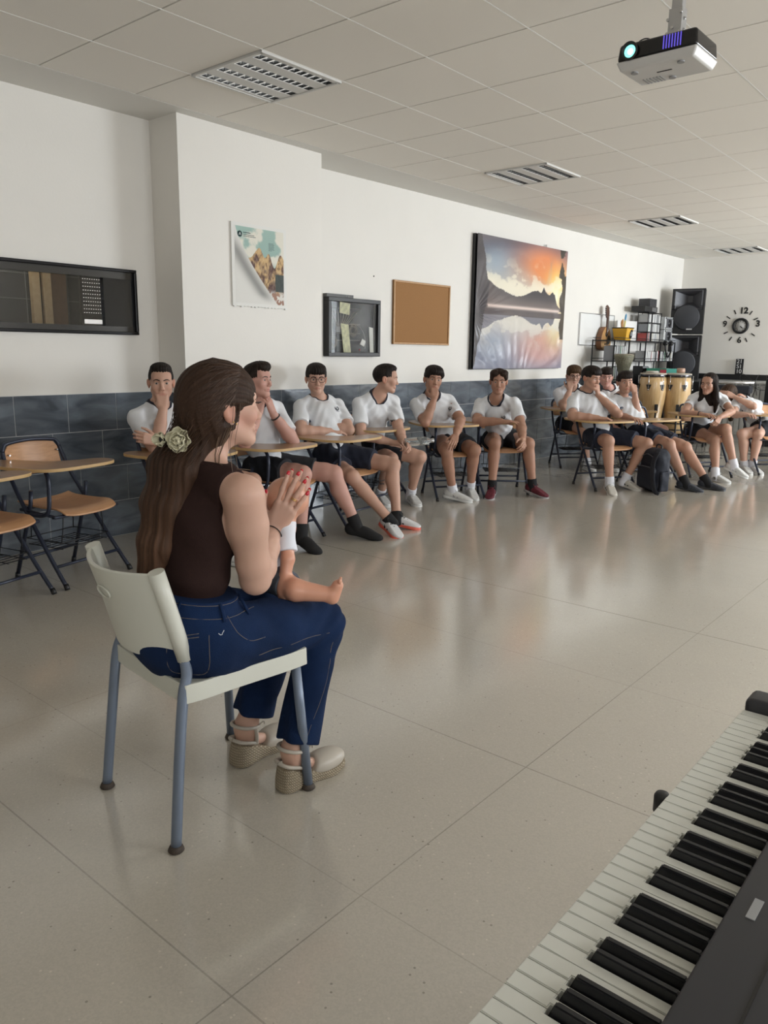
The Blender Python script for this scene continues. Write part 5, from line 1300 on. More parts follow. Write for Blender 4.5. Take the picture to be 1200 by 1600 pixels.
SKINS = {'fair': (.60, .37, .28), 'light': (.54, .32, .235), 'tan': (.40, .215, .145), 'mid': (.47, .265, .185), 'rosy': (.56, .31, .25)}
SKINS = {a: tuple(v for v in c) for a, c in SKINS.items()}
def make_person(J, label, o):
    """a seated person: body (one continuous surface), hair, eyes, clothes"""
    J = {k: np.array(v, float) for k, v in J.items()}; k = o.get('k', .97); fem = o.get('fem', False); vox = o.get('vox', .0045)
    root = thing('person', label, 'person', (J['pelvis'][0], J['pelvis'][1], 0.0)); root['group'] = o['group'] if 'group' in o else 'students seated along the wall'
    base = SKINS[o['skin']]; hk = k*o.get('hk', 1.)
    H = head_axes(o['yaw'], o.get('pitch', 0), o.get('roll', 0)); C = J['head']+np.array(o.get('hoff', (0, 0, 0)))
    J['head'] = C
    for q_, v_ in o.get('chin', {}).items(): J['wr'+q_] = C+hk*(v_[0]*H[0]+v_[1]*H[1]+v_[2]*H[2]); hq_ = o['hands'][q_]; hq_['d'] = H[2]*.96+H[1]*-.22+H[0]*v_[3]; hq_['n'] = -H[1]+H[0]*v_[4]
    # ---- body
    s = S(); r, f, u = torso_prims(s, J, -.004, fem, k)
    sk0 = J['neck']+u*.0; skb = C+k*(-.012*H[1]-.055*H[2]); s.cone(J['neck']-u*.02+f*.0, skb, .053*k*(.88 if fem else 1), .049*k*(.85 if fem else 1), .03); 
    tk = o.get('arm', .95 if fem else 1.1)
    for q in 'RL':
        sh, el, wr, hp, kn, an, to = [J[a+q] for a in ('sh', 'el', 'wr', 'hip', 'knee', 'ank', 'toe')]
        limb(s, sh, el, [(0, .050*k*tk), (.35, .047*k*tk), (.8, .040*k*tk), (1, .038*k*tk)]); limb(s, el, wr, [(0, .038*k*tk), (.25, .042*k*tk), (.65, .034*k*tk), (1, .0255*k*tk)], .015)
        lk = o.get('leg', 1.)
        limb(s, hp, kn, [(0, .088*k*lk), (.4, .078*k*lk), (.85, .060*k*lk), (1, .056*k*lk)], .03); s.ell(kn+nrm(kn-hp)*.012, (.050*k, .050*k, .054*k), None, .02)
        bk = nrm(np.cross(np.cross(kn-hp, an-kn), an-kn)); bk = -bk if bk@(hp-kn) < 0 else bk
        limb(s, kn, an, [(0, .052*k*lk), (1, .036*k)], .02); a_ = kn+(an-kn)*.12+bk*.008; b_ = kn+(an-kn)*.55+bk*.012; s.cone(a_, kn+(an-kn)*.3+bk*.016, .044*k*lk, .052*k*lk, .02); s.cone(kn+(an-kn)*.3+bk*.016, b_, .052*k*lk, .044*k*lk, .02)
        s.cone(an, an-[0, 0, .03], .037*k, .034*k, .02); s.cone(an-[0, 0, .045], to+[0, 0, -.004], .024*k, .013*k, .015)
    hands = o.get('hands', {}); tips = {}
    for q in 'RL':
        hd = hands.get(q, {}); wr, el = J['wr'+q], J['el'+q]; D = hd.get('d', nrm(wr-el)); N = hd.get('n', (0, 0, -1)); side = hd.get('side', -1 if q == 'L' else 1)
        tips[q] = hand_prims(s, wr+nrm(D)*.004, D, N, k*(.92 if fem else 1.)*hd.get('k', 1), side, hd.get('curl', (.35, .35, .4, .45)), hd.get('spread', .05), hd.get('thumb', (.6, .35)))
    head_prims(s, C, H, hk, fem)
    hc = head_color(C, H, hk, base, o.get('lip', (base[0]*.86, base[1]*.58, base[2]*.62)), fem, o.get('blush', 0.))
    pts = list(J.values())+[C+H[2]*.13, C+H[1]*.13, C-H[1]*.13]+[p[0] for t_ in tips.values() for p in t_]
    body = solid(s, pts, .11, vox, 'body', SKIN_M, root, hc)
    gz = o.get('gaze', None)
    for q in (-1, 1):
        eye_obj(root, C, H, hk, q, H[1] if gz is None else gz); brow_obj(root, C, H, hk, q, o.get('browcol', (.02, .012, .01)), o.get('brow', .0034), 0., s)
    if o.get('hair', 'short') != 'custom': short_hair(root, C, H, hk, o.get('hair', 'short'), o.get('haircol', (.016, .011, .009)), vox)
    # ---- shirt with dark collar
    if o.get('tee', True):
        s = S(); g = o.get('loose', .010); torso_prims(s, J, g, fem, k)
        for q in 'RL':
            sh, el = J['sh'+q], J['el'+q]; L = o.get('sleeve', .72); t_ = S(); t_.cone(sh-u*.004, sh+(el-sh)*.95, .054*k*tk, .062*k*tk, .02); t_.plane(sh+(el-sh)*L, el-sh, k=.003); s.grp(t_, 'U', .025)
        rc = J['neck']+u*.018+f*.006; cn = nrm(u*1.-f*-.0+f*.42)      # neck opening tilts forward
        # hem: below the hip joint
        hem = J['pelvis']-u*o.get('hem', .06); s.plane(hem, -u, k=.01)
        op = S(); op.cone(rc-cn*.0-u*.02, rc+cn*.16, .064*k, .075*k, .01); op.plane(rc-cn*.012, -cn, k=.004); s.grp(op, 'S', .004)
        sd_ = float(J['pelvis'][1]*7.3 % 3)
        def wr_(P):
            q = (P-J['pelvis']); x = q@r; y = q@f; z = q@u; ax_ = np.abs(x)
            w1 = .0036*np.sin(z*62+x*22+1.8*np.sin(x*19+sd_))*sst(.34, .06, z)                       # cloth gathering over the belt
            w2 = .0034*np.sin((z*.7+ax_)*88+1.5*np.sin(y*25+sd_)+sd_)*np.exp(-((ax_-.11)/.07)**2)*sst(.10, .2, z)  # pulls running from the armpits
            w3 = .0022*np.sin(x*55+6*np.sin(z*9+sd_))*sst(.05, .2, z)
            w4 = .0016*np.sin(z*37+y*60+x*33+sd_)
            return (w1+w2+w3+w4).astype(np.float32)
        s.disp(wr_)
        tee = solid(s, [J[a] for a in ('pelvis', 'neck', 'shR', 'shL', 'hipR', 'hipL')]+[J['sh'+q]+(J['el'+q]-J['sh'+q])*.7 for q in 'RL'], .16, vox, 't_shirt', M_TEE, root)
        # collar: a knitted band following the shirt around the opening
        og = np.array(root.location); c_ = S(); c_.add(lambda P: s.ev(P)-.0022); band = S(); band.cone(rc-cn*.10, rc+cn*.16, .080*k, .088*k, .01); c_.grp(band, 'I', .002)
        c_.grp(op, 'S', .002); low_ = S(); c_.plane(rc-cn*.055, -cn, k=.002)
        solid(c_, [rc+cn*.09, rc-cn*.06, rc+r*.09, rc-r*.09, rc+f*.09, rc-f*.09], .02, min(vox, .004), 'collar', M_COLLAR, root, parent=tee)
        if o.get('emblem', True):
            c0 = J['pelvis']+(J['neck']-J['pelvis'])*.76-r*.075; T_ = c0[None]+f[None]*np.linspace(.25, 0, 120)[:, None]; v = s.ev(T_.astype(np.float32)); ix_ = np.argmax(v < 0); p = T_[ix_]
            e_ = 1e-3; gr = nrm([s.ev((p+d_)[None].astype(np.float32))[0]-s.ev((p-d_)[None].astype(np.float32))[0] for d_ in np.eye(3)*.004]); ex = nrm(np.cross(u, gr)); ey = np.cross(gr, ex); bm = bmesh.new()
            arc = [Vector(p+gr*.003+ex*.017*math.cos(a)+ey*.017*math.sin(a)-og) for a in np.linspace(2.4, 2.4+5.0, 16)]; tube(bm, arc, [.0012+.0032*math.sin(PI*i/15) for i in range(16)], 6)
            tube(bm, [Vector(p+gr*.003+ex*a+ey*b-og) for a, b in ((-.005, -.006), (.0, .004), (.007, .010))], [.003, .0025, .001], 6)
            for q in range(4): c_ = p+gr*.003+ex*(-.012+q*.008)-ey*.027; tube(bm, [Vector(c_-og), Vector(c_+ex*.005-og)], .0018, 5)
            bm_obj('emblem', bm, M_COLLAR, tee)
    # ---- shorts
    if o.get('shorts', True):
        s = S(); rh, fh, uh = axes(J['neck']-J['pelvis'], J['hipR']-J['hipL']); s.ell(J['pelvis']-fh*.012+uh*.01, (k*.170, k*.130, .115), np.array([rh, fh, uh]), .04)
        for q in 'RL':
            hp, kn = J['hip'+q], J['knee'+q]; L = o.get('shortlen', .66); t_ = S(); t_.cone(hp, kn, .104*k, .092*k*o.get('wide', 1.), .02); t_.plane(hp+(kn-hp)*L, kn-hp, k=.004); s.grp(t_, 'U', .03)
        s.plane(J['pelvis']+uh*.125, uh, k=.01)
        s.disp(lambda P: (.003*np.sin(P[..., 0]*60+P[..., 1]*45)*np.sin(P[..., 2]*50+P[..., 0]*20)).astype(np.float32))
        solid(s, [J[a] for a in ('pelvis', 'hipR', 'hipL', 'kneeR', 'kneeL')], .14, vox, 'shorts', o.get('shortm', M_DARK), root)
    # ---- feet
    for q in 'RL':
        ft = o.get('feet', 'white'); an, to, kn = J['ank'+q], J['toe'+q], J['knee'+q]; rl = o.get('roll'+q, 0.)
        if ft == 'none': continue
        if ft == 'black': sock_foot(root, an, to, kn, SOCKB, k, vox); continue
        F_ = {'white': (mat('white leather', (.62, .62, .60), rough=.45, vary=.08, vscale=30), mat('white sole', (.6, .6, .58), rough=.5), mat('lace white', (.7, .7, .7), rough=.8), mat('grey mark', (.3, .3, .31), rough=.5), SOCKW),
              'runner': (mat('white mesh', (.68, .68, .68), rough=.6), mat('coral sole', (.75, .14, .09), rough=.4), mat('lace black', (.012, .012, .012), rough=.8), M_BLACK, SOCKB),
              'maroon': (mat('maroon knit', (.11, .012, .022), rough=.75, vary=.3, vscale=50), mat('grey sole', (.33, .32, .32), rough=.5), mat('lace maroon', (.14, .02, .03), rough=.8), None, SOCKB),
              'grey': (mat('dark ribbed upper', (.035, .040, .052), rough=.5, vary=.5, vscale=80), mat('dark sole', (.03, .032, .036), rough=.4), None, None, SOCKB),
              'beige': (mat('off white leather', (.55, .52, .46), rough=.5, vary=.1, vscale=30), mat('cream sole', (.55, .53, .48), rough=.5), mat('lace white', (.7, .7, .7), rough=.8), mat('black patch', (.02, .02, .02), rough=.5), SOCKB)}[ft]
        place_shoe(root, an, to, F_[0], F_[1], k*1.0, lace=F_[2], stripe=F_[3], sockm=F_[4] if o.get('sock', True) is True else o['sock'], knee=kn, vox=vox, roll=rl, sockh=o.get('sockh', .055), sole_h=.030 if ft == 'runner' else .024)
    if o.get('glasses'):
        og = np.array(root.location); X = lambda x, y, z: Vector(C+hk*(x*H[0]+y*H[1]+z*H[2])-og); bm = bmesh.new()
        for q in (-1, 1):
            tube(bm, [X(q*.033+.0245*math.copysign(abs(math.cos(a))**.7, math.cos(a)), .1015-.004*abs(math.cos(a)), -.003+.0185*math.copysign(abs(math.sin(a))**.75, math.sin(a))) for a in np.linspace(0, 2*PI, 24, endpoint=False)], .0017, 6, closed=True)
            tube(bm, [X(q*.058, .098, .004), X(q*.077, .06, .004), X(q*.082, -.01, .0)], .0015, 6)
        tube(bm, [X(-.009, .103, .002), X(0, .1055, .005), X(.009, .103, .002)], .0016, 6)
        g_ = bm_obj('glasses', bm, o['glasses'], root)
    if o.get('watch'):
        for q, m_ in o['watch']:
            wr, el = J['wr'+q], J['el'+q]; d = nrm(wr-el); c = wr-d*.022; a, b = frame_of(d); bm = bmesh.new(); og = np.array(root.location)
            tube(bm, [Vector(c-og)+a*(.0285*k*tk*math.cos(t_))+b*(.0285*k*tk*math.sin(t_)) for t_ in np.linspace(0, 2*PI, 20, endpoint=False)], .0055, 6, closed=True); bm_obj('wristband', bm, m_, root)
    return root, J, C, H, tips
# joints of every seated student, metres
JOINTS = {
 'p1': dict(pelvis=(-4.132, 2.890, 0.494), neck=(-4.300, 2.874, 0.926), head=(-4.225, 2.843, 1.096), hipR=(-4.117, 2.804, 0.494), hipL=(-4.148, 2.976, 0.494), kneeR=(-3.724, 2.924, 0.470), kneeL=(-3.806, 3.206, 0.471), ankR=(-3.766, 2.910, 0.085), ankL=(-3.838, 3.176, 0.085), shR=(-4.324, 2.720, 0.869), shL=(-4.297, 3.038, 0.866), elR=(-4.114, 2.712, 0.694), elL=(-4.124, 2.915, 0.689), wrR=(-4.164, 2.800, 0.922), wrL=(-4.057, 2.690, 0.749), toeR=(-3.629, 2.946, 0.035), toeL=(-3.701, 3.211, 0.035)),
 'p2': dict(pelvis=(-4.086, 3.579, 0.492), neck=(-4.075, 3.479, 0.944), head=(-3.994, 3.431, 1.105), hipR=(-4.094, 3.492, 0.493), hipL=(-4.077, 3.666, 0.492), kneeR=(-3.685, 3.540, 0.495), kneeL=(-3.733, 3.889, 0.457), ankR=(-3.642, 3.484, 0.103), ankL=(-3.578, 3.956, 0.100), shR=(-4.095, 3.324, 0.890), shL=(-4.061, 3.645, 0.903), elR=(-3.906, 3.238, 0.710), elL=(-3.885, 3.645, 0.689), wrR=(-3.958, 3.401, 0.885), wrL=(-3.913, 3.497, 0.879), toeR=(-3.503, 3.474, 0.024), toeL=(-3.435, 4.019, 0.027)),
 'p3': dict(pelvis=(-4.110, 4.287, 0.502), neck=(-4.326, 4.340, 0.916), head=(-4.303, 4.287, 1.090), hipR=(-4.125, 4.201, 0.502), hipL=(-4.094, 4.373, 0.502), kneeR=(-3.739, 4.086, 0.411), kneeL=(-3.710, 4.517, 0.457), ankR=(-3.506, 4.224, 0.115), ankL=(-3.586, 4.418, 0.103), shR=(-4.372, 4.185, 0.873), shL=(-4.278, 4.497, 0.875), elR=(-4.212, 4.033, 0.707), elL=(-4.075, 4.418, 0.704), wrR=(-4.135, 4.263, 0.698), wrL=(-4.252, 4.245, 0.716), toeR=(-3.382, 4.188, 0.028), toeL=(-3.452, 4.487, 0.032)),
 'p4': dict(pelvis=(-4.393, 4.991, 0.500), neck=(-4.214, 4.905, 0.922), head=(-4.133, 4.923, 1.086), hipR=(-4.478, 5.013, 0.501), hipL=(-4.308, 4.969, 0.500), kneeR=(-4.080, 4.945, 0.424), kneeL=(-3.948, 5.159, 0.433), ankR=(-4.271, 5.035, 0.097), ankL=(-4.108, 5.260, 0.094), shR=(-4.272, 4.753, 0.874), shL=(-4.168, 5.063, 0.889), elR=(-4.156, 4.645, 0.647), elL=(-4.029, 4.975, 0.667), wrR=(-3.970, 4.792, 0.588), wrL=(-3.855, 4.820, 0.599), toeR=(-4.150, 4.970, 0.037), toeL=(-3.986, 5.193, 0.029)),
 'p5': dict(pelvis=(-4.149, 5.855, 0.496), neck=(-4.182, 5.640, 0.907), head=(-4.126, 5.565, 1.067), hipR=(-4.168, 5.771, 0.496), hipL=(-4.130, 5.941, 0.497), kneeR=(-3.891, 5.467, 0.470), kneeL=(-3.776, 5.734, 0.459), ankR=(-3.901, 5.596, 0.102), ankL=(-3.884, 5.857, 0.106), shR=(-4.264, 5.510, 0.839), shL=(-4.111, 5.789, 0.868), elR=(-4.063, 5.381, 0.703), elL=(-3.901, 5.688, 0.720), wrR=(-4.108, 5.513, 0.904), wrL=(-3.814, 5.493, 0.605), toeR=(-3.766, 5.641, 0.032), toeL=(-3.779, 5.776, 0.027)),
 'p6': dict(pelvis=(-3.957, 6.455, 0.485), neck=(-3.869, 6.220, 0.873), head=(-3.837, 6.186, 1.051), hipR=(-4.007, 6.383, 0.479), hipL=(-3.908, 6.527, 0.485), kneeR=(-3.765, 6.049, 0.491), kneeL=(-3.561, 6.306, 0.489), ankR=(-3.761, 6.031, 0.099), ankL=(-3.521, 6.351, 0.102), shR=(-4.026, 6.187, 0.829), shL=(-3.715, 6.281, 0.850), elR=(-3.923, 5.976, 0.683), elL=(-3.555, 6.145, 0.671), wrR=(-3.685, 6.017, 0.702), wrL=(-3.427, 5.967, 0.568), toeR=(-3.704, 5.907, 0.028), toeL=(-3.386, 6.330, 0.031)),
 'p7': dict(pelvis=(-4.256, 8.535, 0.493), neck=(-4.193, 8.354, 0.918), head=(-4.125, 8.258, 1.060), hipR=(-4.329, 8.487, 0.490), hipL=(-4.183, 8.583, 0.495), kneeR=(-3.971, 8.286, 0.453), kneeL=(-3.789, 8.468, 0.458), ankR=(-3.867, 8.222, 0.085), ankL=(-3.689, 8.429, 0.085), shR=(-4.296, 8.238, 0.855), shL=(-4.101, 8.492, 0.882), elR=(-4.126, 8.069, 0.719), elL=(-3.905, 8.620, 0.735), wrR=(-4.090, 8.224, 0.905), wrL=(-3.789, 8.410, 0.771), toeR=(-3.757, 8.132, 0.035), toeL=(-3.578, 8.341, 0.035)),
 'p7b': dict(pelvis=(-3.675, 8.920, 0.502), neck=(-3.928, 8.822, 0.887), head=(-3.946, 8.730, 1.044), hipR=(-3.734, 8.856, 0.502), hipL=(-3.617, 8.985, 0.502), kneeR=(-3.414, 8.597, 0.470), kneeL=(-3.247, 8.806, 0.470), ankR=(-3.379, 8.569, 0.085), ankL=(-3.203, 8.779, 0.085), shR=(-3.973, 8.700, 0.780), shL=(-3.857, 8.971, 0.920), elR=(-3.699, 8.703, 0.742), elL=(-3.601, 8.948, 0.819), wrR=(-3.457, 8.691, 0.762), wrL=(-3.394, 8.827, 0.779), toeR=(-3.271, 8.478, 0.035), toeL=(-3.094, 8.688, 0.035)),
 'p8': dict(pelvis=(-3.347, 7.359, 0.489), neck=(-3.521, 7.336, 0.913), head=(-3.453, 7.291, 1.077), hipR=(-3.390, 7.283, 0.489), hipL=(-3.305, 7.435, 0.491), kneeR=(-3.093, 6.998, 0.497), kneeL=(-2.895, 7.442, 0.456), ankR=(-3.048, 6.996, 0.106), ankL=(-3.045, 7.359, 0.102), shR=(-3.579, 7.191, 0.841), shL=(-3.425, 7.474, 0.873), elR=(-3.472, 6.972, 0.711), elL=(-3.196, 7.420, 0.726), wrR=(-3.251, 7.079, 0.702), wrL=(-3.320, 7.357, 0.934), toeR=(-2.962, 6.897, 0.024), toeL=(-2.910, 7.336, 0.028)),
 'p9': dict(pelvis=(-3.116, 7.883, 0.499), neck=(-3.406, 7.963, 0.853), head=(-3.359, 7.909, 1.022), hipR=(-3.150, 7.803, 0.501), hipL=(-3.080, 7.963, 0.498), kneeR=(-2.759, 7.683, 0.439), kneeL=(-2.680, 7.926, 0.399), ankR=(-2.569, 7.671, 0.094), ankL=(-2.442, 7.913, 0.088), shR=(-3.460, 7.809, 0.800), shL=(-3.369, 8.120, 0.799), elR=(-3.302, 7.608, 0.695), elL=(-3.214, 7.918, 0.691), wrR=(-3.094, 7.484, 0.689), wrL=(-3.252, 7.913, 0.931), toeR=(-2.412, 7.681, 0.023), toeL=(-2.284, 7.930, 0.027)),
 'p10': dict(pelvis=(-2.864, 8.928, 0.470), neck=(-2.819, 8.902, 0.890), head=(-2.778, 8.781, 1.013), hipR=(-2.936, 8.883, 0.469), hipL=(-2.792, 8.971, 0.471), kneeR=(-2.614, 8.651, 0.419), kneeL=(-2.526, 8.680, 0.544), ankR=(-2.531, 8.490, 0.088), ankL=(-2.410, 8.683, 0.177), shR=(-2.954, 8.821, 0.837), shL=(-2.691, 8.998, 0.844), elR=(-2.962, 8.601, 0.686), elL=(-2.527, 8.825, 0.721), wrR=(-2.743, 8.519, 0.697), wrL=(-2.575, 8.601, 0.672), toeR=(-2.401, 8.445, 0.025), toeL=(-2.286, 8.673, 0.081)),
 'p11': dict(pelvis=(-2.389, 9.653, 0.496), neck=(-2.692, 9.728, 0.803), head=(-2.832, 9.645, 0.865), hipR=(-2.322, 9.604, 0.496), hipL=(-2.454, 9.704, 0.496), kneeR=(-2.515, 9.267, 0.451), kneeL=(-2.362, 9.327, 0.459), ankR=(-2.485, 9.362, 0.095), ankL=(-2.404, 9.397, 0.098), shR=(-2.709, 9.574, 0.760), shL=(-2.627, 9.872, 0.774), elR=(-2.646, 9.343, 0.654), elL=(-2.523, 9.632, 0.748), wrR=(-2.474, 9.191, 0.673), wrL=(-2.728, 9.571, 0.847), toeR=(-2.401, 9.264, 0.033), toeL=(-2.306, 9.315, 0.034)),
}
CHR = (-4.16, 0, 0)
def fwd_of(J): 
    r = np.array(J['hipR'])-np.array(J['hipL']); return nrm([-r[1], r[0], 0])
TOP = (.014, .010, .008)
def U_(x, y, z): return nrm((x, y, z))
PEOPLE = {
 'p1': dict(chin={'R': (.0, .118, -.165, .05, 0)}, label='boy with fist on his mouth by the pillar corner, half hidden by the woman', skin='light', yaw=-32, pitch=-2, hair='short', loose=.014,
      hands={'R': dict(d=(-.25, .10, .95), n=(-.8, .25, .1), curl=(1.2, 1.3, 1.35, 1.35), thumb=(.5, .8)), 'L': dict(d=(-.2, -.8, .25), n=(-.9, .1, 0), curl=(.7, .75, .75, .8))}, feet='white', vox=.0036),
 'p2': dict(label='boy looking right with both hands at his chin, in black ankle shoes', skin='rosy', yaw=14, pitch=4, hair='quiff', haircol=(.022, .014, .010),
      hands={'R': dict(d=(-.1, .25, .95), n=(-.5, .6, 0), curl=(.4, .5, .6, .7), thumb=(.6, .4)), 'L': dict(d=(-.25, -.25, .95), n=(-.8, -.3, .1), curl=(.25, .2, .3, .5), spread=.16, thumb=(.9, .3))},
      feet='black', watch=[('L', M_BLACK)], leg=1.08, vox=.0036),
 'p3': dict(label='boy with glasses and folded arms, in white and coral trainers', skin='light', yaw=-38, pitch=-2, hair='fringe', glasses=mat('dark red spectacle frame', (.05, .015, .02), rough=.25),
      feet='runner', sock=SOCKB, sockh=.02, shortm=M_NAVY, shortlen=.62, leg=.95, vox=.0036,
      hands={'R': dict(n=(-.4, 0, -.9), curl=(.3, .3, .3, .3)), 'L': dict(n=(-.6, .1, -.8), curl=(.4, .4, .4, .4))}),
 'p4': dict(label='teenage boy turning his head to the right while holding a clear bottle', skin='light', yaw=42, pitch=-4, hair='short', feet='white', vox=.0036, loose=.015,
      hands={'R': dict(d=(.75, .45, -.1), n=(.1, .4, -.9), curl=(.7, .8, .85, .9)), 'L': dict(d=(.7, -.25, -.2), n=(-.3, -.6, -.7), curl=(.7, .8, .85, .9))}),
 'p5': dict(chin={'R': (.0, .112, -.172, .03, 0)}, label='boy with thick black hair, chin on a fist, below the cork board', skin='tan', yaw=-38, pitch=2, roll=-6, hair='mop', feet='white', loose=.015,
      hands={'R': dict(d=(-.25, .30, .92), n=(-.7, .4, 0), curl=(1.2, 1.25, 1.3, 1.3), thumb=(.6, .7)), 'L': dict(n=(-.5, .2, -.7), curl=(.4, .5, .5, .6))}),
 'p6': dict(label='teenage boy with parted hair and maroon trainers, sitting below the lake picture', skin='tan', yaw=-56, pitch=-4, hair='parted', haircol=(.03, .017, .012), feet='maroon', sockh=.06,
      hands={'R': dict(d=(.75, .45, .0), n=(0, 0, -1), curl=(.15, .15, .2, .25)), 'L': dict(n=(-.6, -.3, -.5), curl=(.5, .55, .6, .6))}),
 'p7': dict(chin={'R': (.05, .09, -.16, 0, 0)}, label='brown-haired boy with glasses in the back row beside the tiled wall', skin='light', yaw=-52, pitch=-4, hair='mop', haircol=(.07, .038, .018), glasses=mat('thin dark spectacle frame', (.03, .02, .02), rough=.3), feet='white', vox=.006,
      hands={'R': dict(d=(.1, .2, .95), n=(-.5, .5, 0), curl=(.8, .9, 1., 1.))}),
 'p7b': dict(label='boy mostly hidden between two classmates, only his face and shoulder showing', skin='rosy', yaw=-58, pitch=-4, hair='fringe', feet='white', vox=.006),
 'p8': dict(chin={'L': (-.055, .085, -.165, .1, .3)}, label='boy in navy shorts leaning his face on a fist, behind the backpack', skin='mid', yaw=-14, pitch=-8, hair='fringe', feet='beige', sock=SOCKW, shortm=M_NAVY, shortlen=.72, wide=1.15, loose=.018, vox=.0045,
      hands={'R': dict(d=(.75, .55, -.05), n=(0, 0, -1), curl=(.4, .45, .5, .5)), 'L': dict(d=(-.45, -.2, .85), n=(-.5, -.5, 0), curl=(1.2, 1.3, 1.3, 1.35))}),
 'p9': dict(chin={'L': (-.080, .085, -.130, .1, .4)}, label='boy with raised fist and dark ribbed trainers, in front of the congas', skin='mid', yaw=-50, pitch=2, roll=4, hair='fringe', feet='grey', shortm=M_NAVY, shortlen=.66, wide=1.1, vox=.005,
      hands={'L': dict(d=(-.3, -.1, .9), n=(-.5, -.5, 0), curl=(1.3, 1.3, 1.35, 1.35))}),
 'p10': dict(label='girl with long dark hair and crossed legs looking down to the left', skin='mid', yaw=-98, pitch=-6, roll=-3, fem=True, hair='custom', feet='white', sock=SOCKW, shortlen=.42, vox=.0042, watch=[('R', M_BLACK)], leg=.98, sleeve=.5,
      hands={'R': dict(n=(0, 0, -1), curl=(.3, .3, .35, .4)), 'L': dict(d=(-.1, -.6, -.5), n=(-.3, -.5, -.6), curl=(.8, .85, .9, .9))}),
 'p11': dict(label='girl bent over her writing tablet hiding her face behind her hand', skin='fair', yaw=-120, pitch=-25, roll=-10, fem=True, hair='custom', feet='white', sock=SOCKW, shortlen=.42, vox=.0042, leg=.98, sleeve=.5, emblem=False,
      hands={'L': dict(d=(-.75, -.2, .3), n=(.0, .5, -.4), curl=(.3, .35, .4, .5)), 'R': dict(n=(0, 0, -1), curl=(.4, .4, .4, .5))}),
}
FACE = dict(p1=15, p2=5, p3=5, p4=5, p5=-30, p6=-50, p7=-40, p7b=-40, p8=-30, p9=-20, p10=-45, p11=-40)
CHLAB = dict(p1='tablet-arm chair of the boy half hidden by the woman', p2='tablet-arm chair under the boy in black ankle shoes', p3='tablet-arm chair under the boy with glasses and folded arms',
    p4='tablet-arm chair under the boy holding the bottle', p5='tablet-arm chair under the thick-haired boy with chin on fist', p6='tablet-arm chair under the boy in maroon trainers',
    p7='tablet-arm chair in the back row under the brown-haired boy with glasses', p7b='tablet-arm chair of the nearly hidden boy in the back row', p8='tablet-arm chair beside the backpack under the boy leaning his cheek on a fist',
    p9='tablet-arm chair in front of the congas under the boy in dark ribbed trainers', p10='tablet-arm chair under the girl with crossed legs', p11='tablet-arm chair under the girl bent over at the right edge')
_j = JOINTS['p7b']; _F = np.array([math.cos(math.radians(-40)), math.sin(math.radians(-40)), 0]); _R = np.array([_F[1], -_F[0], 0])
for _q, _s in (('R', 1), ('L', -1)): _e = np.array(_j['sh'+_q])+_F*.04+np.array([0, 0, -.27]); _j['el'+_q] = tuple(_e); _j['wr'+_q] = tuple(_e+_F*.20-_R*_s*.10+np.array([0, 0, -.04]))
_j = JOINTS['p11']; _j['elL'] = tuple(np.array(_j['elL'])+np.array([.03, -.11, .0])); _j['wrL'] = tuple(np.array(_j['wrL'])+np.array([.015, -.05, .0]))
BUILT = {}
for key, o in PEOPLE.items():
    J = JOINTS[key]; a = math.radians(FACE[key]); 
    desk_chair(J['pelvis'][0], J['pelvis'][1], FACE[key], CHLAB[key], fwd=.10)
    BUILT[key] = make_person(J, o['label'], o)
desk_chair(-2.15, 10.6, -60, 'tablet-arm chair with nobody in it, behind the bent girl at the right edge')

# long hair of the two girls
def long_hair(key, col, side_len=.24, back=.3, vox=.005, curtain=(.068, .075)):
    root, J, C, H, _ = BUILT[key]; k = .94; X = lambda x, y, z: C+k*(x*H[0]+y*H[1]+z*H[2]); s = S(); dn = np.array([0, 0, -1.])
    s.ell(X(0, -.018, .034), k*np.array([.085, .108, .092]), H, .02)
    for q in (-1, 1):
        a = X(q*.070, .005, .02); b = X(q*.078, -.015, -.07); s.cone(a, b, .030*k, .032*k, .02); s.cone(b, b+dn*side_len*.5+H[0]*q*.015-H[1]*.01, .032*k, .034*k, .02); s.cone(b+dn*side_len*.5+H[0]*q*.015-H[1]*.01, b+dn*side_len-H[1]*.03, .034*k, .014*k, .02)
    s.cone(X(0, -.08, .0), X(0, -.085, -.08)+dn*back*.4, .060*k, .065*k, .03); s.cone(X(0, -.085, -.08)+dn*back*.4, X(0, -.085, -.08)+dn*back, .065*k, .03*k, .03)
    s.ell(X(0, .110, -.055), k*np.array([.058, .080, .098]), H, .008, 'S')
    s.disp(hair_noise(C, H, k, .0016))
    base = np.array(col)
    solid(s, [X(-.12, -.16, -.1)+dn*.35, X(.12, .13, .15), X(.12, -.16, .15), X(-.12, .13, -.12)+dn*.3, X(0, -.1, 0)+dn*.35], .05, vox, 'hair', M_HAIR, root,
          lambda V: base*(.7+.6*(np.sin(((V-C)@H.T)[:, 0]*220+((V-C)@H.T)[:, 1]*90)*.5+.5))[:, None])
long_hair('p10', (.016, .010, .008)); long_hair('p11', (.045, .024, .013), .18, .26)
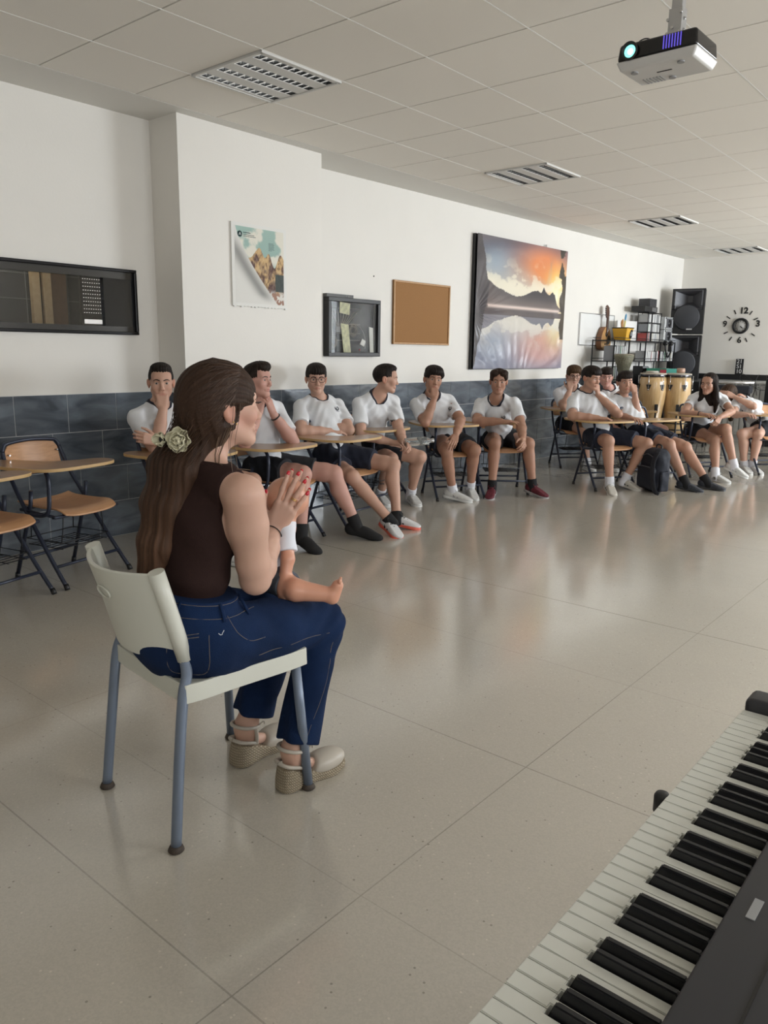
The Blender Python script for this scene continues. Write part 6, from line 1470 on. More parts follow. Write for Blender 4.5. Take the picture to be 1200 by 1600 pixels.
# bottle held by the fourth boy
hb = np.array(JOINTS['p4']['wrL'])
t = thing('water_bottle', 'clear plastic bottle with dark loop held by the boy turning his head', 'bottle', tuple(hb+np.array([.13, .03, .01])), 0)
R = Matrix.Rotation(math.radians(85), 3, 'X'); Rz = Matrix.Rotation(math.radians(128), 3, 'Z')
def rotbm(bm): 
    for v in bm.verts: v.co = Rz @ (R @ v.co)
bm = bmesh.new(); lathe(bm, [(.0005, -.11), (.030, -.108), (.034, -.10), (.034, .05), (.030, .075), (.015, .098), (.014, .105)], n=24); rotbm(bm); bm_obj('bottle_body', bm, mat('bottle plastic', (.8, .85, .85), rough=.08, trans=.85), t)
bm = bmesh.new(); lathe(bm, [(.016, .100), (.017, .104), (.017, .125), (.0005, .126)], n=20); rotbm(bm); bm_obj('cap', bm, M_STEEL, t)
bm = bmesh.new(); tube(bm, smooth_path([(.034, 0, .06), (.045, .0, .02), (.036, .01, -.02), (.04, -.01, .03)]), .004, 6); rotbm(bm); bm_obj('loop', bm, M_BLACK, t)
# backpack
t = thing('backpack', 'dark navy backpack standing on the floor in front of the far group', 'backpack', (-2.78, 7.42, 0), math.radians(-30))
og = np.array(t.location); 
M_BAG = mat('bag nylon', (.012, .015, .026), rough=.7, bump=.4, bscale=60)
def bagS(prs, name, m, parent, vox=.006, k=.03):
    s = S(); Rb = np.array([[math.cos(math.radians(-30)), math.sin(math.radians(-30)), 0], [-math.sin(math.radians(-30)), math.cos(math.radians(-30)), 0], [0, 0, 1.]])
    for c, h, r_ in prs: s.box(og+Rb.T @ np.array(c), h, Rb, rad=r_, k=k)
    s.disp(lambda P: (.004*np.sin(P[..., 2]*40+P[..., 0]*30)*np.sin(P[..., 1]*35)).astype(np.float32)); s.plane((0, 0, .001), (0, 0, -1), .004)
    pp = [og+Rb.T @ (np.array(c)+np.array(h)*np.array(sg)) for c, h, r_ in prs for sg in ((1, 1, 1), (-1, -1, -1), (1, -1, 1), (-1, 1, -1))]
    P = np.array(pp); o = polygonise(s, P.min(0)-.03, P.max(0)+.03, vox, name, m, parent, origin=og); o.data.transform(Matrix.Rotation(math.radians(30), 4, 'Z')); return o
bagS([((0, 0, .20), (.15, .085, .20), .07), ((0, .01, .36), (.11, .07, .06), .05)], 'bag_body', M_BAG, t)
bagS([((0, -.095, .14), (.12, .03, .11), .03)], 'front_pocket', M_BAG, t)
bagS([((.155, -.01, .12), (.02, .05, .10), .018)], 'side_pocket', M_BAG, t)
bm = bmesh.new(); 
tube(bm, smooth_path([(-.11, -.128, .24), (-.04, -.132, .252), (.04, -.132, .252), (.11, -.128, .24)]), .004, 6); tube(bm, smooth_path([(-.11, -.09, .33), (0, -.10, .37), (.11, -.09, .33)]), .004, 6); bm_obj('zip', bm, mat('grey zip', (.12, .12, .13), rough=.4), t)
for x in (.10, .13):
    bm = bmesh.new(); pts = smooth_path([(x-.02, -.06, .40), (x, -.12, .30), (x+.03, -.14, .16), (x+.06, -.13, .04), (x+.10, -.12, .012)], 5)
    tube(bm, pts, .014, 8, flat=.3); bm_obj('strap', bm, mat('strap webbing', (.02, .022, .03), rough=.8), t)
bm = bmesh.new(); tube(bm, smooth_path([(-.04, .03, .40), (-.03, .03, .45), (.03, .03, .45), (.04, .03, .40)], 5), .008, 8); bm_obj('handle', bm, M_BLACK, t)
# ================================================================ THE WOMAN ON THE WHITE CHAIR
TJ = dict(pelvis=(-1.715, 1.205, .53), neck=(-1.678, 1.237, .986), head=(-1.648, 1.296, 1.158), hipR=(-1.628, 1.222, .531), hipL=(-1.800, 1.190, .529), kneeR=(-1.605, 1.616, .480), kneeL=(-1.755, 1.590, .490),
          ankR=(-1.580, 1.470, .118), ankL=(-1.800, 1.470, .118), toeR=(-1.570, 1.580, .040), toeL=(-1.805, 1.590, .040), shR=(-1.520, 1.253, .940), shL=(-1.838, 1.262, .925), elR=(-1.573, 1.330, .690), elL=(-1.925, 1.425, .720),
          wrR=(-1.702, 1.506, .768), wrL=(-1.742, 1.557, .768))
WD = (.36, .30, .885); WN = (-.643, .766, 0)
TO = dict(label='x', skin='fair', yaw=72, pitch=3, fem=True, hair='custom', k=.95, hk=1.0, vox=.0034, tee=False, shorts=False, feet='none', arm=1.14, leg=.78, blush=.7, browcol=(.05, .028, .016), brow=.0026,
          lip=(.42, .13, .12), group='people',
          hands={'R': dict(d=WD, n=WN, curl=(.10, .06, .05, .10), spread=.10, thumb=(.85, -.1), k=1.15), 'L': dict(d=WD, n=tuple(-v for v in WN), side=-1, curl=(.10, .08, .08, .12), spread=.08, thumb=(.6, 0), k=1.15)})
LAB_W = 'woman with long brown hair and flower clip, in jeans on the white chair'
root, TJn, TC, TH, TT = make_person(TJ, LAB_W, TO); root['group'] = ''; del root['group']
og = np.array(root.location); J = TJn; K = .95
def OG(p): return Vector(np.array(p)-og)
def cast(s, p, d, L=.3, n=240):
    """first point of the solid met when going from p along d"""
    T_ = np.array(p)[None]+nrm(d)[None]*np.linspace(0, L, n)[:, None]; v = s.ev(T_.astype(np.float32)); return T_[np.argmax(v < 0)] if (v < 0).any() else None
M_NAIL = mat('red nail varnish', (.55, .005, .02), rough=.15, coat=.5)
for q in 'RL':
    for i, (p, v, up_) in enumerate(TT[q]):
        bm = bmesh.new(); v = nrm(v); n_ = -nrm(up_) if i < 4 else nrm(-np.array(WN) if q == 'R' else WN); x_ = nrm(np.cross(v, n_)); n_ = np.cross(x_, v) if np.dot(np.cross(x_, v), n_) > 0 else -np.cross(x_, v)
        bmesh.ops.create_uvsphere(bm, u_segments=14, v_segments=10, radius=1.); c = p+v*.0008+n_*.0042
        for w_ in bm.verts: w_.co = OG(c+x_*w_.co.x*.0056+v*w_.co.y*.0088+n_*w_.co.z*.0024)
        bm_obj('fingernail', bm, M_NAIL, root, smooth=True)
# ring, wrist band, earrings
p, v, _ = TT['R'][2]; c = np.array(p)-nrm(v)*.062; a_, b_ = frame_of(nrm(v)); bm = bmesh.new()
tube(bm, [OG(c)+a_*(.0094*math.cos(t_))+b_*(.0094*math.sin(t_)) for t_ in np.linspace(0, 2*PI, 20, endpoint=False)], .0013, 6, closed=True)
tube(bm, [OG(c+nrm(v)*.004)+a_*(.0094*math.cos(t_))+b_*(.0094*math.sin(t_)) for t_ in np.linspace(0, 2*PI, 20, endpoint=False)], .0009, 6, closed=True)
bm_obj('ring', bm, mat('gold', (.8, .55, .2), rough=.2, metal=1), root)
d = nrm(J['wrR']-J['elR']); c = J['wrR']-d*.012; a_, b_ = frame_of(d); bm = bmesh.new()
tube(bm, [OG(c)+a_*(.0335*math.cos(t_))+b_*(.0335*math.sin(t_))+Vector(d)*(.006*math.cos(t_)) for t_ in np.linspace(0, 2*PI, 28, endpoint=False)], .0017, 6, closed=True); bm_obj('hair_tie', bm, M_BLACK, root)
X = lambda x, y, z: TC+(x*TH[0]+y*TH[1]+z*TH[2])
for q in (-1, 1):
    for k_, (y, z) in enumerate(((-.004, -.040), (-.012, -.035))):
        bm = bmesh.new(); bmesh.ops.create_uvsphere(bm, u_segments=12, v_segments=8, radius=.0022, matrix=Matrix.Translation(OG(X(q*.088, y+.004, z)))); bm_obj('earring', bm, mat('gold', (.8, .55, .2), rough=.2, metal=1), root, smooth=True)
# eyelashes
bm = bmesh.new()
for q in (-1, 1):
    for e_ in np.linspace(-1, 1, 9): a = X(q*.031+e_*.012, .0835-.003*abs(e_), .003); b = X(q*.031+e_*.016+q*.002, .092-.002*abs(e_), .007); tube(bm, [OG(a), OG(b)], [.0006, .0003], 4)
bm_obj('eyelashes', bm, M_BLACK, root)
# ---- brown sleeveless top
s = S(); r, f, u = torso_prims(s, J, .007, True, K*.98)
s.cone(J['neck']-u*.01, J['neck']+u*.05+f*.008, .056, .050, .02)
for q, sg_ in (('R', 1), ('L', -1)):
    arm = S(); arm.cone(J['sh'+q]-r*sg_*.004, J['sh'+q]+(J['el'+q]-J['sh'+q])*.8+r*sg_*.02, .066, .062, .01); arm.plane(J['sh'+q]-r*sg_*.040-u*.0, -r*sg_+u*.16, k=.01); s.grp(arm, 'S', .006)
    s.plane(J['sh'+q]-r*sg_*.002+u*.02, r*sg_+u*.35, k=.01)
s.plane(J['neck']+u*.038+f*.01, u, k=.006); s.plane(J['pelvis']+u*.055, -u, k=.01)
s.disp(lambda P: (.0022*np.sin(((P-J['pelvis'])@u)*85+((P-J['pelvis'])@r)*25+1.3*np.sin(((P-J['pelvis'])@r)*30))*sst(.30, .05, (P-J['pelvis'])@u)+.0012*np.sin(((P-J['pelvis'])@u)*40+((P-J['pelvis'])@r)*60)).astype(np.float32))
M_TOP = mat('dark brown knit', (.024, .010, .008), rough=.85, spec=.25, bump=.25, bscale=400)
TOPS = s
solid(s, [J[a] for a in ('pelvis', 'neck', 'shR', 'shL')]+[J['neck']+u*.06], .17, .0036, 'sleeveless_top', M_TOP, root)
# ---- jeans
M_DENIM = mat('dark blue denim', (.006, .019, .062), rough=.9, spec=.2, bump=.5, bscale=500, vary=.22, vscale=9)
s = S(); rh, fh, uh = axes(J['neck']-J['pelvis'], J['hipR']-J['hipL'])
s.ell(J['pelvis']-fh*.020+uh*.005, (.168, .132, .110), np.array([rh, fh, uh]), .04); s.ell(J['pelvis']+uh*.09-fh*.004, (.142, .112, .26), np.array([rh, fh, uh]), .05)
for q in 'RL':
    hp, kn, an = J['hip'+q], J['knee'+q], J['ank'+q]
    t_ = S(); limb(t_, hp, kn, [(0, .106), (.5, .088), (1., .068)], .03); t_.ell(kn+np.array([0, .006, -.005]), (.060, .066, .068), None, .02)
    hem = an+(kn-an)*(.07 if q == 'R' else .13)+np.array([0, 0, 0.]); bot = an+np.array([0, .008, -.02]); t_.cone(kn-np.array([0, 0, .01]), bot, .063, .065, .03); t_.plane(hem, an-kn, k=.004)
    s.grp(t_, 'U', .02)
s.plane(J['pelvis']+uh*.135, uh, k=.008)
def denim_folds(P):
    out = 0
    for q in 'RL':
        hp, kn, an = J['hip'+q], J['knee'+q], J['ank'+q]; d1 = nrm(kn-hp); a = (P-kn)@d1; z = P[..., 2]-kn[2]; x = P[..., 0]-kn[0]
        near = np.exp(-(np.linalg.norm(P-kn, axis=-1)/.10)**2); out = out+near*.0040*np.sin(a*70-z*110+x*25)
        hd_ = np.exp(-(np.linalg.norm(P-(hp+d1*.10), axis=-1)/.10)**2); out = out+hd_*.0045*np.sin((a*55+z*95)+x*30)
        low = np.exp(-((P[..., 2]-.22)/.14)**2); out = out+low*.0020*np.sin(x*90+z*20)
    return out.astype(np.float32)
s.disp(denim_folds); JEANS = s
jeans = solid(s, [J[a] for a in ('pelvis', 'hipR', 'hipL', 'kneeR', 'kneeL', 'ankR', 'ankL')], .19, .0036, 'jeans', M_DENIM, root)
M_STITCH = mat('ochre stitching', (.16, .13, .10), rough=.7)
def surf_line(pts, dirv, rad, m_, name, sub=5, lift=.0006):
    out = []
    for p in smooth_path(pts, sub):
        h = cast(JEANS, np.array(p)-nrm(dirv)*.20, dirv, .40)
        if h is not None: out.append(OG(h-nrm(dirv)*lift))
    if len(out) > 2: bm = bmesh.new(); tube(bm, out, rad, 5); return bm_obj(name, bm, m_, jeans)
cdir = nrm(np.array([-1.65, 1.25, -.5]))       # from the side and back towards her hip
bk = J['pelvis']
def hp_(x, y, z): return bk+rh*x+fh*y+uh*z
side = nrm(-rh*.75+fh*.6)
for dz in (.128, .095): surf_line([hp_(.16, y, dz) for y in (-.12, -.06, 0, .06, .10)], -rh, .0008, M_STITCH, 'stitching'); surf_line([hp_(x, -.16, dz) for x in (-.12, -.05, .03, .10, .13)], fh, .0008, M_STITCH, 'stitching')
surf_line([hp_(.16, .05, -.02), hp_(.16, .12, -.015), hp_(.16, .22, -.01), hp_(.16, .34, -.015)], -rh, .0009, M_STITCH, 'stitching')
surf_line([J['kneeR']+np.array([.1, -.02, -.04]), J['kneeR']+np.array([.1, -.05, -.15]), J['ankR']+np.array([.1, -.0, .04])], (-1, 0, 0), .0009, M_STITCH, 'stitching')
for off in (0, .008): surf_line([hp_(.07+off*.3, -.16, .045-off), hp_(.09, -.16, .05-off), hp_(.135+off*.3, -.13, .062-off)], nrm(-rh*.35+fh), .0009, M_STITCH, 'stitching')
surf_line([hp_(.155, -.10, .06), hp_(.16, -.09, -.01), hp_(.15, -.10, -.05), hp_(.12, -.14, -.055), hp_(.08, -.16, -.045), hp_(.07, -.16, .045)], nrm(-rh*.55+fh), .0009, M_STITCH, 'pocket_seam')
surf_line([hp_(.13, -.02, .10), hp_(.14, -.01, .06), hp_(.14, .03, .03), hp_(.13, .08, .03)], -rh, .0009, M_STITCH, 'pocket_seam')
for x_, y_, dv in ((.15, -.035, -rh), (.06, -.16, fh), (-.05, -.16, fh), (.15, .06, -rh)):
    a = cast(JEANS, hp_(x_, y_, .132)-nrm(dv)*.2, dv, .4); b = cast(JEANS, hp_(x_, y_, .088)-nrm(dv)*.2, dv, .4)
    if a is not None and b is not None: bm = bmesh.new(); tube(bm, [OG(a-nrm(dv)*.002), OG((a+b)/2-nrm(dv)*.005), OG(b-nrm(dv)*.002)], .0055, 6, flat=.5); bm_obj('belt_loop', bm, M_DENIM, jeans)
surf_line([hp_(.16, -.045, .070), hp_(.16, -.055, .060), hp_(.16, -.060, .064)], -rh, .0012, mat('frayed thread', (.6, .62, .65), rough=.8), 'thread')
# ---- wedge espadrilles
M_LEA = mat('pale leather', (.52, .47, .40), rough=.35)
def rope_mat():
    m = mat('braided rope', (.50, .42, .30), rough=.9)
    nt, N, L = nodes_of(m); b = N['Principled BSDF']; tc = N.new('ShaderNodeTexCoord'); w1 = N.new('ShaderNodeTexWave'); w1.bands_direction = 'Z'; w1.inputs['Scale'].default_value = 38; w1.inputs['Distortion'].default_value = 1.; w1.inputs['Detail Scale'].default_value = 12
    L(tc.outputs['Object'], w1.inputs['Vector']); w2 = N.new('ShaderNodeTexWave'); w2.bands_direction = 'DIAGONAL'; w2.inputs['Scale'].default_value = 70; L(tc.outputs['Object'], w2.inputs['Vector'])
    mm = N.new('ShaderNodeMath'); mm.operation = 'MULTIPLY'; L(w1.outputs['Fac'], mm.inputs[0]); L(w2.outputs['Fac'], mm.inputs[1]); cr = N.new('ShaderNodeValToRGB'); cr.color_ramp.elements[0].color = (.26, .21, .14, 1); cr.color_ramp.elements[1].color = (.56, .48, .36, 1)
    L(mm.outputs[0], cr.inputs[0]); L(cr.outputs[0], b.inputs['Base Color']); bp = N.new('ShaderNodeBump'); bp.inputs['Strength'].default_value = .8; bp.inputs['Distance'].default_value = .003; L(mm.outputs[0], bp.inputs['Height']); L(bp.outputs[0], b.inputs['Normal']); return m
M_ROPE = rope_mat()
for q in 'RL':
    an, to = J['ank'+q], J['toe'+q]; fl = nrm([to[0]-an[0], to[1]-an[1], 0]); rr_ = np.array([fl[1], -fl[0], 0]); R_ = np.array([rr_, fl, (0, 0, 1.)]); o_ = np.array([an[0], an[1], 0]); Y = lambda x, y, z: o_+x*rr_+y*fl+z*np.array([0, 0, 1.])
    s = S(); s.ell(Y(0, -.020, .03), (.037, .045, .09), R_, .02); s.ell(Y(0, .06, .02), (.036, .10, .07), R_, .03); s.ell(Y(0, .135, .01), (.046, .062, .05), R_, .03)
    tn = nrm(np.array([0, 0, 1.])+fl*.42); s.plane(Y(0, .0, .062), tn, k=.006); s.plane(Y(0, 0, .001), (0, 0, -1), k=.002); s.plane(Y(0, -.058, .03), -fl+np.array([0, 0, .18]), k=.02)
    # the forefoot is level again: a second low slab
    fs = S(); fs.ell(Y(0, .125, .012), (.046, .078, .05), R_, .02); fs.plane(Y(0, 0, .024), (0, 0, 1), k=.004); fs.plane(Y(0, 0, .001), (0, 0, -1), k=.002); s.grp(fs, 'U', .006)
    shoe = solid(s, [Y(-.06, -.09, 0), Y(.06, -.09, 0), Y(-.06, .22, 0), Y(.06, .22, .09)], .02, .0034, 'wedge_sole', M_ROPE, root)
    s = S(); s.ell(Y(.0, .120, .038), (.045, .080, .036), R_, .02); s.plane(Y(0, .075, .06), -fl*.85+np.array([0, 0, .5]), k=.006); s.plane(Y(0, 0, .022), (0, 0, -1), k=.002)
    solid(s, [Y(-.06, .0, 0), Y(.06, .22, .09), Y(-.06, .22, .09)], .02, .0034, 'toe_cap', M_LEA, root)
    s = S(); s.ell(Y(0, -.014, .085), (.040, .045, .05), R_, .01); inn = S(); inn.ell(Y(0, -.010, .085), (.034, .040, .06), R_, .01); s.grp(inn, 'S', .001); s.plane(Y(0, .010, .09), fl*.9+np.array([0, 0, .45]), k=.002); s.plane(Y(0, 0, .055), (0, 0, -1), k=.002); s.plane(Y(0, 0, .118), (0, 0, 1), k=.002)
    bm = bmesh.new()
    for zz, rx_, ry_ in ((.128, .041, .044),): tube(bm, [OG(Y(rx_*math.cos(a), -.002+ry_*math.sin(a), zz-.010*math.sin(a))) for a in np.linspace(0, 2*PI, 24, endpoint=False)], .0060, 8, closed=True)
    for sg_ in (-1, 1):
        tube(bm, smooth_path([OG(Y(sg_*.036, .012, .066)), OG(Y(sg_*.040, .010, .095)), OG(Y(sg_*.040, .004, .128))]), .0062, 8)
        tube(bm, smooth_path([OG(Y(sg_*.036, .012, .070)), OG(Y(sg_*.030, -.040, .088)), OG(Y(0, -.054, .094))]), .0062, 8)
    bm_obj('ankle_strap', bm, M_LEA, root)
    bm = bmesh.new(); tube(bm, smooth_path([OG(Y(.040, .02, .130)), OG(Y(.046, .035, .14)), OG(Y(.038, .045, .125))]), .002, 5); bm_obj('strap_end', bm, M_LEA, root)

# ---- long hair, half tied back
HAIRC = np.array([.044, .023, .014])
dn = np.array([0, 0, -1.])
hairS = S(); E_ = lambda c, r_, kk=.012, op='U': hairS.ell(X(*c), np.array(r_), TH, kk, op)
E_((0, -.018, .030), (.083, .108, .093), .02); E_((0, -.040, -.02), (.076, .082, .082), .03)
E_((0, .112, -.060), (.066, .080, .108), .010, 'S')
for q in (-1, 1): E_((q*.092, .004, -.032), (.034, .040, .040), .008, 'S'); hairS.ell(X(q*.088, .074, -.045), np.array([.047, .075, .070]), TH, .008, 'S')
path = [(-1.690, 1.235, 1.080), (-1.708, 1.180, 1.00), (-1.718, 1.148, .90), (-1.732, 1.126, .80), (-1.748, 1.112, .700)]
wid = [.066, .067, .057, .045, .030]
bx = nrm(rh-fh*.0)
for i in range(len(path)-1):
    a, b = np.array(path[i]), np.array(path[i+1]); ra, rb = wid[i], wid[i+1]
    for off in (-1, -.35, .35, 1): hairS.cone(a+bx*off*ra*.62-fh*.0, b+bx*off*rb*.75, ra*.50, rb*.46, .03)
def strand_noise(P):
    q = P-TC; x = q@bx; z = q[..., 2]; low = sst(.02, -.08, z); a = np.arctan2(q@TH[0], q@TH[2]+.03); y = q@TH[1]
    top = .0009*np.sin(a*40+y*22)+.0005*np.sin(a*83+y*50); bot = .0016*np.sin(x*190+2*np.sin(z*9)+y*50)+.0010*np.sin(x*400+3*np.sin(z*7))
    return (top*(1-low)+bot*low).astype(np.float32)
hairS.disp(strand_noise)
def hair_cf(V):
    q = V-TC; x = q@bx; y = q@TH[1]; z = q[:, 2]; low = sst(-.02, -.12, z); a = np.arctan2(q@TH[0], q@TH[2]+.03)
    t = np.where(low > .5, .5+.5*np.sin(x*330+4*np.sin(z*8)+y*120), .5+.5*np.sin(a*70+y*35)); t2 = vnoise(x*90+20, z*6+9)
    c = HAIRC[None]*(.55+.6*t*.6+.7*t2*.6)[:, None]; tip = sst(-.10, -.42, z)[:, None]; return c*(1-tip*.75)+c*np.array([2.5, 2.45, 2.3])*tip*.75
hair = solid(hairS, [X(-.1, -.16, .15), X(.1, .13, .15), X(-.1, .1, -.1), X(.1, -.15, -.1)]+[np.array(p) for p in path], .11, .0032, 'hair', M_HAIR, root, hair_cf)
# separate strands: lying over the skull towards the clip, and falling down the back
rs = random.Random(21)
M_STR = [mat('hair strand %d' % i, c, rough=.42, spec=.5) for i, c in enumerate(((.045, .021, .011), (.075, .037, .019), (.12, .065, .034), (.17, .10, .055)))]
clip = np.array([-1.700, 1.218, 1.082])
def toward_surface(p, c):
    d_ = nrm(np.array(p)-np.array(c)); T_ = np.array(c)[None]+d_[None]*np.linspace(.22, .02, 110)[:, None]; v = hairS.ev(T_.astype(np.float32)); return T_[np.argmax(v < 0)]+d_*.0008 if (v < 0).any() else np.array(p)
bms = [bmesh.new() for _ in M_STR]
CC = X(0, -.02, .0)
for i in range(230):
    t_ = rs.uniform(-1, 1); ang = t_*2.0      # hairline position around the face
    st = X(.080*math.sin(ang), .065+.02*math.cos(ang)-.045*abs(math.sin(ang)), .020+.085*math.cos(ang*.8)); e = clip+np.array([0, 0, rs.uniform(-.02, .02)])+TH[0]*rs.uniform(-.03, .03)
    P_ = []
    for q in range(9):
        w_ = q/8; p = st*(1-w_)+e*w_+TH[2]*(.05*math.sin(PI*w_))*(math.cos(ang)*.8+.1)+TH[0]*math.sin(ang)*.045*math.sin(PI*w_); d_ = nrm(p-CC); P_.append(toward_surface(p, CC)-d_*(.0006+(.004 if q in (0, 8) else 0)))
    mi = rs.choice([0, 0, 1]); tube(bms[mi], smooth_path([OG(p) for p in P_[:8]], 2), [.0003]+[.0008]*13+[.0003], 4)
for i in range(800):
    x0 = rs.uniform(-1, 1); dep = rs.uniform(.35, 1.) ; L = rs.uniform(.55, 1.08); P_ = []; ph = rs.uniform(0, 6); wob = rs.uniform(.001, .005)
    for q in range(10):
        w_ = q/9*L*(len(path)-1); j = min(int(w_), len(path)-2); fr = w_-j; c = np.array(path[j])*(1-fr)+np.array(path[j+1])*fr; wr_ = wid[j]*(1-fr)+wid[j+1]*max(fr, 0)
        if fr > 1: wr_ = max(wid[-1]*(2.1-fr*1.1), .01)
        wr_ = max(wr_, .012); a = x0*1.75      # round the outside of the fall, mostly on the back
        p = c+bx*math.sin(a)*(wr_*1.02)*1.0-fh*math.cos(a)*(wr_*.52)*dep**.15+bx*wob*math.sin(ph+q*.45)-fh*(.002+rs.uniform(0, .0012)); P_.append(OG(p))
    mi = rs.choice([0, 1, 1, 2, 2, 3]); tube(bms[mi], smooth_path(P_, 2), [.0006]+[.0010]*17+[.0003], 4)
for i, (x, y0, dx) in enumerate(((.074, .02, .02), (.070, .01, .01), (.080, .0, .03))):   # loose wisps over the ear and the shoulder
    P_ = [X(x, y0, .02), X(x+.012, y0-.012, -.03), X(x+.012+dx*.3, y0-.03, -.09), X(x+.01+dx*.8, y0-.03, -.16), X(x+.01+dx, y0-.03, -.20-.01*i)]
    tube(bms[2], smooth_path([OG(p) for p in P_], 5), .0008, 4)
for i in range(12):   # thin locks in front of the right shoulder
    h_ = rs.uniform(0, 1); P_ = [X(.062+.01*h_, -.035+.03*h_, -.05), J['neck']+r*(.075+.02*h_)+u*(.04)-f*.01, J['shR']-r*(.045-.03*h_)+u*.062+f*(.0+.03*h_)]
    tube(bms[rs.choice([2, 3])], smooth_path([OG(p) for p in P_], 4), .0007, 4)
allb = bmesh.new()
me = bpy.data.meshes.new('loose_strands')
for i, b in enumerate(bms):
    for f_ in b.faces: f_.material_index = i
    tmp = bpy.data.meshes.new('t'); b.to_mesh(tmp); b.free(); allb.from_mesh(tmp); bpy.data.meshes.remove(tmp)
o = bm_obj('loose_strands', allb, M_STR, hair); o['kind'] = 'stuff'
# ---- flower hair clip
bm = bmesh.new(); cz = clip+(-fh*.045+rh*.018)*1.0+np.array([0, 0, -.008]); vw = nrm(np.array([.55, -.83, .05])); ax_, ay_ = [np.array(v) for v in frame_of(vw)]
def petal(bm, c, dirn, up_, L, Wd, cup, tilt):
    n1, n2 = 6, 7; V = {}; d_ = nrm(dirn*math.cos(tilt)+up_*math.sin(tilt)); uu = nrm(up_*math.cos(tilt)-dirn*math.sin(tilt)); sd = np.cross(d_, uu)
    for a in range(n1+1):
        for b in range(n2+1):
            s_, t_ = a/n1, (b/n2)*2-1; w_ = Wd*math.sin(PI*(.12+.80*s_))**.6; p = c+d_*L*s_*(1-.12*t_*t_)+sd*w_*t_+uu*(cup*(t_*t_*.8+s_*s_*.9)+.0015*math.sin(7*t_+9*s_)); V[a, b] = bm.verts.new(OG(p))
    for a in range(n1):
        for b in range(n2): bm.faces.new((V[a, b], V[a+1, b], V[a+1, b+1], V[a, b+1])).smooth = True
rs2 = random.Random(4)
for ring_, (n_, L, Wd, tilt, cup, off) in enumerate(((7, .036, .019, .05, .010, 0), (6, .030, .017, .45, .012, .004), (5, .023, .014, .85, .011, .008), (4, .016, .011, 1.15, .008, .010), (3, .011, .008, 1.35, .006, .012))):
    for k_ in range(n_):
        a = 2*PI*k_/n_+ring_*.5+rs2.uniform(-.15, .15); d_ = ax_*math.cos(a)+ay_*math.sin(a); petal(bm, cz+vw*off, d_, vw, L*rs2.uniform(.9, 1.12), Wd, cup, tilt)
c2 = cz-ax_*0+nrm(np.cross([0, 0, 1], vw))*-.050-vw*.012; 
for k_ in range(7):
    a = 2*PI*k_/7; d_ = ax_*math.cos(a)+ay_*math.sin(a); petal(bm, c2-vw*.004, d_, nrm(vw+nrm(np.cross([0, 0, 1], vw))*-.9), .026, .015, .010, .5)
M_PETAL = mat('cream fabric petal', (.66, .62, .44), rough=.75, vary=.08, vscale=80)
o = bm_obj('flower_clip', bm, M_PETAL, root); md = o.modifiers.new('thick', 'SOLIDIFY'); md.thickness = .0012
bm = bmesh.new(); bmesh.ops.create_uvsphere(bm, u_segments=12, v_segments=8, radius=.011, matrix=Matrix.Translation(OG(c2+vw*.004))); tube(bm, [OG(cz-vw*.01), OG(c2)], .006, 6); bm_obj('clip_claw', bm, M_BLACK, root)

# ---------------------------------------------------------------- white chair
t = thing('chair', 'white plastic chair with grey metal legs under the woman', 'chair', (-1.768, 1.290, 0), math.radians(84-90))
M_CH = mat('cream white plastic', (.66, .66, .58), rough=.32, spec=.5); M_LEG = mat('grey blue leg enamel', (.19, .23, .30), rough=.35, metal=.3)
M_FOOT = mat('brown rubber foot', (.06, .045, .035), rough=.7)
def sheet(bm, fn, nu, nv, th, thn):
    A = {}
    for a in range(nu+1):
        for b in range(nv+1):
            p, n_ = fn(a/nu, b/nv); A[a, b, 1] = bm.verts.new(p); A[a, b, 0] = bm.verts.new(Vector(p)-Vector(n_)*th)
    for a in range(nu):
        for b in range(nv): bm.faces.new((A[a, b, 1], A[a+1, b, 1], A[a+1, b+1, 1], A[a, b+1, 1])); bm.faces.new((A[a, b, 0], A[a, b+1, 0], A[a+1, b+1, 0], A[a+1, b, 0]))
    for a in range(nu):
        for b in (0, nv): bm.faces.new((A[a, b, 0], A[a+1, b, 0], A[a+1, b, 1], A[a, b, 1]))
    for b in range(nv):
        for a in (0, nu): bm.faces.new((A[a, b, 0], A[a, b+1, 0], A[a, b+1, 1], A[a, b, 1]))
bm = bmesh.new()
def back_fn(a, b):
    s_ = 2*a-1; x = .008+.190*s_*(1-.03*(1-b)); curve = -.066*(1-s_*s_); y = -.155-.070*b+curve; z = .525+.238*b+.018*(1-s_*s_)*(b-.5)*-1.
    if b < .5: z -= .026*(1-s_*s_)*(1-2*b)
    return (x, y, z), (0, 1, 0)
sheet(bm, back_fn, 24, 12, .014, 0)
back = bm_obj('backrest', bm, M_CH, t, bevel=.005, segs=3)
bm = bmesh.new()
for s_ in (-1, 1):   # the rolled side edges into which the tubes run
    bm = bmesh.new(); pts = [(.008+s_*.178, -.160, .518), (.008+s_*.181, -.183, .60), (.008+s_*.183, -.208, .685), (.008+s_*.183, -.232, .766)]; tube(bm, pts, .021, 14); bm_obj('side_roll', bm, M_CH, back)
bm = bmesh.new(); tube(bm, [(.0+.034*math.cos(a), -.2835-.0056*math.sin(a), .680+.016*math.sin(a)) for a in np.linspace(0, 2*PI, 24, endpoint=False)], .003, 6, closed=True); bm_obj('grip_rim', bm, M_CH, back)
bm = bmesh.new()   # seat pan with turned-down skirt
def seat_fn(a, b):
    s_ = 2*a-1; x = .213*s_*.92+.013; y = -.170+.385*b; r_ = max(abs(s_), 0); z = .452-.010*math.sin(PI*b)*(1-s_*s_)-.012*max(0, (b-.85)/.15)**2
    return (x, y, z), (0, 0, 1)
sheet(bm, seat_fn, 20, 16, .012, 0)
seat = bm_obj('seat', bm, M_CH, t, bevel=.006, segs=3)
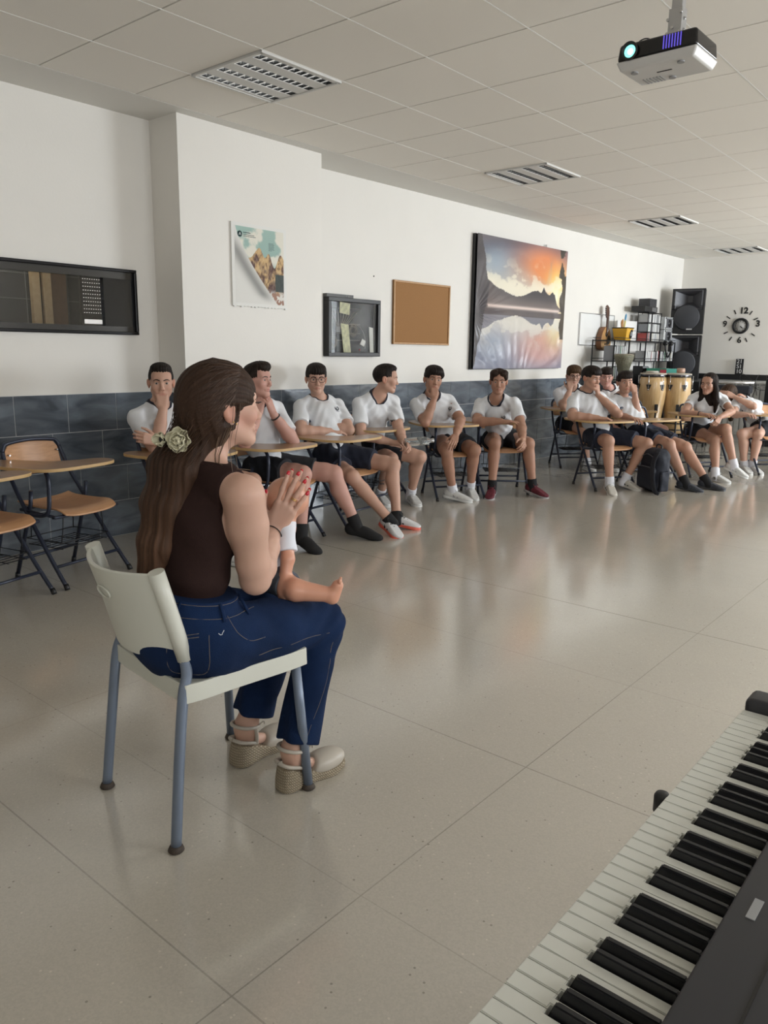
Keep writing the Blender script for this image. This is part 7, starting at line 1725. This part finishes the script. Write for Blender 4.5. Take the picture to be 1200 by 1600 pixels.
bm = bmesh.new(); ol = smooth_outline([(-.222, -.155), (-.222, .0), (-.222, .19), (-.19, .222), (0, .226), (.19, .222), (.222, .19), (.222, 0), (.222, -.155), (.19, -.180), (0, -.183), (-.19, -.180)], 5); ol = [(x*.92+.013, y) for x, y in ol]
n_ = len(ol)
vo = [bm.verts.new((x, y, .456)) for x, y in ol]; vi = [bm.verts.new((x*.95, y*.95, .456)) for x, y in ol]; vb = [bm.verts.new((x*1.005, y*1.005, .405-.0*y)) for x, y in ol]; vc = [bm.verts.new((x*.97, y*.97, .405)) for x, y in ol]
for k_ in range(n_):
    j = (k_+1) % n_; bm.faces.new((vo[k_], vo[j], vi[j], vi[k_])); bm.faces.new((vb[k_], vb[j], vo[j], vo[k_])); bm.faces.new((vc[k_], vc[j], vb[j], vb[k_])); bm.faces.new((vi[k_], vi[j], vc[j], vc[k_]))
bm_obj('seat_skirt', bm, M_CH, seat, bevel=.006, segs=3)
for s_ in (-1, 1):
    bm = bmesh.new(); tube(bm, smooth_path([(.004+s_*.208, -.222, .012), (.008+s_*.198, -.200, .24), (.008+s_*.193, -.178, .42), (.008+s_*.188, -.162, .48), (.008+s_*.180, -.169, .545), (.008+s_*.181, -.186, .61)], 5), .0145, 14); leg = bm_obj('rear_leg', bm, M_LEG, t)
    bm = bmesh.new(); lathe(bm, [(.018, 0), (.022, .004), (.018, .014), (.0152, .018)], (.004+s_*.2075, -.222, 0), 18); bm_obj('foot_cap', bm, M_FOOT, leg)
    bm = bmesh.new(); tube(bm, [(s_*.212, .222, .012), (.010+s_*.188, .185, .44)], .0145, 14); leg = bm_obj('front_leg', bm, M_LEG, t)
    bm = bmesh.new(); lathe(bm, [(.018, 0), (.022, .004), (.018, .014), (.0152, .018)], (s_*.2115, .222, 0), 18); bm_obj('foot_cap', bm, M_FOOT, leg)

# ---------------------------------------------------------------- baby doll on her lap
DR = np.array([-1.738, 1.515, .615]); t = thing('baby_doll', 'bald baby doll in a white shirt sitting on the knees of the woman', 'doll', tuple(DR)); root = t
M_DOLL = mat('vinyl skin', (.66, .33, .22), rough=.38, sss=.08, spec=.5)
s = S(); hd = np.array([-1.706, 1.570, .870]); Hd = head_axes(75, 10)
s.ell(hd, (.058, .064, .060), Hd, .02); s.ell(hd+Hd[1]*.025-Hd[2]*.025, (.044, .040, .038), Hd, .02); s.ell(hd+Hd[1]*.062-Hd[2]*.012, (.007, .007, .006), Hd, .008)
for q in (-1, 1): s.ell(hd+Hd[0]*q*.058-Hd[2]*.012, (.006, .011, .016), Hd, .004); s.ell(hd+Hd[1]*.052+Hd[0]*q*.022+Hd[2]*.002, (.009, .006, .007), Hd, .006, 'S')
nk = np.array([-1.714, 1.550, .805]); s.cone(nk, hd-Hd[2]*.04, .026, .026, .01); s.cone(nk-[0, 0, .03], DR+[0, 0, .05], .050, .055, .03); s.ell(DR+[0, 0, .02], (.062, .055, .05), None, .03)
sR = np.array([-1.674, 1.540, .770]); eR = np.array([-1.648, 1.520, .695]); wR = np.array([-1.638, 1.490, .612]); sL = np.array([-1.762, 1.540, .775]); eL = np.array([-1.80, 1.56, .70]); wL = np.array([-1.79, 1.60, .64])
for a, b, c in ((sR, eR, wR), (sL, eL, wL)):
    s.cone(a, b, .022, .020, .01); s.cone(b, c, .021, .015, .008); d_ = nrm(c-b); s.ell(c+d_*.012, (.015, .013, .018), None, .006)
    for k_ in range(4): x_ = nrm(np.cross(d_, [0, 1, 0])); p = c+d_*.024+x_*(-.010+.0066*k_); s.cone(p, p+d_*.012+np.array([0, .006, 0]), .0046, .004, .002)
    s.cone(c+d_*.010, c+d_*.020+np.array([.0, .018, 0]), .005, .004, .003)
for q, kn_, ft_ in ((1, np.array([-1.600, 1.505, .612]), np.array([-1.520, 1.570, .600])), (-1, np.array([-1.785, 1.550, .612]), np.array([-1.800, 1.600, .590]))):
    hp_2 = DR+np.array([q*.035, .01, .005]); s.cone(hp_2, kn_, .040, .032, .015); s.cone(kn_, ft_, .033, .022, .012); d_ = nrm(ft_-kn_); up3 = np.array([0, 0, 1.])
    sole_d = nrm(up3*1.+d_*.32); s.cone(ft_+d_*.006-up3*.008, ft_+d_*.012+sole_d*.032, .021, .017, .01); sx = np.cross(d_, up3)
    for k_ in range(5): p = ft_+d_*.014+sole_d*.050+sx*(-.014+.007*k_); s.ell(p, np.array([.0046, .0055, .0065])*(1.25 if k_ == (0 if q < 0 else 4) else 1), None, .002)
solid(s, [hd, DR, nk, wR, wL]+[np.array([-1.520, 1.570, .600]), np.array([-1.800, 1.600, .590])], .085, .0032, 'doll_body', M_DOLL, t)
s = S(); s.cone(nk-[0, 0, .028], DR+[0, 0, .055], .050, .060, .03)
for a, b in ((sR, eR), (sL, eL)): g_ = S(); g_.cone(a, a+(b-a)*.9, .027, .030, .01); g_.plane(a+(b-a)*.70, b-a, k=.002); s.grp(g_, 'U', .015)
s.plane(nk-[0, 0, .004], (0, 0, 1), k=.006); s.plane(DR+[0, 0, .035], (0, 0, -1), k=.006); s.disp(lambda P: (.002*np.sin(P[..., 2]*90+P[..., 0]*40)).astype(np.float32))
solid(s, [nk, DR, sR, sL], .075, .0034, 'shirt', mat('white doll cotton', (.78, .80, .86), rough=.8), t)
s = S(); s.ell(DR+[0, 0, .02], (.073, .066, .055), None, .03)
for kn_ in (np.array([-1.600, 1.505, .612]), np.array([-1.785, 1.550, .612])): q = 1 if kn_[0] > -1.7 else -1; hp_2 = DR+np.array([q*.035, .01, .005]); g_ = S(); g_.cone(hp_2, kn_, .047, .042, .01); g_.plane(hp_2+(kn_-hp_2)*.62, kn_-hp_2, k=.002); s.grp(g_, 'U', .015)
s.plane(DR+[0, 0, .055], (0, 0, 1), k=.006); solid(s, [DR, DR+[.1, .1, 0], DR-[.1, .1, 0]], .06, .0034, 'shorts', mat('grey doll denim', (.09, .10, .12), rough=.85, vary=.2, vscale=60), t)
